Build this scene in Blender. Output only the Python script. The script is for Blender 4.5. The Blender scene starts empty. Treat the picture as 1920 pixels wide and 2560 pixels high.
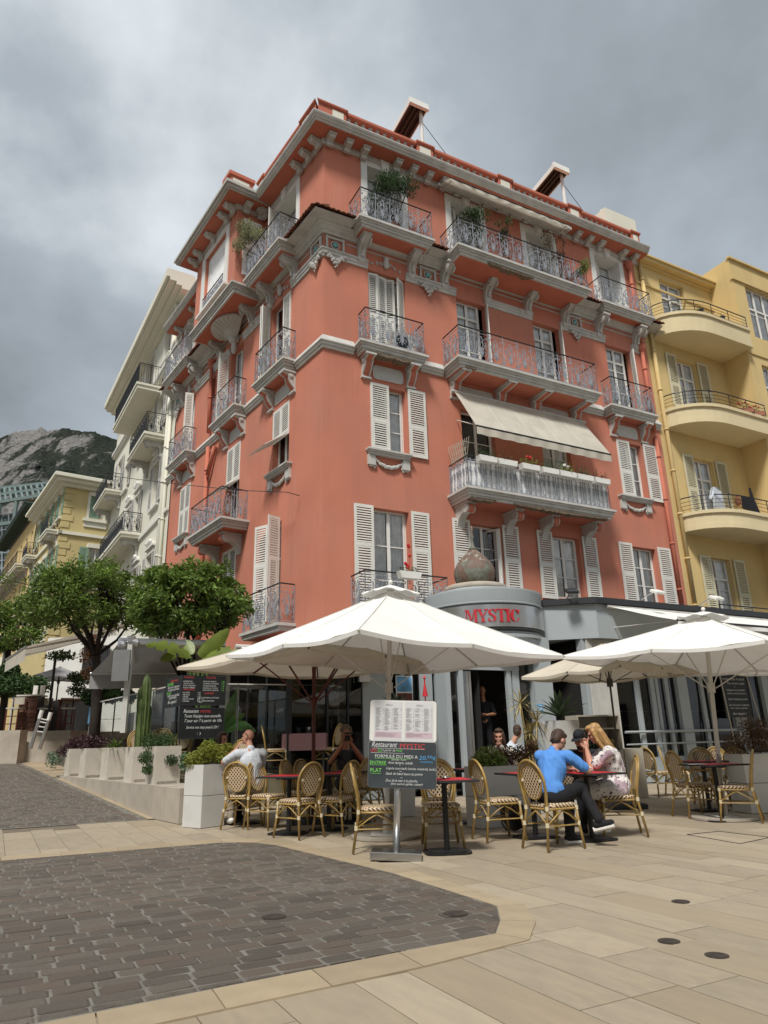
import bpy, math, random
from mathutils import Vector, Matrix, Euler
from mathutils import noise as mnoise
rnd = random.Random(7)
PI = math.pi
sc = bpy.context.scene
COL = sc.collection
# ---------------- camera
HC = 1.17
cd = bpy.data.cameras.new('camera'); cam = bpy.data.objects.new('camera', cd); COL.objects.link(cam)
PITCH, ROLL = math.radians(18.12), math.radians(-1.478)
cam.matrix_world = Matrix.Translation((0, 0, HC)) @ Matrix.Rotation(PI/2 + PITCH, 4, 'X') @ Matrix.Rotation(ROLL, 4, 'Z')
cd.sensor_fit = 'HORIZONTAL'; cd.sensor_width = 36.0; cd.lens = 36.0*1755/1920; cd.clip_end = 6000; cd.clip_start = 0.05
sc.camera = cam
# ---------------- sky
SUN_AZ, SUN_EL = 198.0, 55.0
w = bpy.data.worlds.new('World'); sc.world = w; w.use_nodes = True
nt = w.node_tree; nt.nodes.clear()
def N(t, **k):
    n = nt.nodes.new(t)
    for a, b in k.items(): setattr(n, a, b)
    return n
out = N('ShaderNodeOutputWorld'); sky = N('ShaderNodeTexSky', sky_type='NISHITA', sun_disc=False)
sky.sun_elevation = math.radians(SUN_EL); sky.sun_rotation = math.radians(SUN_AZ)
b1 = N('ShaderNodeBackground'); b1.inputs[1].default_value = 0.07
nt.links.new(sky.outputs[0], b1.inputs[0])
tc = N('ShaderNodeTexCoord'); sep = N('ShaderNodeSeparateXYZ'); nt.links.new(tc.outputs['Generated'], sep.inputs[0])
# project the view direction on a cloud deck so that clouds flatten towards the horizon
zz = N('ShaderNodeMath', operation='ADD'); zz.inputs[1].default_value = 0.45; nt.links.new(sep.outputs[2], zz.inputs[0])
dx = N('ShaderNodeMath', operation='DIVIDE'); dy = N('ShaderNodeMath', operation='DIVIDE')
nt.links.new(sep.outputs[0], dx.inputs[0]); nt.links.new(zz.outputs[0], dx.inputs[1])
nt.links.new(sep.outputs[1], dy.inputs[0]); nt.links.new(zz.outputs[0], dy.inputs[1])
cmb = N('ShaderNodeCombineXYZ'); nt.links.new(dx.outputs[0], cmb.inputs[0]); nt.links.new(dy.outputs[0], cmb.inputs[1])
cmb.inputs[2].default_value = 3.55
n1 = N('ShaderNodeTexNoise'); n1.inputs['Scale'].default_value = 1.9; n1.inputs['Detail'].default_value = 8; n1.inputs['Roughness'].default_value = 0.5; n1.inputs['Distortion'].default_value = 0.25
n2 = N('ShaderNodeTexNoise'); n2.inputs['Scale'].default_value = 4.3; n2.inputs['Detail'].default_value = 7; n2.inputs['Roughness'].default_value = 0.55
nt.links.new(cmb.outputs[0], n1.inputs['Vector']); nt.links.new(cmb.outputs[0], n2.inputs['Vector'])
mx = N('ShaderNodeMix', data_type='FLOAT'); mx.inputs[0].default_value = 0.28
nt.links.new(n1.outputs[0], mx.inputs[2]); nt.links.new(n2.outputs[0], mx.inputs[3])
acc = mx.outputs[0]
def _dirpx(px, py): return (cam.matrix_world.to_3x3() @ Vector(((px-960)/1755, -(py-1280)/1755, -1))).normalized()
# broad banks of brighter and darker cloud
for px, py, inner, amt in ((330,60,.92,.14),(1500,330,.95,.05),(30,780,.95,-.15),(1650,-150,.93,-.10),(900,150,.97,-.05),(700,1000,.93,.05)):
    vd = N('ShaderNodeVectorMath', operation='DOT_PRODUCT'); nt.links.new(tc.outputs['Generated'], vd.inputs[0]); vd.inputs[1].default_value = _dirpx(px, py)
    mr_ = N('ShaderNodeMapRange', interpolation_type='SMOOTHSTEP'); mr_.inputs[1].default_value = inner-.05; mr_.inputs[2].default_value = 1.0; mr_.inputs[4].default_value = amt; nt.links.new(vd.outputs['Value'], mr_.inputs[0])
    ad_ = N('ShaderNodeMath', operation='ADD'); nt.links.new(acc, ad_.inputs[0]); nt.links.new(mr_.outputs[0], ad_.inputs[1]); acc = ad_.outputs[0]
cr = N('ShaderNodeValToRGB'); e = cr.color_ramp.elements
e[0].position = 0.33; e[0].color = (.23, .255, .28, 1); e[1].position = 0.635; e[1].color = (.64, .68, .71, 1)
m_ = cr.color_ramp.elements.new(0.50); m_.color = (.36, .402, .44, 1)
nt.links.new(acc, cr.inputs[0])
b2 = N('ShaderNodeBackground'); b2.inputs[1].default_value = 1.0; nt.links.new(cr.outputs[0], b2.inputs[0])
ms = N('ShaderNodeMixShader'); ms.inputs[0].default_value = 0.93
nt.links.new(b1.outputs[0], ms.inputs[1]); nt.links.new(b2.outputs[0], ms.inputs[2]); nt.links.new(ms.outputs[0], out.inputs[0])
# ---------------- sun
ld = bpy.data.lights.new('sun', 'SUN'); ld.energy = 3.3; ld.angle = math.radians(11.0); ld.color = (1.0, .97, .92)
sun = bpy.data.objects.new('sun', ld); COL.objects.link(sun)
_a, _e = math.radians(SUN_AZ), math.radians(SUN_EL)
sdir = Vector((math.sin(_a)*math.cos(_e), math.cos(_a)*math.cos(_e), math.sin(_e)))
sun.rotation_mode = 'QUATERNION'; sun.rotation_quaternion = sdir.to_track_quat('Z', 'Y'); sun.location = (-5, -10, 30)
vs = sc.view_settings; vs.view_transform = 'Standard'; vs.look = 'None'; vs.exposure = 0.31; vs.gamma = 1.0; vs.use_curve_mapping = False
# ---------------- frames: s along a facade, z up, o outwards
AR, AL = math.radians(61.8), math.radians(-35.65)
K = Vector((-1.608, 17.5, 0))
class Frame:
    def __init__(f, org, az, flip=False):
        f.org = Vector(org); d = Vector((math.sin(az), math.cos(az), 0)); f.flip = flip
        f.d = d; f.n = Vector((-d.y, d.x, 0)) if flip else Vector((d.y, -d.x, 0))
        x = -d if flip else d
        f.rz = math.atan2(x.y, x.x)
    def P(f, s, z, o=0.0): return f.org + f.d*s + f.n*o + Vector((0, 0, z))
    def x(f, s): return -s if f.flip else s
FR = Frame(K, AR); FL = Frame(K, AL, True)
# camera ray helpers, used to find real positions on planes of the scene
_R = cam.matrix_world.to_3x3()
def ray(px, py): return (_R @ Vector(((px-960)/1755, -(py-1280)/1755, -1))).normalized()
CP = Vector((0, 0, HC))
def gnd(px, py, z=0.0): d = ray(px, py); return CP + d*((z-HC)/d.z)
def atY(px, py, Y): d = ray(px, py); return CP + d*(Y/d.y)
# ---------------- mesh builder
class MB:
    def __init__(m): m.v = []; m.f = []; m.mi = []; m.cur = 0; m.M = None
    def add(m, vs, fs):
        b = len(m.v)
        if m.M is not None: vs = [m.M @ Vector(p) for p in vs]
        m.v += [tuple(p) for p in vs]; m.f += [tuple(i+b for i in f) for f in fs]; m.mi += [m.cur]*len(fs)
        return m
    def box(m, x0, x1, y0, y1, z0, z1):
        return m.add([(x0,y0,z0),(x1,y0,z0),(x1,y1,z0),(x0,y1,z0),(x0,y0,z1),(x1,y0,z1),(x1,y1,z1),(x0,y1,z1)],
                     [(0,3,2,1),(4,5,6,7),(0,1,5,4),(1,2,6,5),(2,3,7,6),(3,0,4,7)])
    def bevbox(m, x0, x1, y0, y1, z0, z1, b):
        a = [(x0,y0,z0),(x1,y0,z0),(x1,y1,z0),(x0,y1,z0),(x0,y0,z1-b),(x1,y0,z1-b),(x1,y1,z1-b),(x0,y1,z1-b),
             (x0+b,y0+b,z1),(x1-b,y0+b,z1),(x1-b,y1-b,z1),(x0+b,y1-b,z1)]
        return m.add(a, [(0,3,2,1),(0,1,5,4),(1,2,6,5),(2,3,7,6),(3,0,4,7),(4,5,9,8),(5,6,10,9),(6,7,11,10),(7,4,8,11),(8,9,10,11)])
    def quad(m, a, b, c, d): return m.add([a,b,c,d], [(0,1,2,3)])
    def tube(m, pts, r, n=6, caps=True, closed=False):
        pts = [Vector(p) for p in pts]; k = len(pts)
        if k < 2: return m
        rs = r if isinstance(r, (list, tuple)) else [r]*k
        vs, fs = [], []
        up = None
        for i, p in enumerate(pts):
            if closed: t = pts[(i+1) % k]-pts[i-1]
            else: t = pts[min(i+1, k-1)]-pts[max(i-1, 0)]
            if t.length < 1e-9: t = Vector((0,0,1))
            t.normalize()
            if up is None:
                up = Vector((0,0,1)) if abs(t.z) < .9 else Vector((1,0,0))
            a = up - t*up.dot(t)
            if a.length < 1e-4: a = t.orthogonal()
            a.normalize(); up = a; b = t.cross(a)
            for j in range(n):
                q = 2*PI*(j+.5)/n; vs.append(p + (a*math.cos(q)+b*math.sin(q))*rs[i])
        for i in range(k if closed else k-1):
            i2 = (i+1) % k
            for j in range(n):
                j2 = (j+1) % n; fs.append((i*n+j, i*n+j2, i2*n+j2, i2*n+j))
        if caps and not closed:
            fs.append(tuple(range(n))[::-1]); fs.append(tuple((k-1)*n+j for j in range(n)))
        return m.add(vs, fs)
    def lathe(m, prof, n=12, c=(0,0,0)):
        vs, fs = [], []; k = len(prof)
        for (r, z) in prof:
            for j in range(n):
                q = 2*PI*j/n; vs.append((c[0]+r*math.cos(q), c[1]+r*math.sin(q), c[2]+z))
        for i in range(k-1):
            for j in range(n):
                j2 = (j+1) % n; fs.append((i*n+j, i*n+j2, (i+1)*n+j2, (i+1)*n+j))
        fs.append(tuple(range(n))[::-1]); fs.append(tuple((k-1)*n+j for j in range(n)))
        return m.add(vs, fs)
    def cyl(m, c, r, h, n=16): return m.lathe([(r,0),(r,h)], n, c)
    def prism(m, poly, fn, t0, t1):
        # poly: list of (a,b); fn(a,b,t)->xyz
        k = len(poly); vs = [fn(a,b,t0) for a,b in poly]+[fn(a,b,t1) for a,b in poly]
        fs = [tuple(range(k))[::-1], tuple(range(k, 2*k))]+[(i,(i+1)%k,k+(i+1)%k,k+i) for i in range(k)]
        return m.add(vs, fs)
    def sphere(m, c, r, n=10, k=6, sc3=(1,1,1)):
        prof = [(max(1e-4, math.sin(PI*i/k))*r, -math.cos(PI*i/k)*r) for i in range(k+1)]
        vs, fs = [], []
        for (rr, z) in prof:
            for j in range(n):
                q = 2*PI*j/n; vs.append((c[0]+rr*math.cos(q)*sc3[0], c[1]+rr*math.sin(q)*sc3[1], c[2]+z*sc3[2]))
        for i in range(k):
            for j in range(n):
                j2=(j+1)%n; fs.append((i*n+j,i*n+j2,(i+1)*n+j2,(i+1)*n+j))
        return m.add(vs, fs)
    def mesh(m, name, mats, smooth=False):
        me = bpy.data.meshes.new(name); me.from_pydata(m.v, [], m.f)
        for mm in (mats if isinstance(mats, (list, tuple)) else [mats]): me.materials.append(mm)
        if any(m.mi): me.polygons.foreach_set('material_index', m.mi)
        if smooth: me.polygons.foreach_set('use_smooth', [True]*len(me.polygons))
        me.update(); return me
    def build(m, name, mats, parent=None, loc=(0,0,0), rz=0.0, smooth=False, **k):
        return put(m.mesh(name, mats, smooth), name, parent, loc, rz, **k)
def put(me, name, parent=None, loc=(0,0,0), rz=0.0, **k):
    o = bpy.data.objects.new(name, me); COL.objects.link(o); o.parent = parent; o.location = loc
    if rz: o.rotation_euler = (0, 0, rz)
    for a, b in k.items(): o[a] = b
    return o
def thing(name, label, cat, loc=(0,0,0), rz=0.0, group=None):
    o = bpy.data.objects.new(name, None); COL.objects.link(o); o.location = loc; o.rotation_euler = (0, 0, rz)
    o.empty_display_size = .2; o['label'] = label; o['category'] = cat
    if group: o['group'] = group
    return o
def tag(o, label, cat, group=None):
    o['label'] = label; o['category'] = cat
    if group: o['group'] = group
    return o
def kids(o): return [c for c in bpy.data.objects if c.parent == o]
def copy_tree(o, label=None, loc=None, rz=None, parent=None, _k=None):
    if _k is None:
        _k = {}
        for c in bpy.data.objects:
            if c.parent: _k.setdefault(c.parent.name, []).append(c)
    c = o.copy(); COL.objects.link(c); c.parent = parent
    if label: c['label'] = label
    if loc is not None: c.location = loc
    if rz is not None: c.rotation_euler = (0, 0, rz)
    for ch in _k.get(o.name, []): copy_tree(ch, parent=c, _k=_k)
    return c
# ---------------- materials
def mat(name, col, rough=.7, metal=0.0, var=0.0, vscale=2.0, bump=0.0, bscale=40.0, spec=.4, objvar=0.0, attr=False, stain=0.0, trans=0.0, sheen=0.0, coords='Object', detail=4, tint=None, tscale=1.0, tamt=0.0, tpos=(.5,.62)):
    m = bpy.data.materials.new(name); m.use_nodes = True; t = m.node_tree; bs = t.nodes['Principled BSDF']
    bs.inputs['Base Color'].default_value = (*col, 1); bs.inputs['Roughness'].default_value = rough
    bs.inputs['Metallic'].default_value = metal; bs.inputs['Specular IOR Level'].default_value = spec
    nw = lambda ty, **k: _nw(t, ty, **k); L = t.links.new
    co = nw('ShaderNodeTexCoord'); src = None
    base = nw('ShaderNodeRGB'); base.outputs[0].default_value = (*col, 1); src = base.outputs[0]
    if var:
        n = nw('ShaderNodeTexNoise'); n.inputs['Scale'].default_value = vscale; n.inputs['Detail'].default_value = detail; L(co.outputs[coords], n.inputs['Vector'])
        mr = nw('ShaderNodeMapRange'); mr.inputs[1].default_value=.3; mr.inputs[2].default_value=.7; mr.inputs[3].default_value = 1-var; mr.inputs[4].default_value = 1+var
        L(n.outputs[0], mr.inputs[0]); src = _mul(t, src, mr.outputs[0])
    if objvar:
        oi = nw('ShaderNodeObjectInfo'); val = oi.outputs['Random']
        if attr:
            at = nw('ShaderNodeAttribute', attribute_name='rnd'); ad = nw('ShaderNodeMath', operation='ADD'); L(val, ad.inputs[0]); L(at.outputs['Fac'], ad.inputs[1])
            fr = nw('ShaderNodeMath', operation='FRACT'); L(ad.outputs[0], fr.inputs[0]); val = fr.outputs[0]
        mr = nw('ShaderNodeMapRange'); mr.inputs[3].default_value = 1-objvar; mr.inputs[4].default_value = 1+objvar; L(val, mr.inputs[0]); src = _mul(t, src, mr.outputs[0])
        if tint and tamt < 0:
            # some pieces take a second colour
            m3 = nw('ShaderNodeMath', operation='MULTIPLY'); m3.inputs[1].default_value = 7.31; L(val, m3.inputs[0])
            f3 = nw('ShaderNodeMath', operation='FRACT'); L(m3.outputs[0], f3.inputs[0])
            mr3 = nw('ShaderNodeMapRange'); mr3.inputs[1].default_value=.62; mr3.inputs[2].default_value=.95; mr3.inputs[4].default_value=-tamt; L(f3.outputs[0], mr3.inputs[0])
            mix = nw('ShaderNodeMix', data_type='RGBA'); L(mr3.outputs[0], mix.inputs[0]); L(src, mix.inputs[6]); mix.inputs[7].default_value = (*tint,1); src = mix.outputs[2]
    if tint and tamt > 0:
        n = nw('ShaderNodeTexNoise'); n.inputs['Scale'].default_value = tscale; n.inputs['Detail'].default_value = 6; L(co.outputs[coords], n.inputs['Vector'])
        mr = nw('ShaderNodeMapRange'); mr.inputs[1].default_value=tpos[0]; mr.inputs[2].default_value=tpos[1]; mr.inputs[4].default_value=tamt; L(n.outputs[0], mr.inputs[0])
        mix = nw('ShaderNodeMix', data_type='RGBA'); L(mr.outputs[0], mix.inputs[0]); L(src, mix.inputs[6]); mix.inputs[7].default_value = (*tint,1); src = mix.outputs[2]
    L(src, bs.inputs['Base Color'])
    if bump:
        n = nw('ShaderNodeTexNoise'); n.inputs['Scale'].default_value = bscale; n.inputs['Detail'].default_value = 3; L(co.outputs[coords], n.inputs['Vector'])
        bp = nw('ShaderNodeBump'); bp.inputs['Strength'].default_value = bump; bp.inputs['Distance'].default_value = .01; L(n.outputs[0], bp.inputs['Height']); L(bp.outputs[0], bs.inputs['Normal'])
    if trans:
        tr = nw('ShaderNodeBsdfTranslucent'); L(src, tr.inputs[0]); mxs = nw('ShaderNodeMixShader'); mxs.inputs[0].default_value = trans
        o = t.nodes['Material Output']; L(bs.outputs[0], mxs.inputs[1]); L(tr.outputs[0], mxs.inputs[2]); L(mxs.outputs[0], o.inputs[0])
    return m
def _nw(t, ty, **k):
    n = t.nodes.new(ty)
    for a, b in k.items(): setattr(n, a, b)
    return n
def _mul(t, col, val):
    v = t.nodes.new('ShaderNodeVectorMath'); v.operation = 'SCALE'; t.links.new(col, v.inputs[0]); t.links.new(val, v.inputs['Scale']); return v.outputs[0]
def add_streaks(m, col, amt=.35):
    # rain streaks and patched render: stretched noise mixed over the wall colour
    t = m.node_tree; bs = t.nodes['Principled BSDF']; L = t.links.new; src = bs.inputs['Base Color'].links[0].from_socket
    co = _nw(t,'ShaderNodeTexCoord')
    for sc_, lo, hi, a, c2 in (((3.2,3.2,.22),.52,.74,amt,col),((.9,.9,.5),.56,.66,amt*.8,tuple(min(1,x*1.35) for x in col)),((9,9,.5),.60,.78,amt*.6,tuple(x*.7 for x in col))):
        mp = _nw(t,'ShaderNodeMapping'); mp.inputs['Scale'].default_value = sc_; L(co.outputs['Object'], mp.inputs[0])
        n = _nw(t,'ShaderNodeTexNoise'); n.inputs['Scale'].default_value = 1; n.inputs['Detail'].default_value = 7; n.inputs['Roughness'].default_value = .6; L(mp.outputs[0], n.inputs['Vector'])
        mr = _nw(t,'ShaderNodeMapRange'); mr.inputs[1].default_value=lo; mr.inputs[2].default_value=hi; mr.inputs[4].default_value=a; L(n.outputs[0], mr.inputs[0])
        mix = _nw(t,'ShaderNodeMix', data_type='RGBA'); L(mr.outputs[0], mix.inputs[0]); L(src, mix.inputs[6]); mix.inputs[7].default_value = (*c2,1); src = mix.outputs[2]
    L(src, bs.inputs['Base Color'])
def glassmat(name, tint=(.75,.8,.8), fac=.12, rough=.02, fres=True):
    m = bpy.data.materials.new(name); m.use_nodes = True; t = m.node_tree; t.nodes.clear()
    o = _nw(t,'ShaderNodeOutputMaterial'); tr = _nw(t,'ShaderNodeBsdfTransparent'); tr.inputs[0].default_value = (*tint,1)
    g = _nw(t,'ShaderNodeBsdfGlossy'); g.inputs['Roughness'].default_value = rough
    fr = _nw(t,'ShaderNodeFresnel'); fr.inputs[0].default_value = 1.5
    ad = _nw(t,'ShaderNodeMath', operation='ADD', use_clamp=True); ad.inputs[1].default_value = fac; (t.links.new(fr.outputs[0], ad.inputs[0]) if fres else setattr(ad.inputs[0],'default_value',0.0))
    mx = _nw(t,'ShaderNodeMixShader'); t.links.new(ad.outputs[0], mx.inputs[0]); t.links.new(tr.outputs[0], mx.inputs[1]); t.links.new(g.outputs[0], mx.inputs[2]); t.links.new(mx.outputs[0], o.inputs[0])
    return m
M = {}
M['coral'] = mat('coral_stucco', (.525,.195,.128), .9, var=.10, vscale=.55, bump=.25, bscale=60, detail=6, tint=(.44,.20,.145), tscale=.35, tamt=.5, tpos=(.48,.64), spec=.2)
M['coral2'] = mat('coral_paint', (.48,.155,.10), .85, var=.07, vscale=1.5, spec=.2)
M['trim'] = mat('grey_trim_paint', (.50,.485,.45), .8, var=.10, vscale=3, spec=.25, tint=(.33,.31,.28), tscale=2.2, tamt=.5, tpos=(.55,.72))
M['white'] = mat('white_paint', (.70,.685,.64), .65, var=.05, vscale=2, spec=.3)
M['shutter'] = mat('shutter_paint', (.66,.64,.585), .6, var=.06, vscale=3, spec=.3)
M['iron'] = mat('grey_wrought_iron', (.29,.31,.345), .55, metal=.1, var=.2, vscale=6)
M['blackiron'] = mat('black_wrought_iron', (.02,.02,.023), .45, metal=.2)
M['glass'] = glassmat('window_glass', (.98,.98,.98), .05)
M['dglass'] = glassmat('tinted_glass', (.40,.43,.43), .02)
M['screen'] = glassmat('screen_glass', (.70,.74,.73), .06, fres=False)
M['curtain'] = mat('curtain_fabric', (.88,.88,.86), .9, var=.12, vscale=5)
M['dark'] = mat('painted_dark_interior', (.018,.017,.016), .9)  # near-black colour paints in the shade of unlit rooms
add_streaks(M['coral'], (.41,.17,.12), .6); 
M['tile'] = mat('terracotta_tile', (.22,.09,.055), .85, var=.25, vscale=6, objvar=.3)
M['break'] = mat('broken_render', (.17,.13,.09), .95, var=.4, vscale=14, bump=1.0, bscale=30)
M['yellow'] = mat('yellow_stucco', (.62,.465,.215), .9, var=.08, vscale=.5, bump=.2, bscale=60, tint=(.54,.40,.20), tscale=.4, tamt=.4, spec=.2)
M['yellowp'] = mat('pale_yellow_render', (.62,.52,.32), .9, var=.06, vscale=1)
M['cactus'] = mat('cactus_green', (.085,.12,.035), .55, var=.3, vscale=5)
add_streaks(M['yellow'], (.50,.37,.19), .4)
M['cream'] = mat('cream_stucco', (.68,.655,.55), .9, var=.05, vscale=.6, bump=.2, bscale=60, spec=.2)
M['khaki'] = mat('khaki_stucco', (.53,.43,.21), .9, var=.07, vscale=.5, bump=.2, bscale=60, spec=.2)
M['green'] = mat('green_shutter_paint', (.20,.32,.23), .7, var=.1, vscale=3)
M['grey'] = mat('blue_grey_cladding', (.345,.38,.39), .55, var=.05, vscale=1.2, spec=.4)
M['alu'] = mat('brushed_steel', (.55,.55,.55), .3, metal=.9, var=.08, vscale=3)
M['steel'] = mat('polished_steel', (.5,.5,.49), .22, metal=1.0)
M['anth'] = mat('anthracite_metal', (.035,.037,.04), .5, metal=.3)
M['red'] = mat('red_paint', (.50,.02,.03), .5)
M['umb'] = mat('umbrella_canvas', (.80,.785,.745), .9, var=.04, vscale=3, trans=.14, bump=.5, bscale=5, spec=.1)
M['umb2'] = mat('ecru_canvas', (.58,.52,.42), .9, var=.05, vscale=3, trans=.16, spec=.1)
M['awn'] = mat('awning_canvas', (.60,.56,.47), .9, var=.10, vscale=1.2, trans=.25, spec=.1, tint=(.45,.42,.35), tscale=1.4, tamt=.35)
M['awng'] = mat('pale_grey_canvas', (.31,.305,.31), .9, var=.05, vscale=2, trans=.08, spec=.1)
M['poleW'] = mat('cream_pole_paint', (.52,.50,.45), .6)
M['poleD'] = mat('dark_pole_paint', (.06,.055,.05), .5)
M['redwood'] = mat('red_brown_wood', (.10,.024,.016), .5, var=.2, vscale=9)
M['bamboo'] = mat('bamboo_cane', (.33,.215,.065), .42, var=.22, vscale=9, spec=.5, objvar=.15)
M['wrap'] = mat('cane_binding', (.60,.52,.36), .6)
M['black'] = mat('black_metal', (.012,.012,.013), .45)
M['skin'] = mat('skin', (.46,.235,.16), .5, var=.07, vscale=12, spec=.35)
M['skin2'] = mat('tanned_skin', (.37,.17,.10), .5, var=.07, vscale=12, spec=.35)
M['leaf'] = mat('leaf_green', (.14,.215,.045), .45, objvar=.38, attr=True, tint=(.20,.24,.04), tamt=-.5, var=.45, vscale=1.4, trans=.25, spec=.35)
M['leafl'] = mat('leaf_light_green', (.10,.17,.03), .5, var=.35, vscale=3, trans=.3)
M['leafd'] = mat('leaf_dark_green', (.04,.08,.022), .55, var=.4, vscale=3, trans=.2)
M['leafy'] = mat('leaf_yellow_green', (.22,.24,.035), .5, var=.35, vscale=5, trans=.3)
M['leafp'] = mat('leaf_purple', (.045,.015,.02), .5, var=.4, vscale=6, trans=.15)
M['leafpale'] = mat('leaf_pale', (.30,.31,.17), .6, var=.3, vscale=6, trans=.25)
M['rust'] = mat('leaf_russet', (.11,.055,.02), .7, var=.4, vscale=6, trans=.15)
M['banana'] = mat('banana_leaf', (.17,.22,.035), .4, var=.25, vscale=2.5, trans=.35)
M['bananad'] = mat('banana_leaf_dark', (.035,.075,.018), .4, var=.2, vscale=2.5, trans=.3)
M['agave'] = mat('agave_leaf', (.085,.14,.075), .5, var=.2, vscale=4, trans=.1)
M['straw'] = mat('straw_leaf', (.36,.29,.13), .7, var=.3, vscale=6, trans=.15)
M['bark'] = mat('tree_bark', (.035,.026,.02), .9, var=.3, vscale=8, bump=.8, bscale=25)
M['flower'] = mat('red_petals', (.45,.01,.015), .6)
M['soil'] = mat('soil', (.03,.022,.015), 1)
M['planter'] = mat('white_planter_shell', (.56,.555,.53), .5, var=.04, vscale=2, spec=.4, tint=(.42,.41,.38), tscale=2.5, tamt=.3)
M['stonepl'] = mat('travertine_planter', (.38,.335,.275), .8, var=.12, vscale=3, bump=.3, bscale=20, tint=(.30,.26,.20), tscale=1.6, tamt=.5, objvar=.08)
M['cube'] = mat('pale_stone_planter', (.54,.49,.415), .8, var=.08, vscale=3, bump=.3, bscale=20, tint=(.36,.31,.24), tscale=1.8, tamt=.5, objvar=.07)
M['board'] = mat('chalkboard', (.034,.042,.047), .6, var=.35, vscale=3, detail=8)
M['chalk'] = mat('white_chalk', (.62,.62,.60), .95)
M['chalkr'] = mat('red_chalk', (.55,.06,.06), .95)
M['chalkg'] = mat('green_chalk', (.20,.62,.12), .95)
M['chalkb'] = mat('blue_chalk', (.10,.34,.62), .95)
M['paper'] = mat('menu_paper', (.60,.59,.60), .5)
M['pink'] = mat('pink_paper', (.55,.42,.47), .5)
M['ink'] = mat('grey_ink', (.13,.12,.12), .8)
M['hairb'] = mat('brown_hair', (.05,.026,.016), .6, var=.3, vscale=30, bump=.6, bscale=90)
M['hairbl'] = mat('blonde_hair', (.37,.22,.085), .5, var=.35, vscale=30, bump=.6, bscale=90)
M['hairg'] = mat('grey_curly_hair', (.16,.13,.10), .8, var=.4, vscale=40, bump=1, bscale=60)
M['denim'] = mat('black_trousers', (.008,.008,.010), .85)
M['beige'] = mat('beige_trousers', (.33,.29,.23), .85, var=.1)
M['blue'] = mat('blue_polo_cotton', (.085,.25,.62), .85, var=.08, vscale=6, bump=.3, bscale=12)
M['shirtw'] = mat('white_cotton', (.50,.53,.57), .85, var=.05, vscale=6, bump=.3, bscale=12)
M['cloudy'] = mat('ivory_cotton', (.55,.50,.42), .85, var=.08, vscale=9)
M['eye'] = mat('eye_dark', (.015,.01,.008), .2)
M['wood'] = mat('pale_wood', (.40,.36,.29), .6, var=.08, vscale=4)
M['brickp'] = mat('thin_brick', (.17,.085,.06), .9, objvar=.35, var=.2, vscale=20)
M['cap'] = mat('black_cap', (.008,.009,.012), .8)
M['bottle'] = mat('green_bottle_glass', (.012,.03,.012), .1, spec=.8)
M['trav'] = mat('travertine_slab', (.335,.278,.203), .62, objvar=.12, attr=True, var=.10, vscale=3.5, bump=.18, bscale=24, tint=(.27,.21,.14), tamt=-.5, detail=8, spec=.35)
add_streaks(M['trav'], (.30,.235,.15), .35)
M['travb'] = mat('travertine_border', (.335,.265,.175), .62, objvar=.10, var=.10, vscale=4, bump=.2, bscale=24, detail=8, spec=.35)
M['cob'] = mat('porphyry_sett', (.104,.088,.071), .62, objvar=.22, attr=True, var=.22, vscale=14, bump=.6, bscale=55, tint=(.125,.085,.062), tamt=-.5, detail=7, spec=.4)
M['grout'] = mat('sett_grout', (.155,.143,.122), .95, var=.25, vscale=5, bump=.5, bscale=80)
M['joint'] = mat('slab_joint', (.15,.12,.085), .95, var=.2, vscale=9)
def weave():
    m = bpy.data.materials.new('woven_cane'); m.use_nodes = True; t = m.node_tree; bs = t.nodes['Principled BSDF']; L = t.links.new
    co = _nw(t,'ShaderNodeTexCoord'); sp = _nw(t,'ShaderNodeSeparateXYZ'); L(co.outputs['Object'], sp.inputs[0])
    add = _nw(t,'ShaderNodeMath', operation='ADD'); L(sp.outputs[1], add.inputs[0]); L(sp.outputs[2], add.inputs[1])
    def sn(s, k, ph=0):
        a = _nw(t,'ShaderNodeMath', operation='MULTIPLY_ADD'); a.inputs[1].default_value = k; a.inputs[2].default_value = ph; L(s, a.inputs[0])
        b = _nw(t,'ShaderNodeMath', operation='SINE'); L(a.outputs[0], b.inputs[0]); return b.outputs[0]
    sx, sy = sn(sp.outputs[0], 2*PI/.048), sn(add.outputs[0], 2*PI/.048)
    pr = _nw(t,'ShaderNodeMath', operation='MULTIPLY'); L(sx, pr.inputs[0]); L(sy, pr.inputs[1])
    mr = _nw(t,'ShaderNodeMapRange'); mr.inputs[1].default_value = .10; mr.inputs[2].default_value = .24; L(pr.outputs[0], mr.inputs[0])
    mix = _nw(t,'ShaderNodeMix', data_type='RGBA'); L(mr.outputs[0], mix.inputs[0]); mix.inputs[6].default_value = (.56,.43,.27,1); mix.inputs[7].default_value = (.045,.016,.014,1)
    L(mix.outputs[2], bs.inputs['Base Color']); bs.inputs['Roughness'].default_value = .55
    bp = _nw(t,'ShaderNodeBump'); bp.inputs['Strength'].default_value=.4; bp.inputs['Distance'].default_value=.004; L(pr.outputs[0], bp.inputs['Height']); L(bp.outputs[0], bs.inputs['Normal'])
    return m
M['weave'] = weave()
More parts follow.
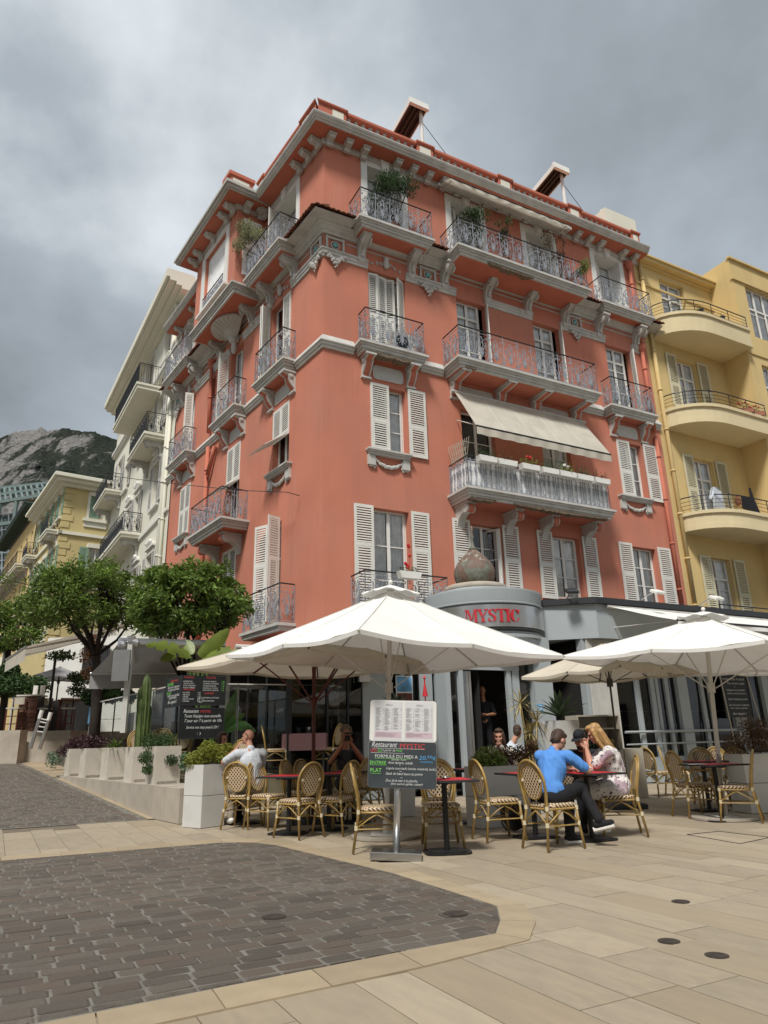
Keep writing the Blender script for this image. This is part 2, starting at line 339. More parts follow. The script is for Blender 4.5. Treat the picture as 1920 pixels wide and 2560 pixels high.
def floral():
    m = bpy.data.materials.new('floral_dress_fabric'); m.use_nodes = True; t = m.node_tree; bs = t.nodes['Principled BSDF']; L = t.links.new
    co = _nw(t,'ShaderNodeTexCoord'); v = _nw(t,'ShaderNodeTexVoronoi'); v.inputs['Scale'].default_value = 9; L(co.outputs['Object'], v.inputs['Vector'])
    n = _nw(t,'ShaderNodeTexNoise'); n.inputs['Scale'].default_value = 22; n.inputs['Detail'].default_value = 5; L(co.outputs['Object'], n.inputs['Vector'])
    r1 = _nw(t,'ShaderNodeMapRange'); r1.inputs[1].default_value=.60; r1.inputs[2].default_value=.63; L(n.outputs[0], r1.inputs[0])
    n2 = _nw(t,'ShaderNodeTexNoise'); n2.inputs['Scale'].default_value = 7; n2.inputs['Detail'].default_value = 3; L(co.outputs['Object'], n2.inputs['Vector'])
    r2 = _nw(t,'ShaderNodeMapRange'); r2.inputs[1].default_value=.57; r2.inputs[2].default_value=.62; r2.inputs[4].default_value=.8; L(n2.outputs[0], r2.inputs[0])
    m1 = _nw(t,'ShaderNodeMix', data_type='RGBA'); L(r2.outputs[0], m1.inputs[0]); m1.inputs[6].default_value=(.62,.58,.56,1); m1.inputs[7].default_value=(.30,.19,.24,1)
    m2 = _nw(t,'ShaderNodeMix', data_type='RGBA'); L(r1.outputs[0], m2.inputs[0]); L(m1.outputs[2], m2.inputs[6]); m2.inputs[7].default_value=(.05,.04,.06,1)
    L(m2.outputs[2], bs.inputs['Base Color']); bs.inputs['Roughness'].default_value=.85; return m
M['floral'] = floral()
# ================= facade kit
MC = .877
def wall_mesh(F, s0, s1, z0, z1, holes, dep, mats, o=0.0):
    m = MB()
    ss = sorted({s0, s1, *[h[0] for h in holes], *[h[1] for h in holes]}); zs = sorted({z0, z1, *[h[2] for h in holes], *[h[3] for h in holes]})
    X = F.x; y0 = -o
    for a, b in zip(ss, ss[1:]):
        for c, d in zip(zs, zs[1:]):
            sm, zm = (a+b)/2, (c+d)/2
            if any(h[0] < sm < h[1] and h[2] < zm < h[3] for h in holes): continue
            m.quad((X(a),y0,c),(X(b),y0,c),(X(b),y0,d),(X(a),y0,d))
    m.cur = 1
    for h in holes:
        a, b, c, d = h[:4]; dd = y0 + (h[4] if len(h) > 4 else dep); xa, xb = X(a), X(b)
        m.cur = 1 if len(h) > 4 else 0
        m.quad((xa,y0,c),(xa,dd,c),(xa,dd,d),(xa,y0,d)); m.quad((xb,y0,c),(xb,dd,c),(xb,dd,d),(xb,y0,d))
        m.quad((xa,y0,d),(xb,y0,d),(xb,dd,d),(xa,dd,d)); m.quad((xa,y0,c),(xb,y0,c),(xb,dd,c),(xa,dd,c))
    return m.mesh('wall', mats)
class Bld:
    """a building: an Empty at its foot; parts are placed in facade coordinates"""
    def __init__(b, name, label, loc): b.e = thing(name, label, 'building', loc); b.loc = Vector(loc); b.c = {}
    def part(b, me, name, F, s=0, z=0, o=0, rz=0.0, parent=None, **k):
        return put(me, name, b.e, F.P(s, z, o)-b.loc, F.rz+rz, **k)
def window_meshes(b, w, h, leaves=2, rows=3, fr='white', arch=False, transom=0):
    k = ('win', round(w,2), round(h,2), leaves, rows, fr, transom)
    if k in b.c: return b.c[k]
    m = MB(); t = .055; hw = w/2
    m.box(-hw,-hw+t,-.03,.03,0,h); m.box(hw-t,hw,-.03,.03,0,h); m.box(-hw+t,hw-t,-.03,.03,h-t,h); m.box(-hw+t,hw-t,-.03,.03,0,.09)
    iw = (w-2*t)/leaves
    for i in range(leaves):
        x0 = -hw+t+i*iw; x1 = x0+iw
        m.box(x0,x0+.045,-.045,.0,.09,h-t); m.box(x1-.045,x1,-.045,.0,.09,h-t)
        for r in range(1, rows):
            z = .09+(h-t-.09)*r/rows; m.box(x0+.045,x1-.045,-.035,-.005,z-.014,z+.014)
        if transom: m.box(x0+.045,x1-.045,-.045,.0,transom-.04,transom+.04)
    fm = m.mesh('window', M[fr])
    g = MB().quad((-hw+t,-.012,.09),(hw-t,-.012,.09),(hw-t,-.012,h-t),(-hw+t,-.012,h-t)).mesh('pane', M['glass'])
    c = MB(); n = 26
    for sd in (-1, 1):
        xs = [(-hw+t+.01 if sd < 0 else .06) + (hw-t-.07)*i/n for i in range(n+1)]
        vs = []
        for i, x in enumerate(xs):
            y = .045+.018*math.sin(i*1.9)+.008*math.sin(i*.7); vs += [(x,y,.1),(x,y,h-t)]
        c.add(vs, [(2*i,2*i+2,2*i+3,2*i+1) for i in range(n)])
    cm = c.mesh('curtain', M['curtain'])
    b.c[k] = (fm, g, cm); return b.c[k]
def window(b, F, s0, s1, z0, z1, o=-.22, leaves=2, rows=3, curtain=True, fr='white', transom=0, label=None):
    fm, g, cm = window_meshes(b, abs(s1-s0)-.004, z1-z0-.004, leaves, rows, fr, transom=transom)
    w = b.part(fm, 'window', F, (s0+s1)/2, z0+.002, o)
    if label: w['label'] = label
    put(g, 'pane', w)
    if curtain: put(cm, 'curtain', w)
    return w
def shutter_meshes(b, w, h, split, matn='shutter'):
    k = ('sh', round(w,2), round(h,2), round(split,2), matn)
    if k in b.c: return b.c[k]
    m = MB(); T = .038; st = .07
    m.box(0,st,0,T,0,h); m.box(w-st,w,0,T,0,h); m.box(st,w-st,0,T,h-.09,h); m.box(st,w-st,0,T,0,.10); m.box(st,w-st,0,T,split-.05,split+.05)
    m.box(st+.002,st+.04,.003,T+.006,.11,split-.055); m.box(w-st-.04,w-st-.002,.003,T+.006,.11,split-.055); m.box(st+.04,w-st-.04,.003,T+.006,split-.1,split-.055)
    sl = MB()
    def run(x0, x1, za, zb):
        n = max(2, int((zb-za)/.068)); d = (zb-za)/n
        for i in range(n):
            z = za+d*i
            sl.add([(x0,.0,z+.004),(x1,.0,z+.004),(x1,T,z+.030),(x0,T,z+.030),(x0,.004,z+.036),(x1,.004,z+.036),(x1,T,z+.058),(x0,T,z+.058)],
                   [(0,1,2,3),(4,7,6,5),(0,4,5,1),(3,2,6,7)])
    run(st, w-st, split+.055, h-.095); run(st+.04, w-st-.04, .105, split-.105)
    b.c[k] = (m.mesh('shutter', M[matn]), sl.mesh('shutter_slats', M[matn])); return b.c[k]
def shutter(b, F, s, z0, z1, w=.6, open_=0.0, o=.03, split=.5, side=1, matn='shutter'):
    """hinge edge at s, leaf running towards +x*side; open_ turns it off the wall (radians)"""
    fm, sm = shutter_meshes(b, w, z1-z0, (z1-z0)*split, matn)
    # front of leaf must face outwards (-y): mesh thickness grows to +y, so shift outwards
    ang = -open_*1.0
    ob = b.part(fm, 'shutter', F, s, z0, o+.038, rz=(ang if side > 0 else 0))
    if side < 0: ob.scale = (-1, 1, 1); ob.rotation_euler.z = F.rz - ang
    put(sm, 'shutter_slats', ob, kind='stuff'); return ob
def molding(F, s0, s1, prof, mats, org, mit0=0.0, mit1=0.0, name='cornice'):
    """prof: (o,z) polygon; mit: shift of end per unit o"""
    m = MB(); k = len(prof)
    vs = [tuple(F.P(s0 - mit0*o, z, o)-org) for o, z in prof]+[tuple(F.P(s1 + mit1*o, z, o)-org) for o, z in prof]
    m.add(vs, [tuple(range(k)), tuple(range(k,2*k))[::-1]]+[(i,(i+1)%k,k+(i+1)%k,k+i) for i in range(k)])
    return m
def spiral(cx, cz, r0, turns, a0, sg=1, n=14, r1=.012):
    return [(cx+(r0+(r1-r0)*i/n)*math.cos(a0+sg*turns*2*PI*i/n), cz+(r0+(r1-r0)*i/n)*math.sin(a0+sg*turns*2*PI*i/n)) for i in range(n+1)]
def iron_unit(m, F3, x0, w, h, r=.0115, n=4, rich=1):
    """one scrollwork unit; F3 maps (u,z) to 3-D"""
    cx = x0+w/2
    T = lambda pts, rr=r: m.tube([F3(u, z) for u, z in pts], rr, n, caps=False)
    R = w*.24
    for s in (-1, 1):
        T(spiral(cx+s*w*.25, h*.66, R, 1.15, PI/2, s)); T(spiral(cx+s*w*.25, h*.27, R*.8, 1.1, -PI/2, -s))
        T([(cx, h*.10), (cx+s*w*.10, h*.34), (cx+s*w*.20, h*.52), (cx+s*w*.42, h*.60)])
        T([(cx+s*w*.03, h*.12), (cx+s*w*.05, h*.40), (cx+s*w*.13, h*.62), (cx+s*w*.10, h*.8)])
        T(spiral(cx+s*w*.40, h*.86, R*.42, 1.0, PI, s, 9)); T(spiral(cx+s*w*.42, h*.12, R*.42, 1.0, PI, s, 9))
        T([(cx+s*w*.5, h*.05), (cx+s*w*.47, h*.3), (cx+s*w*.32, h*.46), (cx+s*w*.36, h*.58)])
    T([(cx, h*.1), (cx, h*.5)]); T(spiral(cx, h*.86, R*.45, 1.0, -PI/2, 1, 9))
def railing(b, F, s0, s1, z, h, o, kind='scroll', uw=.55, side0=True, side1=True, matn='iron', name='railing'):
    m = MB()
    runs = [((s0, o), (s1, o))]
    if side0: runs.append(((s0, 0.02), (s0, o)))
    if side1: runs.append(((s1, 0.02), (s1, o)))
    org = F.P(s0, z, 0)-b.loc
    loc = lambda s, zz, oo: (F.x(s)-F.x(s0), -oo, zz)
    for (a, oa), (c, oc) in runs:
        L = math.hypot(c-a, oc-oa); ds, do = (c-a)/L, (oc-oa)/L
        f = lambda u, zz, a=a, oa=oa, ds=ds, do=do: loc(a+ds*u, zz, oa+do*u)
        m.cur = 1; m.tube([f(0,h), f(L,h)], .021, 6); m.cur = 0; m.tube([f(0,.06), f(L,.06)], .012, 4); m.tube([f(0,h-.10), f(L,h-.10)], .008, 4)
        n = max(1, round(L/uw)); w = L/n
        for i in range(n+1):
            m.tube([f(i*w,0), f(i*w,h)], .012, 4)
        for i in range(n):
            if kind == 'scroll':
                g = lambda u, zz: f(u, zz+.05); iron_unit(m, g, i*w, w*.94, h-.15)
            elif kind == 'cast':
                for j in range(3):
                    u = (i+(j+.5)/3)*w
                    m.tube([f(u,.05), f(u,h-.05)], .011, 4)
                    for zz, rr in ((.62,.05),(.50,.035),(.56,.03)):
                        m.tube([f(u-rr,zz*h), f(u,zz*h+rr), f(u+rr,zz*h), f(u,zz*h-rr)], .011, 4, closed=True)
                    m.tube([f(*p) for p in [(u+q[0],q[1]) for q in spiral(0,.13,.055,.9,PI/2,1,7)]], .012, 4)
                    m.tube([f(*p) for p in [(u+q[0],q[1]) for q in spiral(0,h-.10,.045,.9,-PI/2,1,7)]], .009, 4)
            elif kind == 'bar':
                for j in range(1, 5): m.tube([f((i+j/5)*w,.06), f((i+j/5)*w,h)], .008, 4)
            elif kind == 'rails': 
                pass
        if kind == 'rails':
            for zz in (.2,.4,.6): m.tube([f(0,zz*h), f(L,zz*h)], .010, 4)
    return put(m.mesh(name, [M[matn], M['anth']]), name, b.e, org, F.rz)
def slab(b, F, s0, s1, z, o, th=.30, matn='trim', soff='coral2', name='balcony_slab', steps=None):
    m = MB(); e = .0
    x0, x1 = sorted((F.x(s0), F.x(s1)))
    for (ins, za, zb) in steps or ((0,-.07,0),(.05,-.13,-.07),(.09,-.22,-.13),(.13,-th,-.22)):
        m.box(x0+ins, x1-ins, -o+ins, .0, za, zb)
    if soff:
        m.cur = 1; m.box(x0+.2, x1-.2, -o+.2, -.002, -th-.004, -th+.01)
    return put(m.mesh(name, [M[matn], M[soff or matn]]), name, b.e, F.P(0, z, 0)-b.loc, F.rz)
def console_mesh(b, w=.24, h=.8, d=.55, style='F4'):
    k = ('con', w, h, d, style)
    if k in b.c: return b.c[k]
    m = MB(); f = lambda a, c, t: (t, -a, c)
    if style == 'F4':
        pr = [(0,-h),(.07,-h),(.12,-h*.93),(.14,-h*.8),(.13,-h*.62),(.17,-h*.45),(.27,-h*.33),(d*.75,-h*.27),(d,-h*.14),(d,-.07),(0,-.07)]
        m.prism(pr, f, -w/2, w/2)
        for s in (-1,1):
            for (ca, cz, r) in ((d-.14,-.20,.125),(.10,-h*.86,.06)):
                m.prism([(ca+r*math.cos(q*PI/6), cz+r*math.sin(q*PI/6)) for q in range(12)], f, s*(w/2-.01), s*(w/2+.03))
            m.prism([(d-.14+.05*math.cos(q*PI/4), -.2+.05*math.sin(q*PI/4)) for q in range(8)], f, s*(w/2+.02), s*(w/2+.05))
        m.box(-w/2-.04,w/2+.04,-d-.03,0,-.07,0)
        for i in range(5): m.sphere((0,-.19-.02*i,-h*(.72-.09*i)), .05-.004*i, 6, 4, (1.3,.7,1))
        me = m.mesh('bracket', M['trim'])
    elif style == 'F3':
        pr = [(0,-h),(.05,-h),(.05,-h*.86),(.11,-h*.78),(.19,-h*.62),(.24,-h*.42),(.24,-h*.26),(d,-.10),(d,-.06),(0,-.06)]
        m.cur = 1; m.prism([(a*.96,c) for a,c in pr], f, -w/2+.04, w/2-.04); m.cur = 0
        for s in (-1,1): m.prism(pr, f, s*(w/2-.045), s*w/2)
        for s in (-1,1):
            for r, e in ((.085,.02),(.045,.04)):
                m.prism([(.17+r*math.cos(q*PI/6), -.17+r*math.sin(q*PI/6)) for q in range(12)], f, s*(w/2-.01), s*(w/2+e))
        m.box(-w/2-.04,w/2+.04,-d-.02,0,-.06,0); m.box(-w/2-.03,w/2+.03,-.09,0,-h-.05,-h)
        me = m.mesh('bracket', [M['trim'], M['coral2']])
    elif style == 'F2':
        pr = [(0,-h),(.06,-h),(.09,-h*.88),(.16,-h*.62),(.30,-h*.45),(.5,-h*.40),(.62,-h*.30),(d,-h*.25),(d,-.05),(0,-.05)]
        m.prism(pr, f, -w/2, w/2); m.cur = 1
        m.prism([(d-.02+.10*math.cos(q*PI/6), -.20+.13*math.sin(q*PI/6)) for q in range(12)], f, -w/2+.04, w/2-.04); m.cur = 0
        for s in (-1,1):
            m.prism([(d-.08+.13*math.cos(q*PI/6), -.19+.13*math.sin(q*PI/6)) for q in range(12)], f, s*(w/2-.05), s*(w/2+.02))
        m.box(-w/2-.04,w/2+.04,-d-.06,0,-.05,0)
        me = m.mesh('bracket', [M['trim'], M['coral2']])
    else: # small modillion under the eaves
        pr = [(0,-.22),(.10,-.22),(.12,-.10),(.30,-.09),(.33,-.02),(.33,0),(0,0)]
        m.prism(pr, f, -.10, .10); m.box(-.13,.13,-.38,0,0,.05); me = m.mesh('modillion', M['trim'])
    b.c[k] = me; return me
def swag(b, F, s, z, w=1.15):
    m = MB(); n = 14
    for i in range(n+1):
        t = i/n*2-1; r = .035+.03*(1-t*t); m.sphere((t*w*.36, -.05, -.14-.16*(1-t*t)+.012*math.sin(i*2.1)), r, 6, 4, (1.2,.8,1))
    for sgn in (-1,1):
        m.tube([(sgn*w*.36,-.05,-.08),(sgn*w*.40,-.05,-.2),(sgn*w*.37,-.05,-.3),(sgn*w*.42,-.04,-.38)], [.03,.025,.02,.028], 5)
        m.box(sgn*w*.5-.11,sgn*w*.5+.11,-.09,0,-.30,0)
        m.box(sgn*w*.5-.08,sgn*w*.5+.08,-.07,0,-.34,-.30)
    return b.part(m.mesh('sill_garland', M['trim']), 'sill_garland', F, s, z, 0)
# ================= the coral building
M['sheet'] = mat('white_sheet', (.70,.70,.69), .9, var=.12, vscale=9)
M['brownm'] = mat('brown_painted_metal', (.035,.03,.028), .6)
CB = Bld('apartment_building', 'coral red corner apartment building with grey wrought iron balconies and white shutters', K)
Rh = [(1.47,2.61,4.25,7.27),(4.63,5.74,5.2,7.2),(7.72,8.88,5.2,7.2),(11.16,12.32,5.2,7.2),
      (1.5,2.64,9.0,11.06),(4.6,5.85,8.0,10.9),(7.75,8.95,8.0,10.9),(11.2,12.36,9.0,11.06),
      (1.48,2.78,12.2,15.0),(4.70,5.91,12.2,14.97),(7.88,9.1,12.2,14.97),(11.28,12.57,12.2,14.97),
      (1.51,2.77,16.25,19.0,.5),(4.72,5.95,16.25,18.9,.5),(7.97,9.18,16.25,18.9,.5),(11.33,12.64,16.25,19.0,.5)]
CB.part(wall_mesh(FR, 0, 13.5, 3.0, 19.62, Rh, .27, [M['coral'], M['white']]), 'wall', FR)
Lh = [(2.35,3.1,4.25,7.35),(5.5,6.6,5.2,7.33),(10.3,11.3,5.2,7.33),(1.98,3.05,9.0,11.06),(5.5,6.6,8.0,11.06),(10.18,11.3,9.0,11.06),
      (2.0,3.4,12.2,15.0),(5.6,6.7,12.2,15.0),(10.3,11.5,12.2,15.0),(8.15,8.5,13.35,14.8),(1.75,3.35,16.25,19.0,.5),(11.05,12.05,16.25,19.0,.5)]
CB.part(wall_mesh(FL, 0, 13.1, 3.0, 19.62, Lh, .27, [M['coral'], M['white']]), 'wall', FL)
m = MB()   # lower walls, rear walls and roof of the block
pR, pL = FR.P(13.5,0), FL.P(13.1,0); bk = pR+(pL-K)*.95
def vq(m, a, b, z0, z1): m.quad((a.x,a.y,z0),(b.x,b.y,z0),(b.x,b.y,z1),(a.x,a.y,z1))
vq(m, pR-K, bk-K, 0, 19.62); vq(m, bk-K, pL-K, 0, 19.62)
m.add([tuple(v-K+Vector((0,0,19.6))) for v in (K, pR, bk, pL)], [(0,1,2,3)])
put(m.mesh('rear_wall', M['coral2']), 'rear_wall', CB.e)
# interior floors keep the light inside from leaking between storeys
m = MB()
for z in (4.15, 7.9, 12.1, 16.2):
    m.add([tuple(v-K+Vector((0,0,z))) for v in (FR.P(.3,0,-.3)+FL.P(.3,0,-.1)-K, FR.P(13.2,0,-.35), bk, FL.P(12.8,0,-.35))], [(0,1,2,3)])
put(m.mesh('floor_slab', M['dark']), 'floor_slab', CB.e)
W = lambda *a, **k: window(CB, *a, **k)
# --- R facade windows
W(FR,1.47,2.61,4.25,7.27); W(FR,7.72,8.88,5.2,7.2); W(FR,11.16,12.32,5.2,7.2)
W(FR,4.63,5.74,5.2,7.2,curtain=False,label='white window standing half open on a dark room')
W(FR,1.5,2.64,9.0,11.06); W(FR,4.6,5.85,8.0,10.9,curtain=False); W(FR,7.75,8.95,8.0,10.9); W(FR,11.2,12.36,9.0,11.06)
for a, c in ((4.70,5.91),(7.88,9.1),(11.28,12.57)): W(FR,a,c-.2,12.2,14.97,transom=2.2)
W(FR,1.48,2.78,12.2,15.0)
for a, c, t in ((1.51,2.77,19.0),(4.72,5.95,18.9),(7.97,9.18,18.9),(11.33,12.64,19.0)): W(FR,a,c,16.25,t-.0,o=-.48,rows=3)
# open casement of the dark window
fm, g, _c = window_meshes(CB, .5, 1.9, 1, 2); cw = CB.part(fm, 'window', FR, 5.52, 5.22, -.10, rz=math.radians(-62)); put(g, 'pane', cw)
# shutters flat on the wall beside the openings
def sh2(F, a, c, z0, z1, w=.6, sp=.5, sp_open=(0,0)):
    lo, hi = (a, c)
    if F.flip: shutter(CB,F,lo,z0,z1,w,side=1,split=sp); shutter(CB,F,hi,z0,z1,w,side=-1,split=sp)
    else: shutter(CB,F,lo,z0,z1,w,side=-1,split=sp); shutter(CB,F,hi,z0,z1,w,side=1,split=sp)
sh2(FR,1.47,2.66,4.35,7.30,.58,.62)
for a, c in ((4.63,5.80),(7.72,8.96),(11.16,12.38)): sh2(FR,a,c,5.15,7.28,.60,.5)
shutter(CB,FR,1.47,9.0,11.10,.60,side=1,o=.0,split=.44); shutter(CB,FR,2.70,8.97,11.14,.60,side=1,split=.44)
shutter(CB,FR,11.15,9.0,11.10,.60,side=1,o=.0,split=.44); shutter(CB,FR,12.42,8.97,11.14,.64,side=1,split=.44)
# F3 corner door: two folded pairs, and single leaves folded into the other reveals
for s, w_, op in ((1.50,.34,.12),(1.84,.34,-.1),(2.78,.36,.5),(2.44,.34,-.25)):
    shutter(CB,FR,s,12.25,14.96,w_,side=(1 if s < 2 else -1),o=-.12,open_=op,split=.45)
for c in (5.91,9.10,12.57): shutter(CB,FR,c-.015,12.25,14.9,.30,side=-1,o=-.03,open_=1.15,split=.45)
for s0 in (4.72,7.97,11.33): shutter(CB,FR,s0+.03,16.3,18.85,.34,side=1,o=-.36,open_=.35,split=.45)
for s1 in (5.95,9.18): shutter(CB,FR,s1-.02,16.3,18.85,.40,side=-1,o=-.10,open_=1.2,split=.45)
# --- L facade windows and shutters
W(FL,2.35,3.1,4.25,7.35,leaves=1); shutter(CB,FL,2.35,4.35,7.42,.42,side=1,open_=1.35,split=.6); shutter(CB,FL,3.12,4.35,7.42,.52,side=-1,open_=.35,split=.6)
def closed(F, a, c, z0, z1, sp=.5, flap=False):
    w_ = (c-a)/2
    x_ = (F.x(a)+F.x(c))/2; CB.part(MB().quad((-w_,.0,0),(w_,.0,0),(w_,.0,z1-z0),(-w_,.0,z1-z0)).mesh('room_shade_sheet',M['dark']),'room_shade_sheet',F,(a+c)/2,z0,-.26)  # near-black sheet paints room shade behind the closed slats
    if not flap:
        shutter(CB,F,a,z0,z1,w_-.004,side=-1,o=-.02,split=sp); shutter(CB,F,c,z0,z1,w_-.004,side=1,o=-.02,split=sp)
    else:
        zm = z0+(z1-z0)*.47
        for s_, sd in ((a,-1),(c,1)):
            fm2, sm2 = shutter_meshes(CB, w_-.004, z1-zm, .12, 'shutter')
            ob = CB.part(fm2, 'shutter', F, s_, zm, .02); ob.scale = (sd, 1, 1); put(sm2, 'shutter_slats', ob, kind='stuff')
        hl = min(1.0, zm-z0)*.95
        m = MB(); th = .03; n = 11
        x0, x1 = sorted((F.x(a)-F.x((a+c)/2), F.x(c)-F.x((a+c)/2)))
        dy, dz = -math.sin(.95)*hl, -math.cos(.95)*hl
        def P(x, t, k=0): return (x, dy*t-.02*k, dz*t+.01*k)
        for xa, xb in ((x0,x0+.05),(-.03,.03),(x1-.05,x1)):
            m.add([P(xa,0),P(xb,0),P(xb,1),P(xa,1),P(xa,0,1),P(xb,0,1),P(xb,1,1),P(xa,1,1)],[(0,1,2,3),(7,6,5,4),(0,4,5,1),(2,6,7,3),(1,5,6,2),(3,7,4,0)])
        for i in range(n+1):
            t0, t1 = i/n, min(1, i/n+.055)
            m.add([P(x0,t0),P(x1,t0),P(x1,t1),P(x0,t1),P(x0,t0,1),P(x1,t0,1),P(x1,t1,1),P(x0,t1,1)],[(0,1,2,3),(7,6,5,4),(0,4,5,1),(2,6,7,3)])
        CB.part(m.mesh('shutter_flap', M['shutter']), 'shutter_flap', F, (a+c)/2, zm, .03)
        W(F,a,c,z0,zm+.3,rows=1,curtain=False)
closed(FL,5.5,6.6,5.2,7.33); closed(FL,10.3,11.3,5.2,7.33); closed(FL,10.18,11.3,9.0,11.06)
closed(FL,1.98,3.05,9.0,11.06,flap=True); closed(FL,5.5,6.6,8.4,11.06,flap=True)
W(FL,2.0,3.4,12.2,15.0,curtain=False); W(FL,5.6,6.7,12.2,15.0); W(FL,10.3,11.5,12.2,15.0); W(FL,8.15,8.5,13.35,14.8,leaves=1,rows=2)
shutter(CB,FL,2.0,12.25,14.96,.5,side=-1,o=.0,split=.45); shutter(CB,FL,3.4,12.25,14.96,.42,side=1,open_=1.1,split=.45); shutter(CB,FL,3.45,12.25,14.96,.4,side=-1,open_=2.0,split=.45)
shutter(CB,FL,6.72,12.25,14.96,.4,side=-1,open_=1.6,split=.45); shutter(CB,FL,10.32,12.25,14.96,.34,side=1,open_=1.9,split=.45)
W(FL,1.75,3.35,16.25,19.0,o=-.48); W(FL,11.05,12.05,16.25,19.0,o=-.48); shutter(CB,FL,3.3,16.3,18.9,.45,side=1,open_=1.2,o=-.1,split=.45)
# --- window surrounds of the top floor
def surround(F, a, c, z0, z1, w=.22, o=.03, key=True):
    m = MB(); xa, xb = sorted((F.x(a), F.x(c)))
    m.box(xa-w,xa,-o,.0,z0,z1+w*.9); m.box(xb,xb+w,-o,.0,z0,z1+w*.9); m.box(xa,xb,-o,.0,z1,z1+w*.9)
    if key:
        xm = (xa+xb)/2; f = lambda p, q, t: (p, -t, q)
        m.prism([(xm-.10,z1-.06),(xm+.10,z1-.06),(xm+.17,z1+.36),(xm-.17,z1+.36)], f, .0, .13)
    CB.part(m.mesh('window_surround', M['white']), 'window_surround', F)
surround(FR,1.51,2.77,16.2,19.0); surround(FR,4.72,5.95,16.2,18.9); surround(FR,7.97,9.18,16.2,18.9); surround(FR,11.33,12.64,16.2,19.0)
surround(FL,1.75,3.35,16.2,19.0); surround(FL,11.05,12.05,16.2,19.0)
# --- mouldings
OG = CB.loc
def mold(F, s0, s1, prof, name='string_course', mt='trim', m0=0.0, m1=0.0):
    return put(molding(F, s0, s1, prof, None, OG, m0, m1).mesh(name, M[mt]), name, CB.e)
P_string = [(0,11.86),(.06,11.86),(.06,11.93),(.11,11.96),(.11,12.02),(.15,12.04),(.15,12.07),(.03,12.28),(0,12.28)]
for F, segs in ((FR, ((0,.95,1),(3.2,4.0,0),(9.7,10.65,0),(12.95,13.5,0))), (FL, ((0,1.5,1),(3.65,5.1,0),(7.25,9.65,0),(11.95,13.1,0)))):
    for a, c, mi in segs: mold(F, a, c, P_string, m0=MC*mi)
P_fr = [(0,14.98),(.05,14.98),(.05,15.06),(.08,15.08),(.08,15.17),(.12,15.19),(.12,15.24),(0,15.26)]
for F, segs in ((FR, ((0,1.46,1),(2.8,4.68,0),(5.93,7.86,0),(9.12,11.26,0),(12.6,13.2,0))), (FL, ((0,1.95,1),(3.45,5.55,0),(6.75,10.25,0),(11.55,13.1,0)))):
    for a, c, mi in segs: mold(F, a, c, P_fr, m0=MC*mi)
P_up = [(0,15.78),(.08,15.78),(.10,15.84),(.18,15.88),(.20,15.95),(.30,15.99),(.30,16.03),(0,16.03)]
mold(FR,0,13.5,P_up,'cornice',m0=MC); mold(FL,0,13.1,P_up,'cornice',m0=MC)
P_th = [(0,15.62),(.03,15.62),(.03,15.66),(0,15.66)]
mold(FR,.75,13.4,P_th,'frieze_bead'); mold(FL,.75,13.0,P_th,'frieze_bead')
# frieze panels with a turquoise boss
M['turq'] = mat('turquoise_ceramic', (.12,.36,.36), .25, spec=.6)
for F, s in ((FR,.36),(FR,3.62),(FL,.36),(FR,9.85),(FL,12.3)):
    m = MB()
    for a in (-.30,.24): m.box(a,a+.06,-.06,0,-.25,.30)
    m.box(-.24,.24,-.06,0,.22,.28); m.box(-.24,.24,-.06,0,-.25,-.19)
    m.tube([(.13*math.cos(q*PI/6),-.03,.02+.13*math.sin(q*PI/6)) for q in range(12)], .02, 5, closed=True)
    for i in range(16):
        t = i/15*2-1; m.sphere((t*.33,-.07,-.36-.28*(1-abs(t))**1.3+.05*math.sin(i*2.3)), .055, 6, 4)
        m.sphere((t*.2,-.07,-.36-.45*(1-abs(t))*(.4+.6*(i%2))), .035, 5, 4)
    p = CB.part(m.mesh('frieze_ornament', M['trim']), 'frieze_ornament', F, s, 15.42, .02)
    put(MB().sphere((0,-.04,.02), .085, 12, 8, (1,.5,1)).mesh('boss', M['turq'], True), 'boss', p)
# cartouches above doors
for F, s in ((FR,2.1),(FL,2.7),(FL,6.1),(FL,10.9)):
    m = MB(); m.sphere((0,-.06,-.05), .12, 8, 6, (.9,.7,1.6)); m.sphere((0,-.09,.12), .08, 8, 5, (1.2,.8,.8))
    for sg in (-1,1):
        for k_ in range(3): m.tube([(sg*(.16+k_*.16)+q[0]*1.0,-.03,-.06-.05*k_+q[1]) for q in spiral(0,0,.075-.012*k_,1.1,k_*2.0,sg,9)], .018, 4)
    CB.part(m.mesh('cartouche', M['trim']), 'cartouche', F, s, 15.40, .0, kind='stuff')
# --- main cornice, soffit, modillions, parapet
def eave(F, s0, s1, m0, m1, z=19.3, ob=0.0, nm='eaves_cornice'):
    z0_ = z; z = z+.10; pr = [(ob,z),(ob+.60,z),(ob+.62,z+.05),(ob+.67,z+.08),(ob+.67,z+.12),(ob+.72,z+.17),(ob+.74,z+.22),(ob+.74,z+.25),(ob,z+.26)]
    mold(F, s0, s1, pr, nm, 'trim', m0, m1)
    mold(F, s0, s1, [(ob+.003,z-.02),(ob+.57,z-.02),(ob+.57,z+.01),(ob+.003,z+.01)], 'soffit', 'coral2', m0, m1)
    mold(F, s0, s1, [(ob+.0,z-.20),(ob+.06,z-.20),(ob+.09,z-.13),(ob+.09,z-.02),(ob,z-.02)], 'bed_moulding', 'trim', m0, m1)
eave(FR,0,13.75,MC,0)
eave(FL,0,4.16-.66,MC,0)
eave(FL,8.0+.66,13.1,0,0,z=19.05)
cm = console_mesh(CB, style='mod')
for i in range(23):
    s = .14+i*.60
    if s < 13.4 and not any(abs(s-k_) < .22 for k_ in (2.14,5.33,8.57,11.98)): CB.part(cm,'modillion',FR,s,19.31,.08)
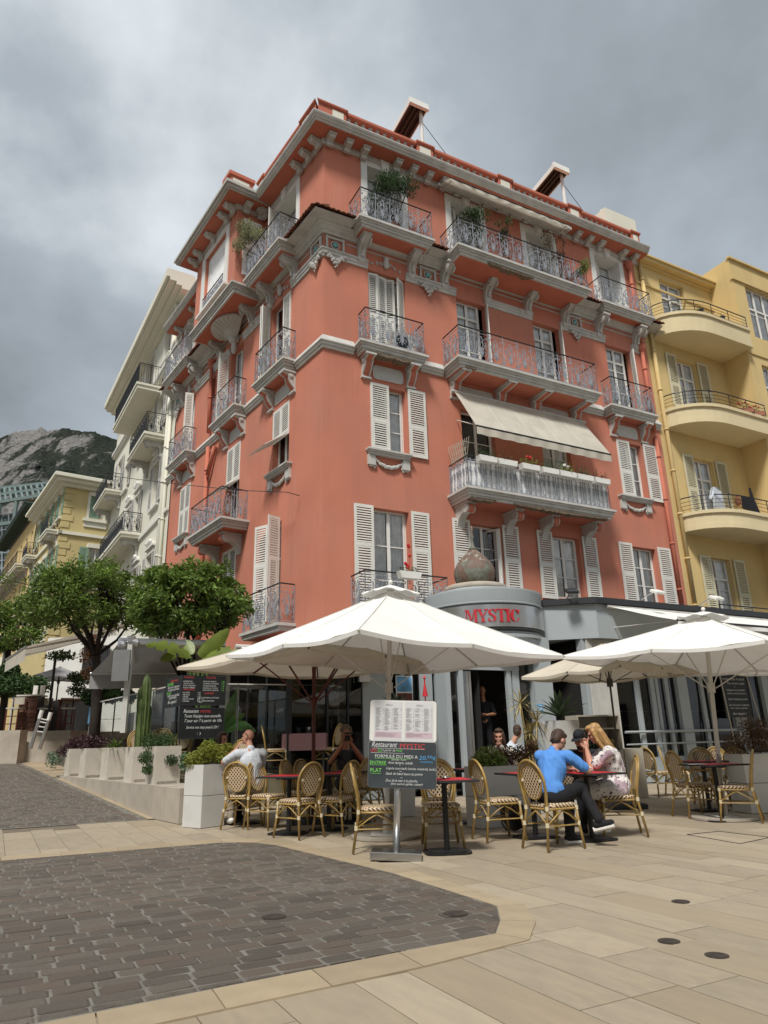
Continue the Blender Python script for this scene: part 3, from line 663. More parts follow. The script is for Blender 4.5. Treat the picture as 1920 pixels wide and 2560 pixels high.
for s in (.14,.74,1.34,3.9): CB.part(cm,'modillion',FL,s,19.31,.08)
for s in (9.2,9.9,10.6,12.4): CB.part(cm,'modillion',FL,s,19.06,.08)
# parapet with balusters
def parapet(F, posts, s_end, o=.53, z=19.64, m0=MC):
    first = posts[0]
    bl = MB().lathe([(.08,0),(.08,.04),(.048,.06),(.043,.09),(.085,.17),(.092,.23),(.055,.32),(.043,.34),(.075,.37),(.075,.405)], 8)
    k = 'balu'; 
    if k not in CB.c: CB.c[k] = bl.mesh('baluster', M['trim'], True)
    for i, (a, c) in enumerate(posts):
        mi = m0 if i == 0 and m0 else 0
        mold(F, a, c, [(o-.42,z-.02),(o,z-.02),(o,z+.56),(o-.42,z+.56)], 'parapet_pier', 'coral2', mi)
        mold(F, a-(0 if mi else .04), c+.04, [(o-.46,z+.56),(o+.04,z+.56),(o+.04,z+.58),(o+.07,z+.60),(o+.07,z+.65),(o-.46,z+.65)], 'coping', 'coral2', mi)
        aa, cc = a+(.0 if mi else .1), c-.1
        mold(F, aa+(.02 if mi else 0), cc, [(o+.001,z+.20),(o+.012,z+.20),(o+.012,z+.50),(o+.001,z+.50)], 'pier_panel', 'cream')
        if i+1 < len(posts):
            e0, e1 = c, posts[i+1][0]
            mold(F, e0, e1, [(o-.30,z-.02),(o,z-.02),(o,z+.08),(o-.30,z+.08)], 'parapet_base', 'coral2')
            mold(F, e0+.04, e1-.04, [(o-.32,z+.48),(o+.02,z+.48),(o+.04,z+.50),(o+.04,z+.59),(o-.32,z+.59)], 'coping', 'coral2')
            n = max(2, round((e1-e0)/.27))
            for j in range(n):
                CB.part(CB.c[k], 'baluster', F, e0+(j+.5)*(e1-e0)/n, z+.08, o-.13)
parapet(FR, [(.05,.55),(3.15,3.78),(6.5,7.1),(9.75,10.35),(13.0,13.45)], 13.5)
parapet(FL, [(.05,.55),(3.2,3.7)], 4)
# --- bay (oriel) on the street side
BO = 1.07; b0, b1 = 4.16, 7.95
m = MB(); xs0, xs1 = FL.x(b0), FL.x(b1)
fw = wall_mesh(FL, b0, b1, 16.1, 19.3, [(5.05,7.05,16.75,18.95)], .18, [M['coral'], M['coral']], BO); CB.part(fw, 'oriel_wall', FL)
m = MB()
for x in (xs0, xs1): m.quad((x,-BO,16.1),(x,0,16.1),(x,0,19.3),(x,-BO,19.3))
CB.part(m.mesh('oriel_wall', M['coral']), 'oriel_wall', FL)
m = MB(); a, c = FL.x(7.05), FL.x(5.05)
m.box(a-.28,a,-BO-.04,-BO,16.5,19.2); m.box(c,c+.28,-BO-.04,-BO,16.5,19.2); m.box(a,c,-BO-.04,-BO,18.95,19.2); m.box(a-.34,c+.34,-BO-.16,-BO,16.42,16.52)
m.cur = 1; m.box(a,c,-BO+.12,-BO+.15,16.75,18.95)
CB.part(m.mesh('window_surround', [M['white'], M['curtain']]), 'window_surround', FL)
railing(CB, FL, 5.1, 7.0, 16.55, .55, BO+.05, side0=False, side1=False, uw=.4)
slab(CB, FL, b0-.12, b1+.12, 16.16, BO+.14, th=.34)
# cornice round the oriel
m1 = molding(FL, b0, b1, [(BO,19.3),(BO+.58,19.3),(BO+.66,19.4),(BO+.66,19.46),(BO+.74,19.58),(BO+.74,19.64),(BO-.4,19.66)], None, OG, 0, 0)
for o in (0,): pass
def eave_ring(F, s0, s1, ob, z):
    z += .10; st = [(.60,z,z+.05),(.67,z+.05,z+.15),(.74,z+.15,z+.26)]
    m = MB(); x0, x1 = sorted((F.x(s0), F.x(s1)))
    for e, za, zb in st: m.box(x0-e, x1+e, -ob-e, -.0, za, zb)
    m.cur = 1; m.box(x0-.55,x1+.55,-ob-.55,-.002,z-.012,z+.01); m.cur = 0
    m.box(x0-.09,x1+.09,-ob-.09,-.001,z-.18,z-.012)
    return CB.part(m.mesh('eaves_cornice', [M['trim'], M['coral2']]), 'eaves_cornice', F)
eave_ring(FL, b0, b1, BO, 19.298)
for s in (4.3,4.85,7.3,7.85,6.1): CB.part(cm,'modillion',FL,s,19.31,BO+.08)
for y_ in (.25,.8):
    p = CB.part(cm,'modillion',FL,b0-.08,19.31,y_); p.rotation_euler.z = FL.rz+PI/2
mold(FL, b0-.1, b0+.45, [(BO-.5,19.66),(BO+.35,19.66),(BO+.35,20.5),(BO-.5,20.5)], 'parapet_pier', 'coral2')
mold(FL, b0-.16, b0+.51, [(BO-.56,20.5),(BO+.43,20.5),(BO+.43,20.64),(BO-.56,20.64)], 'coping', 'coral2')
mold(FL, b1-.4, b1+.1, [(BO-.5,19.66),(BO+.35,19.66),(BO+.35,20.5),(BO-.5,20.5)], 'parapet_pier', 'coral2')
mold(FL, b0+.45, b1-.4, [(BO,20.35),(BO+.3,20.35),(BO+.3,20.55),(BO,20.55)], 'coping', 'coral2')
m = MB().box(FL.x(b0)+.10,FL.x(b0)+.113,-BO-.28,-BO+.35,19.85,20.4); CB.part(m.mesh('pier_panel', M['cream']), 'pier_panel', FL)
for j in range(3): CB.part(CB.c['balu'], 'baluster', FL, b0, 19.66, .15+.22*j)
# roller blind on the side of the oriel
m = MB().box(FL.x(b0)+.001,FL.x(b0)+.03,-BO+.25,-.15,16.6,18.95)
for i in range(38): m.box(FL.x(b0)+.03,FL.x(b0)+.038,-BO+.25,-.15,16.62+i*.061,16.655+i*.061)
CB.part(m.mesh('roller_blind', M['curtain']), 'roller_blind', FL)
m = MB()   # shell under the oriel
n = 13
for i in range(n):
    a = PI*(.08+.84*i/(n-1)); L_ = .95
    m.tube([(0,-.12,-.55),(math.cos(a)*L_*.5,-.12-math.sin(a)*.35,-.22),(math.cos(a)*L_,-.15-math.sin(a)*.78,0.0)], [.05,.10,.15], 6)
m.sphere((0,-.2,-.55), .17, 8, 6); m.sphere((0,-.15,-.85), .13, 8, 6, (1,.8,2.2))
CB.part(m.mesh('shell_ornament', M['trim']), 'shell_ornament', FL, 6.15, 15.82, .0)
# --- balconies
c4, c3, c2 = console_mesh(CB), console_mesh(CB,.26,.62,.40,'F3'), console_mesh(CB,.24,.66,.62,'F2')
c3L = console_mesh(CB,.26,.62,.80,'F3')
slab(CB,FR,.80,3.45,16.18,.86); railing(CB,FR,.87,3.38,16.18,1.04,.80)
slab(CB,FR,4.10,9.72,16.10,1.16); railing(CB,FR,4.22,9.60,16.10,1.06,1.10)
slab(CB,FR,10.72,13.38,16.27,.72); railing(CB,FR,10.80,13.31,16.27,1.08,.66)
slab(CB,FL,1.28,3.92,16.18,.86); railing(CB,FL,1.36,3.84,16.18,1.02,.80)
slab(CB,FL,9.65,12.55,16.25,.76); railing(CB,FL,9.85,12.45,16.25,1.08,.70)
for s in (1.1,2.87,4.12,5.83,7.55,9.22,10.85,12.75): CB.part(c4,'bracket',FR,s+.13,15.88,.0)
for s in (1.7,3.4,4.8,7.6,9.75,11.7): CB.part(c4,'bracket',FL,s,15.88,.0)
slab(CB,FR,.93,3.22,12.15,.52); railing(CB,FR,1.13,3.10,12.15,1.11,.45)
slab(CB,FR,3.97,9.75,12.15,.96); railing(CB,FR,4.08,9.64,12.15,1.09,.90)
slab(CB,FR,10.62,12.95,12.17,.52); railing(CB,FR,10.80,12.84,12.17,1.11,.45)
slab(CB,FL,1.48,3.68,12.18,.52); railing(CB,FL,1.66,3.55,12.18,1.10,.45)
slab(CB,FL,5.05,7.28,12.17,.52); railing(CB,FL,5.24,7.12,12.17,1.11,.45)
slab(CB,FL,9.62,11.95,12.15,.52); railing(CB,FL,9.97,11.85,12.15,1.12,.45)
for s in (1.33,2.82,11.05,12.55): CB.part(c3,'bracket',FR,s,11.84,.0)
for s in (4.38,6.12,7.55,9.3): CB.part(c3L,'bracket',FR,s,11.84,.0)
for s in (1.75,3.2,5.3,6.75,9.95,11.4): CB.part(c3,'bracket',FL,s,11.84,.0)
slab(CB,FR,3.93,9.60,7.95,1.04); railing(CB,FR,4.05,9.45,7.95,.94,.95,'cast',uw=.54)
m = MB().quad((-5.38,-.005,.05),(0,-.005,.05),(0,-.005,.84),(-5.38,-.005,.84)) if False else MB().quad((0,-.91,.05),(5.36,-.91,.05),(5.36,-.91,.82),(0,-.91,.82)); m.quad((0,-.91,.05),(0,-.03,.05),(0,-.03,.82),(0,-.91,.82)); CB.part(m.mesh('privacy_sheet',M['sheet']),'privacy_sheet',FR,4.08,7.95)
slab(CB,FL,4.58,7.55,7.96,.96); railing(CB,FL,4.78,7.42,7.96,1.04,.90)
for s in (4.3,6.05,7.42,9.18): CB.part(c2,'bracket',FR,s,7.64,.0)
for s in (5.25,7.05): CB.part(c2,'bracket',FL,s,7.64,.0)
slab(CB,FR,.75,3.32,4.22,.85,th=.2,steps=((0,-.08,0),(.06,-.2,-.08))); railing(CB,FR,.81,3.25,4.22,1.06,.80)
slab(CB,FL,1.38,3.8,4.22,.55,th=.2,steps=((0,-.08,0),(.06,-.2,-.08))); railing(CB,FL,1.46,3.73,4.22,1.06,.46)
slab(CB,FL,9.6,12.0,4.22,.55,th=.2,steps=((0,-.08,0),(.06,-.2,-.08))); railing(CB,FL,9.7,11.9,4.22,1.06,.46)
# broken render on the slab undersides
def crumble(F, s0, s1, z, o, w=.14):
    m = MB(); n = max(6, int((s1-s0)/.07)); rr = random.Random(int(s0*91)); vs = []
    for i in range(n+1):
        s = s0+(s1-s0)*i/n; t = abs(math.sin(PI*i/n))**.4; q = w*t*(.5+rr.random()*.7)
        vs += [(F.x(s),-o-.012,z+.01),(F.x(s),-o-.012,z-.02-q*.35),(F.x(s),-o+q*1.6,z-.045-rr.random()*.03)]
    m.add(vs, [f for i in range(n) for f in ((3*i,3*i+3,3*i+4,3*i+1),(3*i+1,3*i+4,3*i+5,3*i+2))])
    CB.part(m.mesh('broken_render', M['break']), 'broken_render', F)
crumble(FR,1.15,2.75,11.87,.40,.2); crumble(FR,4.1,5.0,7.67,.9,.2); crumble(FR,5.6,9.3,7.67,.92,.17); crumble(FR,4.3,4.7,11.9,.85,.12); crumble(FR,5.3,7.2,15.84,1.04,.14)
# plaques above F2 windows
def plaque(F, s, z, w=1.02, h=.46, o=.012):
    f = lambda p, q, t: (p, -t, q); c_ = .10
    pts = [(-w/2+c_,-h/2),(w/2-c_,-h/2),(w/2-.03,-h/2+.04),(w/2,-h/2+c_),(w/2,h/2-c_),(w/2-.03,h/2-.04),(w/2-c_,h/2),(-w/2+c_,h/2),(-w/2+.03,h/2-.04),(-w/2,h/2-c_),(-w/2,-h/2+c_),(-w/2+.03,-h/2+.04)]
    m = MB().prism(pts, f, 0, o); CB.part(m.mesh('plaque', M['trim']), 'plaque', F, s, z)
    m = MB().tube([(p*1.03,-o,q*1.06) for p, q in pts], .012, 4, closed=True); CB.part(m.mesh('plaque_frame', M['coral2']), 'plaque_frame', F, s, z)
plaque(FR,2.08,11.48); plaque(FR,11.78,11.48); plaque(FL,2.5,11.5); plaque(FL,6.0,11.5); plaque(FL,10.7,11.5); plaque(FR,5.25,11.48,1.3); plaque(FR,8.4,11.48,1.3)
# sills
for F, s, w_ in ((FR,2.0,1.42),(FR,11.65,1.55),(FL,2.5,1.5),(FL,10.75,1.4)):
    m = MB()
    for e, za, zb, d in ((0,-.05,0,.20),(.03,-.10,-.05,.17),(.06,-.16,-.10,.13)): m.box(-w_/2+e,w_/2-e,-d,0,za,zb)
    CB.part(m.mesh('window_sill', M['trim']), 'window_sill', F, s, 8.97, 0); swag(CB, F, s, 8.80, w_*.78)
# tiled little roofs between the top balconies
def tile_roof(F, s0, s1, mit=0.0, both=False):
    m = molding(F, s0, s1, [(0,16.03),(.34,16.03),(.58,16.10),(.58,16.14),(0,16.40)], None, OG, mit, 0)
    r_ = put(m.mesh('tiled_eave', M['trim']), 'tiled_eave', CB.e)
    a0 = s0-mit*.62; n = max(2, round((s1-a0)/.17))
    if 'tl' not in CB.c:
        t = MB(); k = 6; vs = []
        for yy, zz in ((-.10,.0),(.52,.27)):
            for i in range(k+1):
                a = PI*i/k; vs += [(.085*math.cos(a),yy,zz+.062*math.sin(a)),(.068*math.cos(a),yy,zz+.045*math.sin(a))]
        fs = []
        for i in range(k):
            p = 2*i; q = 2*(k+1)+2*i; fs += [(p,p+2,q+2,q),(p+1,q+1,q+3,p+3),(p,p+1,p+3,p+2)]
        t.add(vs, fs); CB.c['tl'] = t.mesh('roof_tile', M['tile'])
    for i in range(n):
        s = a0+(i+.5)*(s1-a0)/n
        put(CB.c['tl'], 'roof_tile', r_, F.P(s, 16.145+rnd.uniform(-.01,.01), .60)-OG, F.rz+rnd.uniform(-.04,.04))
tile_roof(FR,0,.78,MC); tile_roof(FL,0,1.25,MC); tile_roof(FR,3.47,4.08); tile_roof(FR,9.74,10.70); tile_roof(FR,13.4,13.9); tile_roof(FL,8.1,9.62); tile_roof(FL,3.94,4.1); tile_roof(FL,12.58,13.1)
# drainpipes
def pipe(F, pts, r=.07, mt='coral2', par=CB, name='drainpipe'):
    m = MB().tube([tuple(F.P(s,z,o)-par.loc) for s,z,o in pts], r, 8)
    for (s,z,o),(s2,z2,o2) in zip(pts, pts[1:]):
        L_ = abs(z2-z)
        for k_ in range(int(L_/1.6)):
            t = (k_+.5)/max(1,int(L_/1.6)); c = F.P(s+(s2-s)*t, z+(z2-z)*t, o+(o2-o)*t)-par.loc; m.cyl((c.x,c.y,c.z), r*1.3, .06, 8)
    return put(m.mesh(name, M[mt], True), name, par.e)
pipe(FR,[(13.1,18.9,.12),(13.1,15.4,.12)]); pipe(FR,[(13.08,15.1,.12),(13.08,11.7,.12)]); pipe(FR,[(13.1,11.5,.1),(13.1,5.0,.1)])
pipe(FL,[(8.35,15.3,.12),(8.3,12.4,.12)]); pipe(FL,[(8.25,11.8,.12),(8.2,4.0,.12)]); pipe(FL,[(7.6,11.6,.1),(7.75,11.3,.12),(8.1,10.6,.14)],.08)
for s,z in ((13.1,18.75),(13.08,15.0),(8.35,15.2)):
    F = FL if s < 9 else FR; m = MB().lathe([(.07,0),(.15,.12),(.17,.24),(.17,.30)],10); CB.part(m.mesh('hopper', M['coral2']), 'hopper', F, s, z, .12)
# ground floor walls of the block behind the restaurant
m = MB(); vq(m, FR.P(0,0,0)-K, pR-K, 0, 3.0); vq(m, K-K, pL-K, 0, 3.0); put(m.mesh('ground_floor_wall', M['coral']), 'ground_floor_wall', CB.e)
# --- things on the building
def awning(name, label, cat, F, s0, s1, zt, zb, ot, ob, valh, mt='awn', ds=0.0, sag=.0, wave=0, org=None, seams=0):
    L0 = F.P(s0, zt, ot); t = thing(name, label, cat, L0)
    n = 16; m = MB(); vs = []
    for i in range(n+1):
        for j in range(5):
            u, v = i/n, j/4; s = s0+(s1-s0)*u + ds*v
            vs.append(F.P(s, zt+(zb-zt)*v-sag*math.sin(PI*v)+.012*math.sin(u*23+v*5), ot+(ob-ot)*v)-L0)
    m.add(vs, [(i*5+j,(i+1)*5+j,(i+1)*5+j+1,i*5+j+1) for i in range(n) for j in range(4)])
    put(m.mesh('canopy', M[mt], True), 'canopy', t)
    if seams:
        m = MB()
        for q in range(1, seams):
            u = q/seams; m.tube([F.P(s0+(s1-s0)*u+ds*v, zt+(zb-zt)*v-sag*math.sin(PI*v)+.012*math.sin(u*23+v*5)+.004, ot+(ob-ot)*v)-L0 for v in (0,.25,.5,.75,1)], .006, 4)
        put(m.mesh('seam', M['white']), 'seam', t)
    m = MB(); vs = []; n = 90
    for i in range(n+1):
        u = i/n; s = s0+(s1-s0)*u+ds; w_ = wave*abs(math.sin(u*PI*(s1-s0)/.5)); 
        vs += [F.P(s, zb-.02, ob+.012)-L0, F.P(s, zb-valh*(.55 if wave else 1)-w_, ob+.012+.02*math.sin(u*60))-L0]
    m.add(vs, [(2*i,2*i+2,2*i+3,2*i+1) for i in range(n)]); put(m.mesh('valance', M[mt]), 'valance', t)
    m = MB().tube([F.P(s0+ds,zb-.01,ob)-L0, F.P(s1+ds,zb-.01,ob)-L0], .03, 6); put(m.mesh('front_bar', M['anth']), 'front_bar', t)
    m = MB().tube([F.P(s0-.1,zt,ot)-L0, F.P(s1+.1,zt,ot)-L0], .05, 8)
    put(m.mesh('roller', M['trim']), 'roller', t)
    m = MB()
    for s in (s0+.15, s1-.15): m.tube([F.P(s,zt-.55*(zt-zb) if valh > .1 else zt,.03)-L0, F.P(s+ds,zb,ob)-L0], .018, 6)
    put(m.mesh('arm', M['trim']), 'arm', t)
    return t
awning('awning', 'large cream awning lowered over the second floor balcony with flower boxes', 'awning', FR, 4.28, 9.5, 11.35, 9.74, .18, 1.25, .27, ds=-.05, seams=5)
awning('awning', 'narrow rolled up cream awning with scalloped edge under the eaves', 'awning', FR, 4.2, 9.5, 19.16, 18.98, .22, .80, .16, wave=.10, mt='awn')
# flower boxes on the cast railing
def leafball(m, c, r, n, size, flat=1.0, rr=rnd, up=.0):
    for _ in range(n):
        v = Vector((rr.gauss(0,1), rr.gauss(0,1), rr.gauss(0,1))); v.normalize(); v *= r*(rr.random()**.45)
        p = Vector(c)+Vector((v.x, v.y, v.z*flat)); a = Vector((rr.gauss(0,1), rr.gauss(0,1), rr.gauss(0,1)+up)).normalized(); b = a.orthogonal().normalized()*.42
        L_ = size*(.6+.8*rr.random()); q = a*L_; h = b*L_
        m.add([p-q*.5, p+h*.5-q*.05, p+q*.5, p-h*.5-q*.05], [(0,1,2,3)])
flab = ['with trailing green leaves beside the wooden lattice','with dry brown stems, second from the lattice','with a single red geranium','with low succulents beside the geranium box','with small white flowers','with drooping leaves, second from the right end','with spiky reddish plants at the right end of the railing']
for i, (a, c) in enumerate(((4.30,4.93),(4.96,5.66),(5.82,6.5),(6.58,7.22),(7.26,7.92),(7.96,8.62),(8.68,9.32))):
    t = thing('flower_box', 'white plastic flower box '+flab[i], 'flower box', FR.P((a+c)/2, 8.70, 1.12), FR.rz, 'flower boxes hung on the balcony railing')
    w_ = (c-a)/2; m = MB().prism([(-w_*.9,0),(w_*.9,0),(w_,.17),(-w_,.17)], lambda p,q,tt: (p,tt,q), -.10, .10); put(m.mesh('box', M['white']), 'box', t)
    m = MB(); 
    for k_ in range(4): leafball(m, (-w_*.7+k_*w_*.45,0,.24+.04*rnd.random()), .11+.05*rnd.random(), 34, .07)
    for k_ in range(8): x = rnd.uniform(-w_*.8,w_*.8); m.tube([(x,0,.17),(x+rnd.uniform(-.08,.08),rnd.uniform(-.1,.05),.35+.2*rnd.random())], .005, 3)
    put(m.mesh('foliage', M[['leafd','rust','leaf','leafd','leaf','leafd','rust'][i]]), 'foliage', t)
    if i in (2,4):
        m = MB(); [m.sphere((rnd.uniform(-.1,.12),-.02,.36+rnd.uniform(0,.08)), .05 if i==2 else .03, 7, 5) for _ in range(3 if i==2 else 8)]
        put(m.mesh('flower', M['flower' if i == 2 else 'white']), 'flower', t, kind='stuff')
t = thing('flower_box', 'white flower box of red geraniums on the first floor balcony above the umbrella', 'flower box', FR.P(2.02,5.12,.92), FR.rz, 'flower boxes hung on the balcony railing')
put(MB().prism([(-.27,0),(.27,0),(.33,.18),(-.33,.18)], lambda p,q,tt: (p,tt,q), -.10, .10).mesh('box', M['white']), 'box', t)
m = MB(); [leafball(m, (-.22+k_*.15,0,.24), .09, 40, .06) for k_ in range(4)]; put(m.mesh('foliage', M['leafd']), 'foliage', t)
m = MB(); [m.sphere((x,0,z), .045, 7, 5) for x,z in ((-.1,.40),(-.02,.33),(-.06,.36),(.03,.62),(.02,.86),(.0,.90),(-.05,.30))]; m.tube([(0,0,.2),(.03,0,.6),(.02,0,.9)], .006, 4); put(m.mesh('flower', M['flower']), 'flower', t, kind='stuff')
# potted shrubs on the top balconies
def potplant(label, loc, h, r, mt, n=500, size=.09, lean=(0,0), spread=1.0, pot='tile'):
    t = thing('potted_shrub', label, 'plant', loc)
    put(MB().lathe([(.12,0),(.16,.02),(.19,.30),(.2,.34)],12).mesh('pot', M[pot]), 'pot', t)
    rr = random.Random(int(h*1000)+n); m = MB(); lf = MB()
    for k_ in range(9):
        a = rr.random()*6.3; q = Vector((lean[0]+math.cos(a)*r*spread*rr.random(), lean[1]+math.sin(a)*r*rr.random(), h*(.55+.45*rr.random())))
        m.tube([(0,0,.3), tuple(q*.5+Vector((0,0,.15))), tuple(q)], [.02,.012,.005], 5); leafball(lf, q, r*.5, n//6, size*1.05, rr=rr)
    put(m.mesh('stem', M['bark']), 'stem', t); put(lf.mesh('foliage', M[mt]), 'foliage', t, kind='stuff'); return t
potplant('leafy green shrub in a pot on the top left front balcony beside the corner', FR.P(2.2,16.2,.45), 2.3, .75, 'leafd', 1500, .10)
potplant('leafy shrub on the long top balcony left of the middle window', FR.P(5.35,16.15,.6), 1.9, .55, 'leafd', 900, .09)
potplant('small bushy plant beside the leafy shrub on the long top balcony', FR.P(6.3,16.15,.7), 1.9, .32, 'leafd', 400, .09)
potplant('twiggy reddish plant on the right end of the long top balcony', FR.P(8.85,16.15,.7), 2.3, .42, 'rust', 420, .09, spread=1.3)
potplant('bright green fern like plant hanging over the long top balcony rail', FR.P(9.1,16.15,.85), 1.0, .35, 'leaf', 420, .08, lean=(.35,-.1))
potplant('pale flowering climber spilling over the top balcony on the street side', FL.P(2.9,16.2,.55), 2.2, .55, 'leafpale', 1500, .08, lean=(-.35,.4), spread=1.3)
t = thing('air_conditioner', 'round fan air conditioner standing on the third floor corner balcony', 'air conditioner', FR.P(2.45,12.16,.25), FR.rz)
put(MB().box(-.38,.38,-.14,.14,0,.6).mesh('casing', M['trim']), 'casing', t); put(MB().prism([(.22*math.cos(q*PI/8),.3+.22*math.sin(q*PI/8)) for q in range(16)], lambda p,q,tt:(p-.08,tt,q), -.155,-.14).mesh('fan_grille', M['anth']), 'fan_grille', t)
# lattice
m = MB(); 
for i in range(8):
    for sg in (-1,1): m.box(0,0,0,0,0,0) if False else m.tube([(i*.09-.02,-.0,.0),(i*.09-.02+sg*.14,0,.62)], .009, 4)
m.tube([(0,0,.05),(.62,0,.32)],.009,4)
o = m.build('wooden_lattice', M['wood'], None, FR.P(4.02,8.86,.25), FR.rz-PI/2+.15); tag(o,'small expanding wooden lattice at the left end of the flower box balcony','lattice')
# tilted roof units on white posts
for i, (s_, hz) in enumerate(((4.35,4.55),(11.35,4.52))):
    t = thing('roof_unit', ['tilted dark ribbed roof unit with a white end on a white post, nearest the corner','tilted dark ribbed roof unit with a white end on a white post, farther right'][i], 'roof unit', FR.P(s_,19.62,-1.1), FR.rz, 'tilted units on the roof')
    m = MB(); m.M = Matrix.Translation((0,0,hz)) @ Matrix.Rotation(math.radians(-7),4,'X')
    m.box(-.36,.36,.06,1.9,-.02,.05); m.box(-.36,-.28,.06,1.9,-.16,-.02); m.box(.28,.36,.06,1.9,-.16,-.02); m.box(-.12,-.06,.06,1.9,-.12,-.02); m.box(.06,.12,.06,1.9,-.12,-.02); put(m.mesh('panel', M['brownm']), 'panel', t)
    m = MB(); m.M = Matrix.Translation((0,0,hz)) @ Matrix.Rotation(math.radians(-7),4,'X'); m.box(-.42,.42,-.06,.06,-.20,.10); put(m.mesh('end_cap', M['white']), 'end_cap', t)
    m = MB(); m.M = Matrix.Translation((0,0,hz)) @ Matrix.Rotation(math.radians(-7),4,'X'); m.box(-.39,-.36,.0,1.9,-.17,.06); m.box(.36,.39,.0,1.9,-.17,.06); put(m.mesh('side_rail', M['white']), 'side_rail', t)
    put(MB().cyl((.25,.25,0),.07,hz-.05,10).mesh('post', M['white']), 'post', t)
    put(MB().tube([(.25,.25,hz-.5),(3.2,.3,1.0)],.012,4).mesh('stay_wire', M['anth']), 'stay_wire', t)
o = MB().box(-.9,.9,-.4,.4,0,3.0).cyl((-.6,0,3.0),.12,.25,10).build('chimney_stack', M['cream'], None, FR.P(14.2,19.6,-1.2), FR.rz); tag(o,'pale rendered chimney stack at the right end of the coral roof','chimney')
# wall wires
def wire(pts, label, r=.012, name='cable'):
    L0 = Vector(pts[0]); o = MB().tube([Vector(p)-L0 for p in pts], r, 4).build(name, M['anth'], None, L0); return tag(o, label, 'cable')
a_, b_ = FL.P(1.2,7.75,.05), Vector((-26,38,17)); wire([a_, a_+Vector((-.3,-.25,.02)), *[a_.lerp(atY(0,1145,26), t)-Vector((0,0,1.2*4*t*(1-t)*.12)) for t in (.15,.3,.45,.6,.75,.9,1)]], 'thin cable running from the coral wall across the street')
# hooks on the wall
# ================= restaurant pavilion in front of the ground floor
PV = Bld('restaurant_pavilion', 'grey glass fronted restaurant pavilion with a round entrance drum and red lettering', FR.P(4.1,0,1.08))
DC0 = PV.loc; RD = 1.52
PVp = lambda v: v-PV.loc
m = MB()
RDc = lambda a, r: (r*math.sin(a), r*math.cos(a))
def arc_wall(m, r, z0, z1, a0, a1, n=40, r2=None):
    r2 = r if r2 is None else r2; vs = []
    for i in range(n+1):
        a = a0+(a1-a0)*i/n; vs += [(r*math.sin(a), r*math.cos(a), z0), (r2*math.sin(a), r2*math.cos(a), z1)]
    m.add(vs, [(2*i,2*i+2,2*i+3,2*i+1) for i in range(n)])
A0, A1 = math.radians(60), math.radians(300)
for r, z0, z1, r2 in ((RD,2.95,3.70,RD),(RD,3.70,3.71,RD+.05),(RD,4.30,4.34,RD+.05),(RD+.05,4.34,4.38,RD+.05),(RD+.02,4.38,4.66,RD+.06),(RD+.06,4.66,4.70,RD+.06),(RD+.06,4.70,4.75,RD-.1),(RD-.1,4.75,4.80,.4)):
    arc_wall(m, r, z0, z1, A0, A1, 48, r2)
m.build('entrance_drum', M['grey'], PV.e)
m = MB(); arc_wall(m, RD+.055, 3.74, 4.28, A0, A1, 48); arc_wall(m, RD+.055, 4.28, 4.285, A0, A1, 48, RD); arc_wall(m, RD, 3.735, 3.74, A0, A1, 48, RD+.055)
m.build('sign_band', M['alu'], PV.e, smooth=True)
m = MB(); arc_wall(m, RD+.03, 4.29, 4.32, A0, A1, 48); arc_wall(m, RD+.02, 3.64, 3.69, A0, A1, 48); m.build('shadow_gap', M['anth'], PV.e)
m = MB(); arc_wall(m, RD+.05, 3.50, 3.58, A0, A1, 48); arc_wall(m, RD+.0, 3.58, 3.60, A0, A1, 48, RD+.05); m.build('drum_moulding', M['grey'], PV.e)
# stencil serif letters bent round the band
def letter(polys, ac, name='letter', h=.31, r=RD+.062):
    mm = MB()
    for pl in polys:
        k = len(pl); f = []
        for rr in (r, r+.018): f += [(rr*math.sin(ac-x*h/r), rr*math.cos(ac-x*h/r), 3.855+y*h) for x, y in pl]
        mm.add(f, [tuple(range(k,2*k))]+[(i,(i+1)%k,k+(i+1)%k,k+i) for i in range(k)])
    mm.build(name, M['red'], PV.e)
def rect(x0,y0,x1,y1): return [(x0,y0),(x1,y0),(x1,y1),(x0,y1)]
def arcp(cx,cy,rx,ry,a0,a1,t0,t1=None,n=9):
    t1 = t0 if t1 is None else t1; o_, i_ = [], []
    for i in range(n+1):
        a = math.radians(a0+(a1-a0)*i/n); u = i/n; t = t0+(t1-t0)*math.sin(PI*u)
        o_.append((cx+rx*math.cos(a), cy+ry*math.sin(a))); i_.append((cx+(rx-t)*math.cos(a), cy+(ry-t*.55)*math.sin(a)))
    return [o_[i:i+2]+i_[i:i+2][::-1] for i in range(n)]
LM = [rect(-.52,0,-.30,.06),rect(-.44,.06,-.38,.94),rect(-.52,.94,-.26,1),[(-.36,.97),(-.20,.97),(.0,.30),(-.08,.12)],[(.04,.12),(.02,.26),(.22,.97),(.26,.97)],rect(.24,.06,.42,.94),rect(.18,0,.50,.06),rect(.24,.94,.50,1)]
LY = [rect(-.44,.94,-.06,1),rect(.14,.94,.44,1),[(-.36,.94),(-.16,.94),(.06,.48),(-.10,.40)],[(.26,.94),(.34,.94),(.10,.46),(.07,.56)],rect(-.09,.06,.09,.36),rect(-.18,0,.18,.06)]
LS = arcp(0,.74,.30,.26,20,95,.10,.10)+arcp(-.02,.74,.28,.26,105,250,.14,.20)+[[(-.20,.60),(-.08,.68),(.24,.42),(.14,.30)]]+arcp(.02,.26,.28,.26,-75,62,.14,.20)+arcp(0,.26,.32,.26,200,262,.10,.10)+[rect(.22,.68,.29,.98),rect(-.32,.02,-.25,.32)]
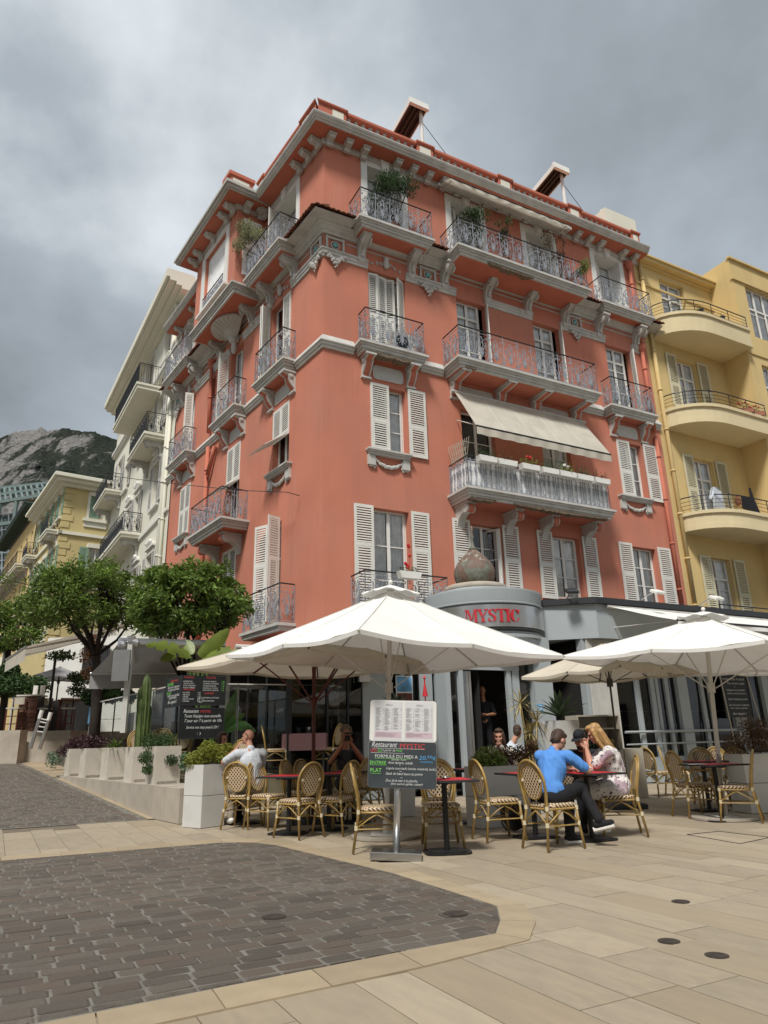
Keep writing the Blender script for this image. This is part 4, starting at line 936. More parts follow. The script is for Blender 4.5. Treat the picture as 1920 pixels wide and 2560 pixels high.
LT = [rect(-.38,.93,.38,1),[(-.38,.93),(-.32,.93),(-.38,.70)],[(.38,.93),(.32,.93),(.38,.70)],rect(-.10,.06,.10,.88),rect(-.18,0,.18,.06)]
LI = [rect(-.10,.06,.10,.94),rect(-.18,0,.18,.06),rect(-.18,.94,.18,1)]
LC = arcp(.06,.5,.42,.5,100,258,.14,.26)+arcp(.06,.5,.40,.5,20,80,.12,.12)+arcp(.06,.5,.40,.5,282,335,.08,.08)+[rect(.36,.66,.44,.97)]
at = math.radians(180.5)
ds_ = .0
for nm, pl, x in (('M',LM,-1.30),('Y',LY,-.52),('S',LS,.13),('T',LT,.78),('I',LI,1.27),('C',LC,1.76)):
    letter(pl, at-x*.335/RD)
# onion cupola on the drum
z0 = 4.98
MB().lathe([(1.0,4.74),(.98,4.86),(.62,4.96),(.5,5.02)],28,(-.12,.05,0)).build('drum_roof', M['grey'], PV.e)
M['verdi'] = mat('verdigris_copper', (.15,.155,.125), .7, var=.25, vscale=7, tint=(.16,.085,.065), tscale=3.2, tamt=.7, tpos=(.46,.54), bump=.4, bscale=18)
M['copper'] = mat('rusty_red_paint', (.135,.085,.065), .75, var=.3, vscale=6, tint=(.30,.29,.24), tscale=9, tamt=.8, tpos=(.54,.60))
cc = (-.12, .05, 0)
m = MB().lathe([(.86,z0-.1),(.86,z0+.02),(.80,z0+.06),(.60,z0+.10),(.44,z0+.14),(.44,z0+.20)],24,(cc[0],cc[1],0)); m.build('cupola_base', M['stonepl'], PV.e, smooth=True)
prof = [(.40,.12),(.47,.20),(.525,.32),(.54,.45),(.52,.58),(.45,.72),(.34,.86),(.22,.98),(.12,1.08),(.07,1.16)]
m = MB(); n = 32
for seg, nm, mt in ((prof[:6],'cupola','verdi'),(prof[5:],'cupola_top','copper')):
    m = MB(); vs = []; fs = []; k = len(seg)
    for (r, z) in seg:
        for j in range(n*2):
            a = PI*j/n; rib = 1+.045*abs(math.sin(a*4)); vs.append((cc[0]+r*rib*math.cos(a), cc[1]+r*rib*math.sin(a), z0+z-.02))
    for i in range(k-1):
        for j in range(n*2): j2=(j+1)%(n*2); fs.append((i*2*n+j,i*2*n+j2,(i+1)*2*n+j2,(i+1)*2*n+j))
    m.add(vs, fs); m.build(nm, M[mt], PV.e, smooth=True)
m = MB()
for j in range(8):
    a = PI*j/4+PI/8; m.tube([(cc[0]+r*.995*math.cos(a)*1.0, cc[1]+r*.995*math.sin(a)*1.0, z0+z-.02) for r, z in prof], .018, 5)
for j in range(24):
    a = 2*PI*j/24; h_ = .12 if j % 2 else .2
    m.tube([(cc[0]+.50*math.cos(a+d_)*1.04, cc[1]+.50*math.sin(a+d_)*1.04, z0+.22+zz) for d_, zz in ((-.13,0),(-.12,.14),(0,.34),(.12,.14),(.13,0))], .012, 4)
m.build('cupola_rib', M['verdi'], PV.e)
MB().lathe([(.11,1.14),(.12,1.18),(.05,1.26),(.035,1.36),(.03,1.44),(.055,1.52),(.03,1.60),(.035,1.66),(.055,1.72),(.04,1.80),(.0,1.86)],12,(cc[0],cc[1],z0-.05)).build('finial', M['verdi'], PV.e, smooth=True)
# cladding of the wings: fascia, roof edge
def poly_wall(m, pts, z0, z1):
    for a, b in zip(pts, pts[1:]): m.quad((a.x,a.y,z0),(b.x,b.y,z0),(b.x,b.y,z1),(a.x,a.y,z1))
dl = CP+ray(1341,1560)*(18.35/ray(1341,1560).y); dl.z = 0
c1_, c2_ = FR.P(6.46,0,2.8), FR.P(24,0,2.8)
m = MB(); poly_wall(m, [PVp(dl), PVp(c1_), PVp(c2_)], 3.56, 4.44); 
m.add([tuple(PVp(v)+Vector((0,0,3.56))) for v in (dl,c1_,c2_,FR.P(24,0,.2),FR.P(4.5,0,.2))], [(0,1,2,3,4)])
m.build('fascia', M['grey'], PV.e)
m = MB(); 
d2, c12, c22 = dl+(c1_-dl)*-.02, c1_+FR.n*.12-FR.d*.06, c2_+FR.n*.12
poly_wall(m, [PVp(dl+FR.n*.08), PVp(c12), PVp(c22)], 4.442, 4.60)
m.add([tuple(PVp(v)+Vector((0,0,4.60))) for v in (dl+FR.n*.08,c12,c22,FR.P(24,0,.02),FR.P(2.6,0,.02))], [(0,1,2,3,4)])
m.add([tuple(PVp(v)+Vector((0,0,4.442))) for v in (dl+FR.n*.08,c12,c22,c2_,c1_,dl)], [(0,1,4,5),(1,2,3,4)])
m.build('roof_edge', M['anth'], PV.e)
m = MB().tube([tuple(PVp(FR.P(s,4.80,2.6))) for s in (11.6,24)], .02, 5)
for i in range(9): m.tube([tuple(PVp(FR.P(11.6+i*1.5,4.6,2.6))), tuple(PVp(FR.P(11.6+i*1.5,4.8,2.6)))], .015, 4)
m.build('roof_rail', M['anth'], PV.e)
# left wing
m = MB(); poly_wall(m, [PVp(FL.P(2.3,0,.05)), PVp(FL.P(2.3,0,1.75)), PVp(FR.P(-1.53,0,1.75)), PVp(FR.P(2.75,0,1.75))], 2.95, 3.30)
for z_ in (2.952,3.298): m.add([tuple(PVp(v)+Vector((0,0,z_))) for v in (K,FL.P(2.3,0,.05),FL.P(2.3,0,1.75),FR.P(-1.53,0,1.75),FR.P(2.9,0,1.75),FR.P(2.9,0,.05))], [(0,1,2,3),(0,3,4,5)])
m.build('fascia', M['grey'], PV.e)
def sat(px, o, py=1750):
    d = ray(px,py); q = CP+d*((FR.P(0,0,o)-CP).dot(FR.n)/d.dot(FR.n)); return (q-K).dot(FR.d)
def post(F, sa, sb, o, z0, z1, d=.1, mt='grey', nm='mullion', bld=PV):
    return bld.part(MB().box(-(sb-sa)/2,(sb-sa)/2,-d/2,d/2,0,z1-z0).mesh(nm, M[mt]), nm, F, (sa+sb)/2, z0, o)
def pane(F, sa, sb, o, z0, z1, mt='dglass', nm='glass_pane', bld=PV):
    return bld.part(MB().quad((sa-(sa+sb)/2,0,0),((sb-sa)/2,0,0),((sb-sa)/2,0,z1-z0),(-(sb-sa)/2,0,z1-z0)).mesh(nm, M[mt]), nm, F, (sa+sb)/2, z0, o)
o = 1.62
for a, b in ((905,918),(918,963),(1000,1010),(1049,1079),(1089,1112)):
    post(FR, sat(a,o), sat(b,o), o, 0, 2.95, .12)
pane(FR, sat(963,o), sat(1000,o), o, .1, 2.95); pane(FR, sat(1010,o), sat(1049,o), o, .1, 2.95); pane(FR,-1.42,sat(905,o),o,.1,2.95)
post(FR,-1.50,-1.40,1.62,0,2.95,.12,'anth'); post(FR,-.6,-.55,1.62,0,2.95,.08,'anth'); post(FR,-.1,-.06,1.62,0,2.95,.08,'anth')
for s_ in (-1.3,-.3,.7): pane(FL,s_,s_+.97,1.62,.1,2.95); post(FL,s_+.97,s_+1.0,1.62,0,2.95,.07,'anth')
post(FL,1.7,2.3,1.62,0,2.95,.1,'white','side_panel')
post(FR,sat(895,1.7),sat(922,1.7),1.74,2.45,2.9,.1,'alu','wall_light')
# entrance: posts on an arc
for a, b in ((1112,1124),(1146,1156),(1266,1276),(1280,1296)):
    aa = sat(a,2.35,1700); bb = sat(b,2.35,1700); post(FR, aa, bb, 2.33, 0, 2.95, .1, 'grey', 'door_frame')
post(FR, sat(1330,2.35,1700), sat(1374,2.35,1700), 2.2, 0, 3.55, .5, 'grey', 'pillar')
post(FR, sat(1112,2.4,1700), sat(1300,2.4,1700), 2.33, 2.72, 2.95, .12, 'grey', 'door_head')
pane(FR, sat(1296,2.35), sat(1330,2.35), 2.28, .1, 2.95); pane(FR, sat(1124,2.35), sat(1146,2.35), 2.3, .1, 2.9)
for x in (1160,1166): 
    p = post(FR, sat(x,2.1), sat(x+5,2.1), 2.0, 0.02, 2.7, .5, 'alu', 'folded_door')
# right wing glazing
o = 2.42
post(FR, sat(1462,o), sat(1500,o), o, 0, 3.56, .2, 'grey', 'corner_panel')
sa, sb = sat(1470,o), sat(1536,o)
m = MB()
for i in range(16): x = (sb-sa)*(i/16); m.box(x, x+(sb-sa)/32, -.02, .02, 0, 3.5); m.box(x+(sb-sa)/32, x+(sb-sa)/16, 0, .02, 0, 3.5)
PV.part(m.mesh('corrugated_panel', M['trim']), 'corrugated_panel', FR, sa, .05, o+.14)
edges = (1590,1600),(1627,1637),(1640,1647),(1664,1672),(1692,1716),(1752,1760),(1772,1778),(1824,1852),(1905,1922)
for a, b in edges: post(FR, sat(a,o), sat(b,o), o, 0, 3.56, .2 if b-a > 15 else .10)
xs = [1540]+[x for e_ in edges for x in e_]
for i in range(0, len(xs)-1, 2):
    pane(FR, sat(xs[i],o), sat(xs[i+1],o), o-.02, .62, 3.56)
s_end = 23.5; s = sat(1922,o)
while s < s_end: pane(FR,s,s+1.3,o-.02,.62,3.56); post(FR,s+1.3,s+1.45,o,0,3.56,.12); s += 1.45
post(FR, sat(1540,o), s_end, o-.05, 0, .62, .08, 'grey', 'plinth')
for z, r in ((1.25,.035),(.95,.022)):
    m = MB().tube([(0,0,0),(s_end-sat(1545,o),0,0)], r, 6); PV.part(m.mesh('handrail', M['grey']), 'handrail', FR, sat(1545,o), z, o+.12)
m = MB(); [m.box(0,.55,-.01,.0,i*.045,i*.045+.02) for i in range(9)]; PV.part(m.mesh('vent_grille', M['anth']), 'vent_grille', FR, sat(1600,o,1900), .12, o+.0)
# rooms behind the glass, floors, with their shade painted near-black
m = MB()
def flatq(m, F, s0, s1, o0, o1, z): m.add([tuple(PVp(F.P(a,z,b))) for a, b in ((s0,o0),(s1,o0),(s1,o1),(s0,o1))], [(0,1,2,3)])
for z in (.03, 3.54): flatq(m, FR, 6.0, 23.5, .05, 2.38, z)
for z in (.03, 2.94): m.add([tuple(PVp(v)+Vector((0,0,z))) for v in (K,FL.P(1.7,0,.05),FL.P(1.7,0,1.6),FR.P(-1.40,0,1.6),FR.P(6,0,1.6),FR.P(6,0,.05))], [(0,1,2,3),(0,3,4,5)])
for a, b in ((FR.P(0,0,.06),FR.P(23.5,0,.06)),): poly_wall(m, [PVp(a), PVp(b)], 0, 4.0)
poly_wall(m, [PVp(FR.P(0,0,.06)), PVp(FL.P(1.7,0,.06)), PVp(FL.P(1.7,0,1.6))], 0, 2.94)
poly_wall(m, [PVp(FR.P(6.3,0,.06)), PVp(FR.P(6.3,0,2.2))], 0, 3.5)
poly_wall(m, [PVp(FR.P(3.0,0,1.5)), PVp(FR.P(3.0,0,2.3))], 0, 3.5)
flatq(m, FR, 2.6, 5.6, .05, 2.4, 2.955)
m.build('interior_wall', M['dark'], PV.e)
# small things in the dark room behind the glass: counter and shelf edges
m = MB().box(0,4.5,-.3,.3,0,1.1); PV.part(m.mesh('bar_counter', M['anth']), 'bar_counter', FR, 8.4, .05, 1.0)
m = MB()
for k_ in range(40): x = rnd.uniform(0,6); m.cyl((x,0,rnd.choice((1.35,1.75))),.035,.26,6)
PV.part(m.mesh('shelf_bottle', M['bottle']), 'shelf_bottle', FR, 8.2, 0.1, .5, kind='stuff')
m = MB(); [m.box(0,6,-.15,0,z,z+.03) for z in (1.43,1.83)]; PV.part(m.mesh('shelf', M['wood']), 'shelf', FR, 8.2, 0, .5)
# blue assembly point sticker on the pillar
sa = sat(1350,2.46,1757)
m = MB().box(-.08,.08,-.006,0,-.08,.08); st = PV.part(m.mesh('round_sign', M['chalkb']), 'round_sign', FR, sa, 1.86, 2.456)
m = MB()
for q in range(4):
    a0 = q*90+10; pts = []
    for i in range(6): a = math.radians(a0+i*11); pts.append((.045*math.cos(a),.045*math.sin(a)))
    m.tube([(x,-.009,z) for x,z in pts], .008, 4); a = math.radians(a0+66); p = (.045*math.cos(a),.045*math.sin(a)); m.add([(p[0]*1.5,-.010,p[1]*1.5),(p[0]*.5,-.010,p[1]*.5),(.05*math.cos(a+.35),-.010,.05*math.sin(a+.35))],[(0,1,2)])
put(m.mesh('arrow_ring', M['white']), 'arrow_ring', st)
# poster behind the agave
ps = PV.part(MB().box(-.22,.22,-.01,0,0,.66).mesh('poster', M['white']), 'poster', FR, sat(1010,1.7,1710), 1.95, 1.70)
M['postsky'] = mat('poster_blue', (.12,.30,.50), .6, var=.5, vscale=4); M['postred'] = mat('poster_dark', (.12,.03,.03), .6, var=.7, vscale=6)
put(MB().quad((-.20,-.012,.3),(.20,-.012,.3),(.20,-.012,.64),(-.20,-.012,.64)).mesh('picture', M['postsky']), 'picture', ps)
put(MB().quad((-.20,-.012,.03),(.20,-.012,.03),(.20,-.012,.27),(-.20,-.012,.27)).mesh('picture', M['postred']), 'picture', ps)
# white awning of the right wing and floodlights
awning('awning', 'white awning pulled out from the right wing of the restaurant above the umbrella', 'awning', FR, 6.9, 20, 4.38, 3.72, 2.86, 4.9, .14, mt='umb', sag=.03)
for i, (s, o_) in enumerate(((None,0),(8.0,1),(10.3,1))):
    if s is None: b = PVp(dl.lerp(c1_, .55))+Vector((0,0,4.6))+PV.loc; rz = 0; nrm = Vector((.05,-1,0)).normalized()
    else: b = FR.P(s,4.6,2.9); rz = FR.rz; nrm = FR.n
    t = thing('floodlight', ['small black floodlight on an arm above the grey fascia beside the entrance drum','white floodlight on an arm above the right wing, nearer the entrance','white floodlight on an arm above the right wing, farther from the entrance'][i], 'floodlight', b, math.atan2(nrm.y,nrm.x)+PI/2, 'floodlights along the pavilion roof')
    L_ = .38 if i == 0 else .55
    put(MB().tube([(0,0,.0),(0,-L_*.5,.10),(0,-L_,.16)], .018, 5).mesh('arm', M['alu']), 'arm', t)
    m = MB(); m.M = Matrix.Translation((0,-L_-.05,.13)) @ Matrix.Rotation(math.radians(25),4,'X'); m.bevbox(-.16,.16,-.14,.10,-.035,.05,.03); put(m.mesh('lamp_head', M['anth' if i == 0 else 'white']), 'lamp_head', t)
awning('awning', 'white awning strip over the glazed terrace left of the entrance, half hidden by the parasols', 'awning', FR, -2.6, 1.2, 3.12, 2.80, 1.78, 2.95, .12, mt='umb', sag=.02)
# ================= yellow building on the right
YB = Bld('apartment_building', 'yellow modern apartment building with rounded balconies and cream shutters at the right', FR.P(13.5,0,0))
Yh = [(14.9,16.35,16.7,19.02),(15.03,16.25,13.0,15.35),(15.03,16.2,8.7,11.08),(14.93,16.15,4.9,7.2)]
YB.part(wall_mesh(FR,13.505,18.1,3.0,19.3,[(a-13.5+13.5,c,z,w_) for a,c,z,w_ in Yh],.3,[M['yellow'],M['yellow']]).copy() if False else wall_mesh(FR,.005,4.6,3.0,19.3,[(a-13.5,c-13.5,z,w_) for a,c,z,w_ in Yh],.3,[M['yellow'],M['yellow']]), 'wall', FR, 13.5)
for (a,c,z,w_), r in zip(Yh,(2,2,2,2)): window(YB,FR,a,c,z,w_,rows=r,transom=(w_-z)*.68,leaves=2)
def shy(s, z0, z1, w_, side): 
    fm, sm = shutter_meshes(YB, w_, z1-z0, (z1-z0)*.42, 'shutter_cream'); ob = YB.part(fm,'shutter',FR,s,z0,.07)
    if side < 0: ob.scale = (-1,1,1)
    put(sm,'shutter_slats',ob,kind='stuff')
M['shutter_cream'] = mat('cream_shutter_paint', (.58,.54,.38), .65, var=.05, vscale=3)
for z0_, z1_ in ((13.1,15.42),(8.75,11.12),(4.95,7.22)): shy(15.03,z0_,z1_,.56,-1); shy(16.28,z0_,z1_,.60,1)
oy = YB.loc
m = MB()
WO = 1.1
wy = wall_mesh(FR,0,14,3.0,20.3,[(.75,3.3,16.7,19.2),(.75,3.0,13.1,15.4),(.75,3.0,8.9,11.2),(.75,3.0,4.9,7.2)],.2,[M['yellow'],M['yellow']],WO)
YB.part(wy,'wing_wall',FR,18.1)
for z,w_ in ((16.7,19.2),(13.1,15.4),(8.9,11.2),(4.9,7.2)): window(YB,FR,18.85,21.1 if z<16 else 21.4,z,w_,o=WO-.18,leaves=4,rows=2,transom=(w_-z)*.6)
m = MB().quad((0,-WO,3),(0,6,3),(0,6,20.3),(0,-WO,20.3)); YB.part(m.mesh('wing_wall',M['yellow']),'wing_wall',FR,18.1)
m = MB().box(0,4.6,-.38,.1,19.55,19.62).box(0,4.6,-.30,.1,19.40,19.55).box(0,4.6,-.06,.0,18.35,18.42).box(-0.02,4.6,-.10,.0,19.30,19.40); m.add([(0,-.38,19.62),(4.6,-.38,19.62),(4.6,4,20.9),(0,4,20.9)],[(0,1,2,3)])
YB.part(m.mesh('cornice',M['yellow']),'cornice',FR,13.5)
for x_,y_,za,zb_ in ((.06,.10,20.28,20.36),(.05,.07,19.25,19.38),(.03,.05,15.75,16.55),(.03,.05,12.1,12.7),(.03,.05,8.0,8.6)): YB.part(MB().box(-x_,14,-WO-y_,-WO+.05,za,zb_).mesh('string_course',M['yellow']),'string_course',FR,18.1)
vqs = MB(); a, b = FR.P(32,0,1.1)-oy, FR.P(32,0,-8)-oy; vq(vqs, a, b, 0, 20); vqs.add([tuple(FR.P(13.5,19.4,-.2)-oy),tuple(FR.P(18.2,19.4,-.2)-oy),tuple(FR.P(18.2,19.4,-9)-oy),tuple(FR.P(13.5,19.4,-9)-oy)],[(0,1,2,3)]); vqs.add([tuple(FR.P(18.1,20.25,1.0)-oy),tuple(FR.P(32,20.25,1.0)-oy),tuple(FR.P(32,20.25,-9)-oy),tuple(FR.P(18.1,20.25,-9)-oy)],[(0,1,2,3)])
put(vqs.mesh('rear_wall',M['yellow']),'rear_wall',YB.e)
for z, th, s_l, om in ((16.7,.85,13.9,1.35),(12.72,.72,13.8,1.35),(8.62,.66,13.8,1.35)):
    outl = [(s_l,0)]+[(s_l+1.9*(1-math.cos(q*PI/16)), om*math.sin(q*PI/16)) for q in range(1,9)]+[(18.1,om),(18.1,0)]
    m = MB(); f = lambda p,q,t: (p-13.5,-q,t)
    m.prism(outl, f, z-th, z-.12); 
    grow = lambda g: [(s_l-g,0)]+[(s_l-g+(1.9)*(1-math.cos(q*PI/16)), (om+g)*math.sin(q*PI/16)) for q in range(1,9)]+[(18.11,om+g),(18.11,0)]
    m.prism(grow(.06), f, z-.12, z); m.prism(grow(.03), f, z-th-.01, z-th+.16)
    YB.part(m.mesh('balcony',M['yellowp']),'balcony',FR,13.5)
    m = MB(); ol = grow(-.06)[1:-1]; 
    for hh, r in ((.58,.022),(.42,.009),(.28,.009),(.14,.009)): m.tube([(p-13.5,-q,z+hh) for p,q in [(s_l+.06,.02)]+ol], r, 5)
    for p,q in ol[2::3]+[(16.0,om-.06),(17.0,om-.06)]: m.tube([(p-13.5,-q,z),(p-13.5,-q,z+.58)], .014, 4)
    YB.part(m.mesh('railing',M['blackiron']),'railing',FR,13.5)
m = MB()
pipe(FR,[(13.78,19.3,.10),(13.75,4.5,.10)],.075,'yellow',YB); 
# plants, lanterns and washing on the yellow balconies
def smallpot(label, loc, n, mt, fl=None, r=.16, box=False):
    t = thing('flower_pot', label, 'flower pot', loc); rr = random.Random(n)
    m = MB(); m.box(-.3,.3,-.09,.09,0,.17) if box else m.lathe([(.09,0),(.13,.2),(.14,.22)],10); put(m.mesh('pot', M['tile' if box else 'anth']), 'pot', t)
    m = MB(); leafball(m,(0,0,.28),r,n,.07,rr=rr); put(m.mesh('foliage',M[mt]),'foliage',t)
    if fl:
        m = MB(); [m.sphere((rr.uniform(-.25,.25),rr.uniform(-.1,.1),.34+rr.uniform(0,.1)),.035,6,4) for _ in range(6)]; put(m.mesh('flower',M[fl]),'flower',t,kind='stuff')
smallpot('dark pot plant on the topmost yellow balcony',FR.P(15.5,16.72,1.15),90,'leafd',r=.2)
smallpot('light green seedlings in a pot at the right of the topmost yellow balcony',FR.P(16.7,16.72,1.2),60,'leafy')
smallpot('box of red geraniums on the middle yellow balcony',FR.P(16.9,12.75,1.25),120,'leafd','flower',box=True)
smallpot('second terracotta flower box on the middle yellow balcony, nearer the corner',FR.P(17.55,12.75,1.25),120,'leafd','flower',box=True)
def cloth(name, label, cat, loc, outl, mt, rz=0):
    m = MB(); k = len(outl); vs = []
    for x, z in outl: vs += [(x, .03*math.sin(x*14+z*5)-.02, z), (x, .03*math.sin(x*14+z*5)+.02, z)]
    fr_ = [tuple(2*i for i in range(k)), tuple(2*i+1 for i in range(k))[::-1]]+[(2*i,2*i+1,(2*i+3)%(2*k),(2*i+2)%(2*k)) for i in range(k)]
    o = m.add(vs, fr_).build(name, M[mt], None, loc, rz); return tag(o, label, cat)
cloth('shirt','white shirt hanging to dry on the lower yellow balcony rail','laundry',FR.P(14.75,8.70,.95),[(-.26,.0),(.26,0),(.25,.45),(.34,.30),(.40,.34),(.27,.70),(.08,.82),(-.08,.82),(-.27,.70),(-.40,.34),(-.34,.30),(-.25,.45)],'shirtw',FR.rz)
cloth('trousers','dark clothes hung over the lower yellow balcony rail','laundry',FR.P(15.95,8.6,1.35),[(-.45,.1),(.42,-.02),(.50,.0),(.30,.45),(.22,.95),(.10,.95),(.06,.58),(-.42,.56)],'denim',FR.rz)
for s,z,nm in ((17.0,9.35,'left'),(17.5,9.25,'right')):
    o = MB().lathe([(.02,0),(.10,.06),(.12,.2),(.08,.3),(.03,.38),(.01,.46)],8).build('lantern',M['tile'],None,FR.P(s,z,.2),0); tag(o,'terracotta lantern on the yellow wall above the lowest balcony, '+nm+' of the two','lantern')
# ================= cream building behind, on the street side
KC = FL.P(13.12,0,0); FC = Frame(KC, math.radians(-31.2), True)
CR = Bld('apartment_building','cream white apartment building with black iron balconies beyond the coral one',KC)
Ch = [(1.3,2.6,19.1,21.1),(4.7,6.6,18.2,20.9),(8.0,9.3,18.2,20.9),(1.7,3.0,15.3,17.3),(5.6,6.7,15.3,17.3),(9.2,10.2,14.8,16.3),(11.4,12.7,15.2,17.4),(1.5,2.7,11.55,13.7),(5.5,6.6,11.3,13.3),(7.6,8.5,11.1,13.2),(9.6,10.6,11.1,13.1),(1.6,2.8,7.0,9.3),(4.5,5.6,7.2,9.3),(8.5,9.6,7.2,9.3),(11.4,12.4,7.2,9.3)]
CR.part(wall_mesh(FC,-.6,14.2,2.5,21.6,Ch,.2,[M['cream'],M['cream']]),'wall',FC)
for a,c,z0_,z1_ in Ch: window(CR,FC,a,c,z0_,z1_,rows=3,curtain=False,o=-.15)
m = MB(); 
for ins,za,zb,d in ((0,21.5,21.9,.95),(0,21.35,21.5,.8),(0,21.2,21.35,.5),(0,21.05,21.2,.25)): m.box(-14.25,1.0,-d,.3,za,zb)
m.box(-14.2,.6,0,6,21.6,22.1)
CR.part(m.mesh('eaves_cornice',M['cream']),'eaves_cornice',FC)
m = MB().box(-14.2,.6,-.22,0,18.35,18.5).box(-14.2,.6,-.15,0,18.22,18.35).box(-14.2,.6,-.10,0,10.55,10.7); CR.part(m.mesh('string_course',M['white']),'string_course',FC)
m = MB(); vq(m, FC.P(14.2,0)-KC, FC.P(14.2,0,-8)-KC, 0, 21.6); vq(m, FC.P(-.6,0)-KC, FC.P(-.6,0,-6)-KC, 17, 21.9); m.add([tuple(FC.P(s,21.65,o_)-KC) for s,o_ in ((-.6,-.1),(14.2,-.1),(14.2,-8),(-.6,-8))],[(0,1,2,3)]); put(m.mesh('rear_wall',M['cream']),'rear_wall',CR.e)
m = MB().box(-14.3,-12.9,-.26,0,21.9,22.2)
def crb(s0, s1, z, o_, h=1.0, kind='scroll', th=.25, brk=True, mt='blackiron'):
    slab(CR, FC, s0, s1, z, o_, th=th, matn='cream', soff='cream', steps=((0,-.12,0),(.05,-th,-.12)))
    railing(CR, FC, s0+.08, s1-.08, z, h, o_-.08, kind, matn=mt, uw=.45)
    if brk:
        for s in (s0+.5, s1-.5): CR.part(console_mesh(CR,.3,.75,.8,'F4'),'bracket',FC,s,z-th,0)
def _cr_console():
    pass
crb(2.5,8.4,17.75,1.2,1.05,'bar',.3,False); crb(1.0,4.7,14.62,.95); crb(10.5,14.4,15.0,.95); crb(4.5,10.8,10.9,.95)
m = MB().quad((-8.3,-1.10,17.8),(-2.6,-1.10,17.8),(-2.6,-1.10,18.75),(-8.3,-1.10,18.75)); CR.part(m.mesh('privacy_screen',M['anth']),'privacy_screen',FC)
for s,z in ((2.1,9.6),(5.1,9.6),(6.0,13.6),(8.05,13.5),(2.1,13.95)):
    m = MB(); m.box(-.75,.75,-.14,0,-.06,.04); m.prism([(-.7,.04),(.7,.04),(0,.34)],lambda p,q,t:(p,-t,q),0,.1); [m.sphere((x,-.12,.2),.12,6,4) for x in (-.3,0,.3)]
    CR.part(m.mesh('window_pediment',M['white']),'window_pediment',FC,s,z)
for a,c,z0_,z1_ in Ch:
    m = MB(); w_ = .12; xa,xb = -c,-a; m.box(xa-w_,xa,-.05,0,z0_-.1,z1_+w_); m.box(xb,xb+w_,-.05,0,z0_-.1,z1_+w_); m.box(xa,xb,-.05,0,z1_,z1_+w_); m.box(xa-.18,xb+.18,-.14,0,z0_-.18,z0_-.1)
    CR.part(m.mesh('window_surround',M['white']),'window_surround',FC)
    if z1_ < 18:
        for s_,sd in ((a-.02,1),(c+.02,-1)):
            fm, sm = shutter_meshes(CR,.5,z1_-z0_,(z1_-z0_)*.45,'trim' ); ob = CR.part(fm,'shutter',FC,s_,z0_,.08); 
            if sd<0: ob.scale=(-1,1,1)
            put(sm,'shutter_slats',ob,kind='stuff')
pipe(FC,[(.25,21.0,.12),(.2,3,.12)],.10,'cream',CR); pipe(FC,[(-.05,17.5,.10),(-.05,3,.10)],.07,'cream',CR)
# ================= khaki building and the row further up the street
KH = FL.P(36,0,0)
KB = Bld('apartment_building','khaki yellow building with quoins and green shutters further up the street',KH)
Hh = [(.35,1.2,16.9,18.7),(2.2,3.1,16.9,18.7),(4.3,5.2,16.9,18.7),(6.3,7.2,16.9,18.7),(8.6,9.5,16.6,18.6),(.35,1.2,12.6,14.7),(2.2,3.1,12.6,14.7),(4.2,5.1,12.6,14.7),(6.3,7.2,12.6,14.7),(8.6,9.5,12.6,14.7),(.6,1.5,8.4,10.6),(4.2,5.1,8.4,10.6),(8.6,9.5,8.4,10.6)]
KB.part(wall_mesh(FL,0,10.6,2,19.2,Hh,.2,[M['khaki'],M['khaki']]),'wall',FL,36)
FS = Frame(KH, AL+PI/2, False)    # side face, running to the right
FS.n = -FL.d
fsx = FL.d; FS.rz = math.atan2(FS.d.y, FS.d.x)
Sh = [(1.75,2.7,16.95,18.6),(2.0,2.95,12.5,14.75)]
KB.part(wall_mesh(FS,0,9,2,19.2,Sh,.2,[M['khaki'],M['khaki']]),'wall',FS)
for a,c,z0_,z1_ in Hh: window(KB,FL,36+a,36+c,z0_,z1_,rows=2,curtain=False,o=-.14)
for a,c,z0_,z1_ in Sh: window(KB,FS,a,c,z0_,z1_,rows=2,o=-.14)
M['green_sh'] = M['green']
def shg(F,s,z0_,z1_,w_,sd,off=0):
    fm, sm = shutter_meshes(KB,w_,z1_-z0_,(z1_-z0_)*.45,'green'); ob = KB.part(fm,'shutter',F,s,z0_,.07+off); ob.scale=(sd,1,1); put(sm,'shutter_slats',ob,kind='stuff')
shg(FS,1.78,16.95,18.6,.62,1,-.06); shg(FS,1.98,12.5,14.75,.62,-1); shg(FS,3.0,12.5,14.75,.62,1)
for a,c,z0_,z1_ in Hh: shg(FL,36+a,z0_,z1_,.42,1); shg(FL,36+c,z0_,z1_,.42,-1)
m = MB()
for ins,za,zb,d in ((0,19.2,19.45,.7),(0,19.45,19.65,.95),(0,18.95,19.2,.35)): m.box(-10.6,d,-d,.1,za,zb); m.box(.0,d,.1,9,za,zb)
m.box(-10.7,.9,-.9,9,19.65,19.72); m.box(-10.6,.06,-.06,.1,15.55,15.7); m.box(0,.14,-.14,9,15.5,15.72); m.box(-10.6,.14,-.14,.1,15.5,15.72)
KB.part(m.mesh('cornice',M['cream']),'cornice',FL,36)
m = MB()
for i in range(30):
    z = 4+i*.5; 
    if z < 18.9 and not 15.3 < z < 15.8:
        KB.part(MB().box(-.72,.05,-.05,.72 if i % 2 else .5,z,z+.42).mesh('quoin',M['khaki']),'quoin',FL,36)
for a,c,z0_,z1_ in Hh+[]:
    m = MB(); xa,xb=-c,-a; m.box(xa-.15,xa,-.05,0,z0_-.1,z1_+.25); m.box(xb,xb+.15,-.05,0,z0_-.1,z1_+.25); m.box(xa-.1,xb+.1,-.10,0,z1_,z1_+.3); m.box(xa-.3,xb+.3,-.2,0,z0_-.28,z0_-.1); KB.part(m.mesh('window_surround',M['cream']),'window_surround',FL,36)
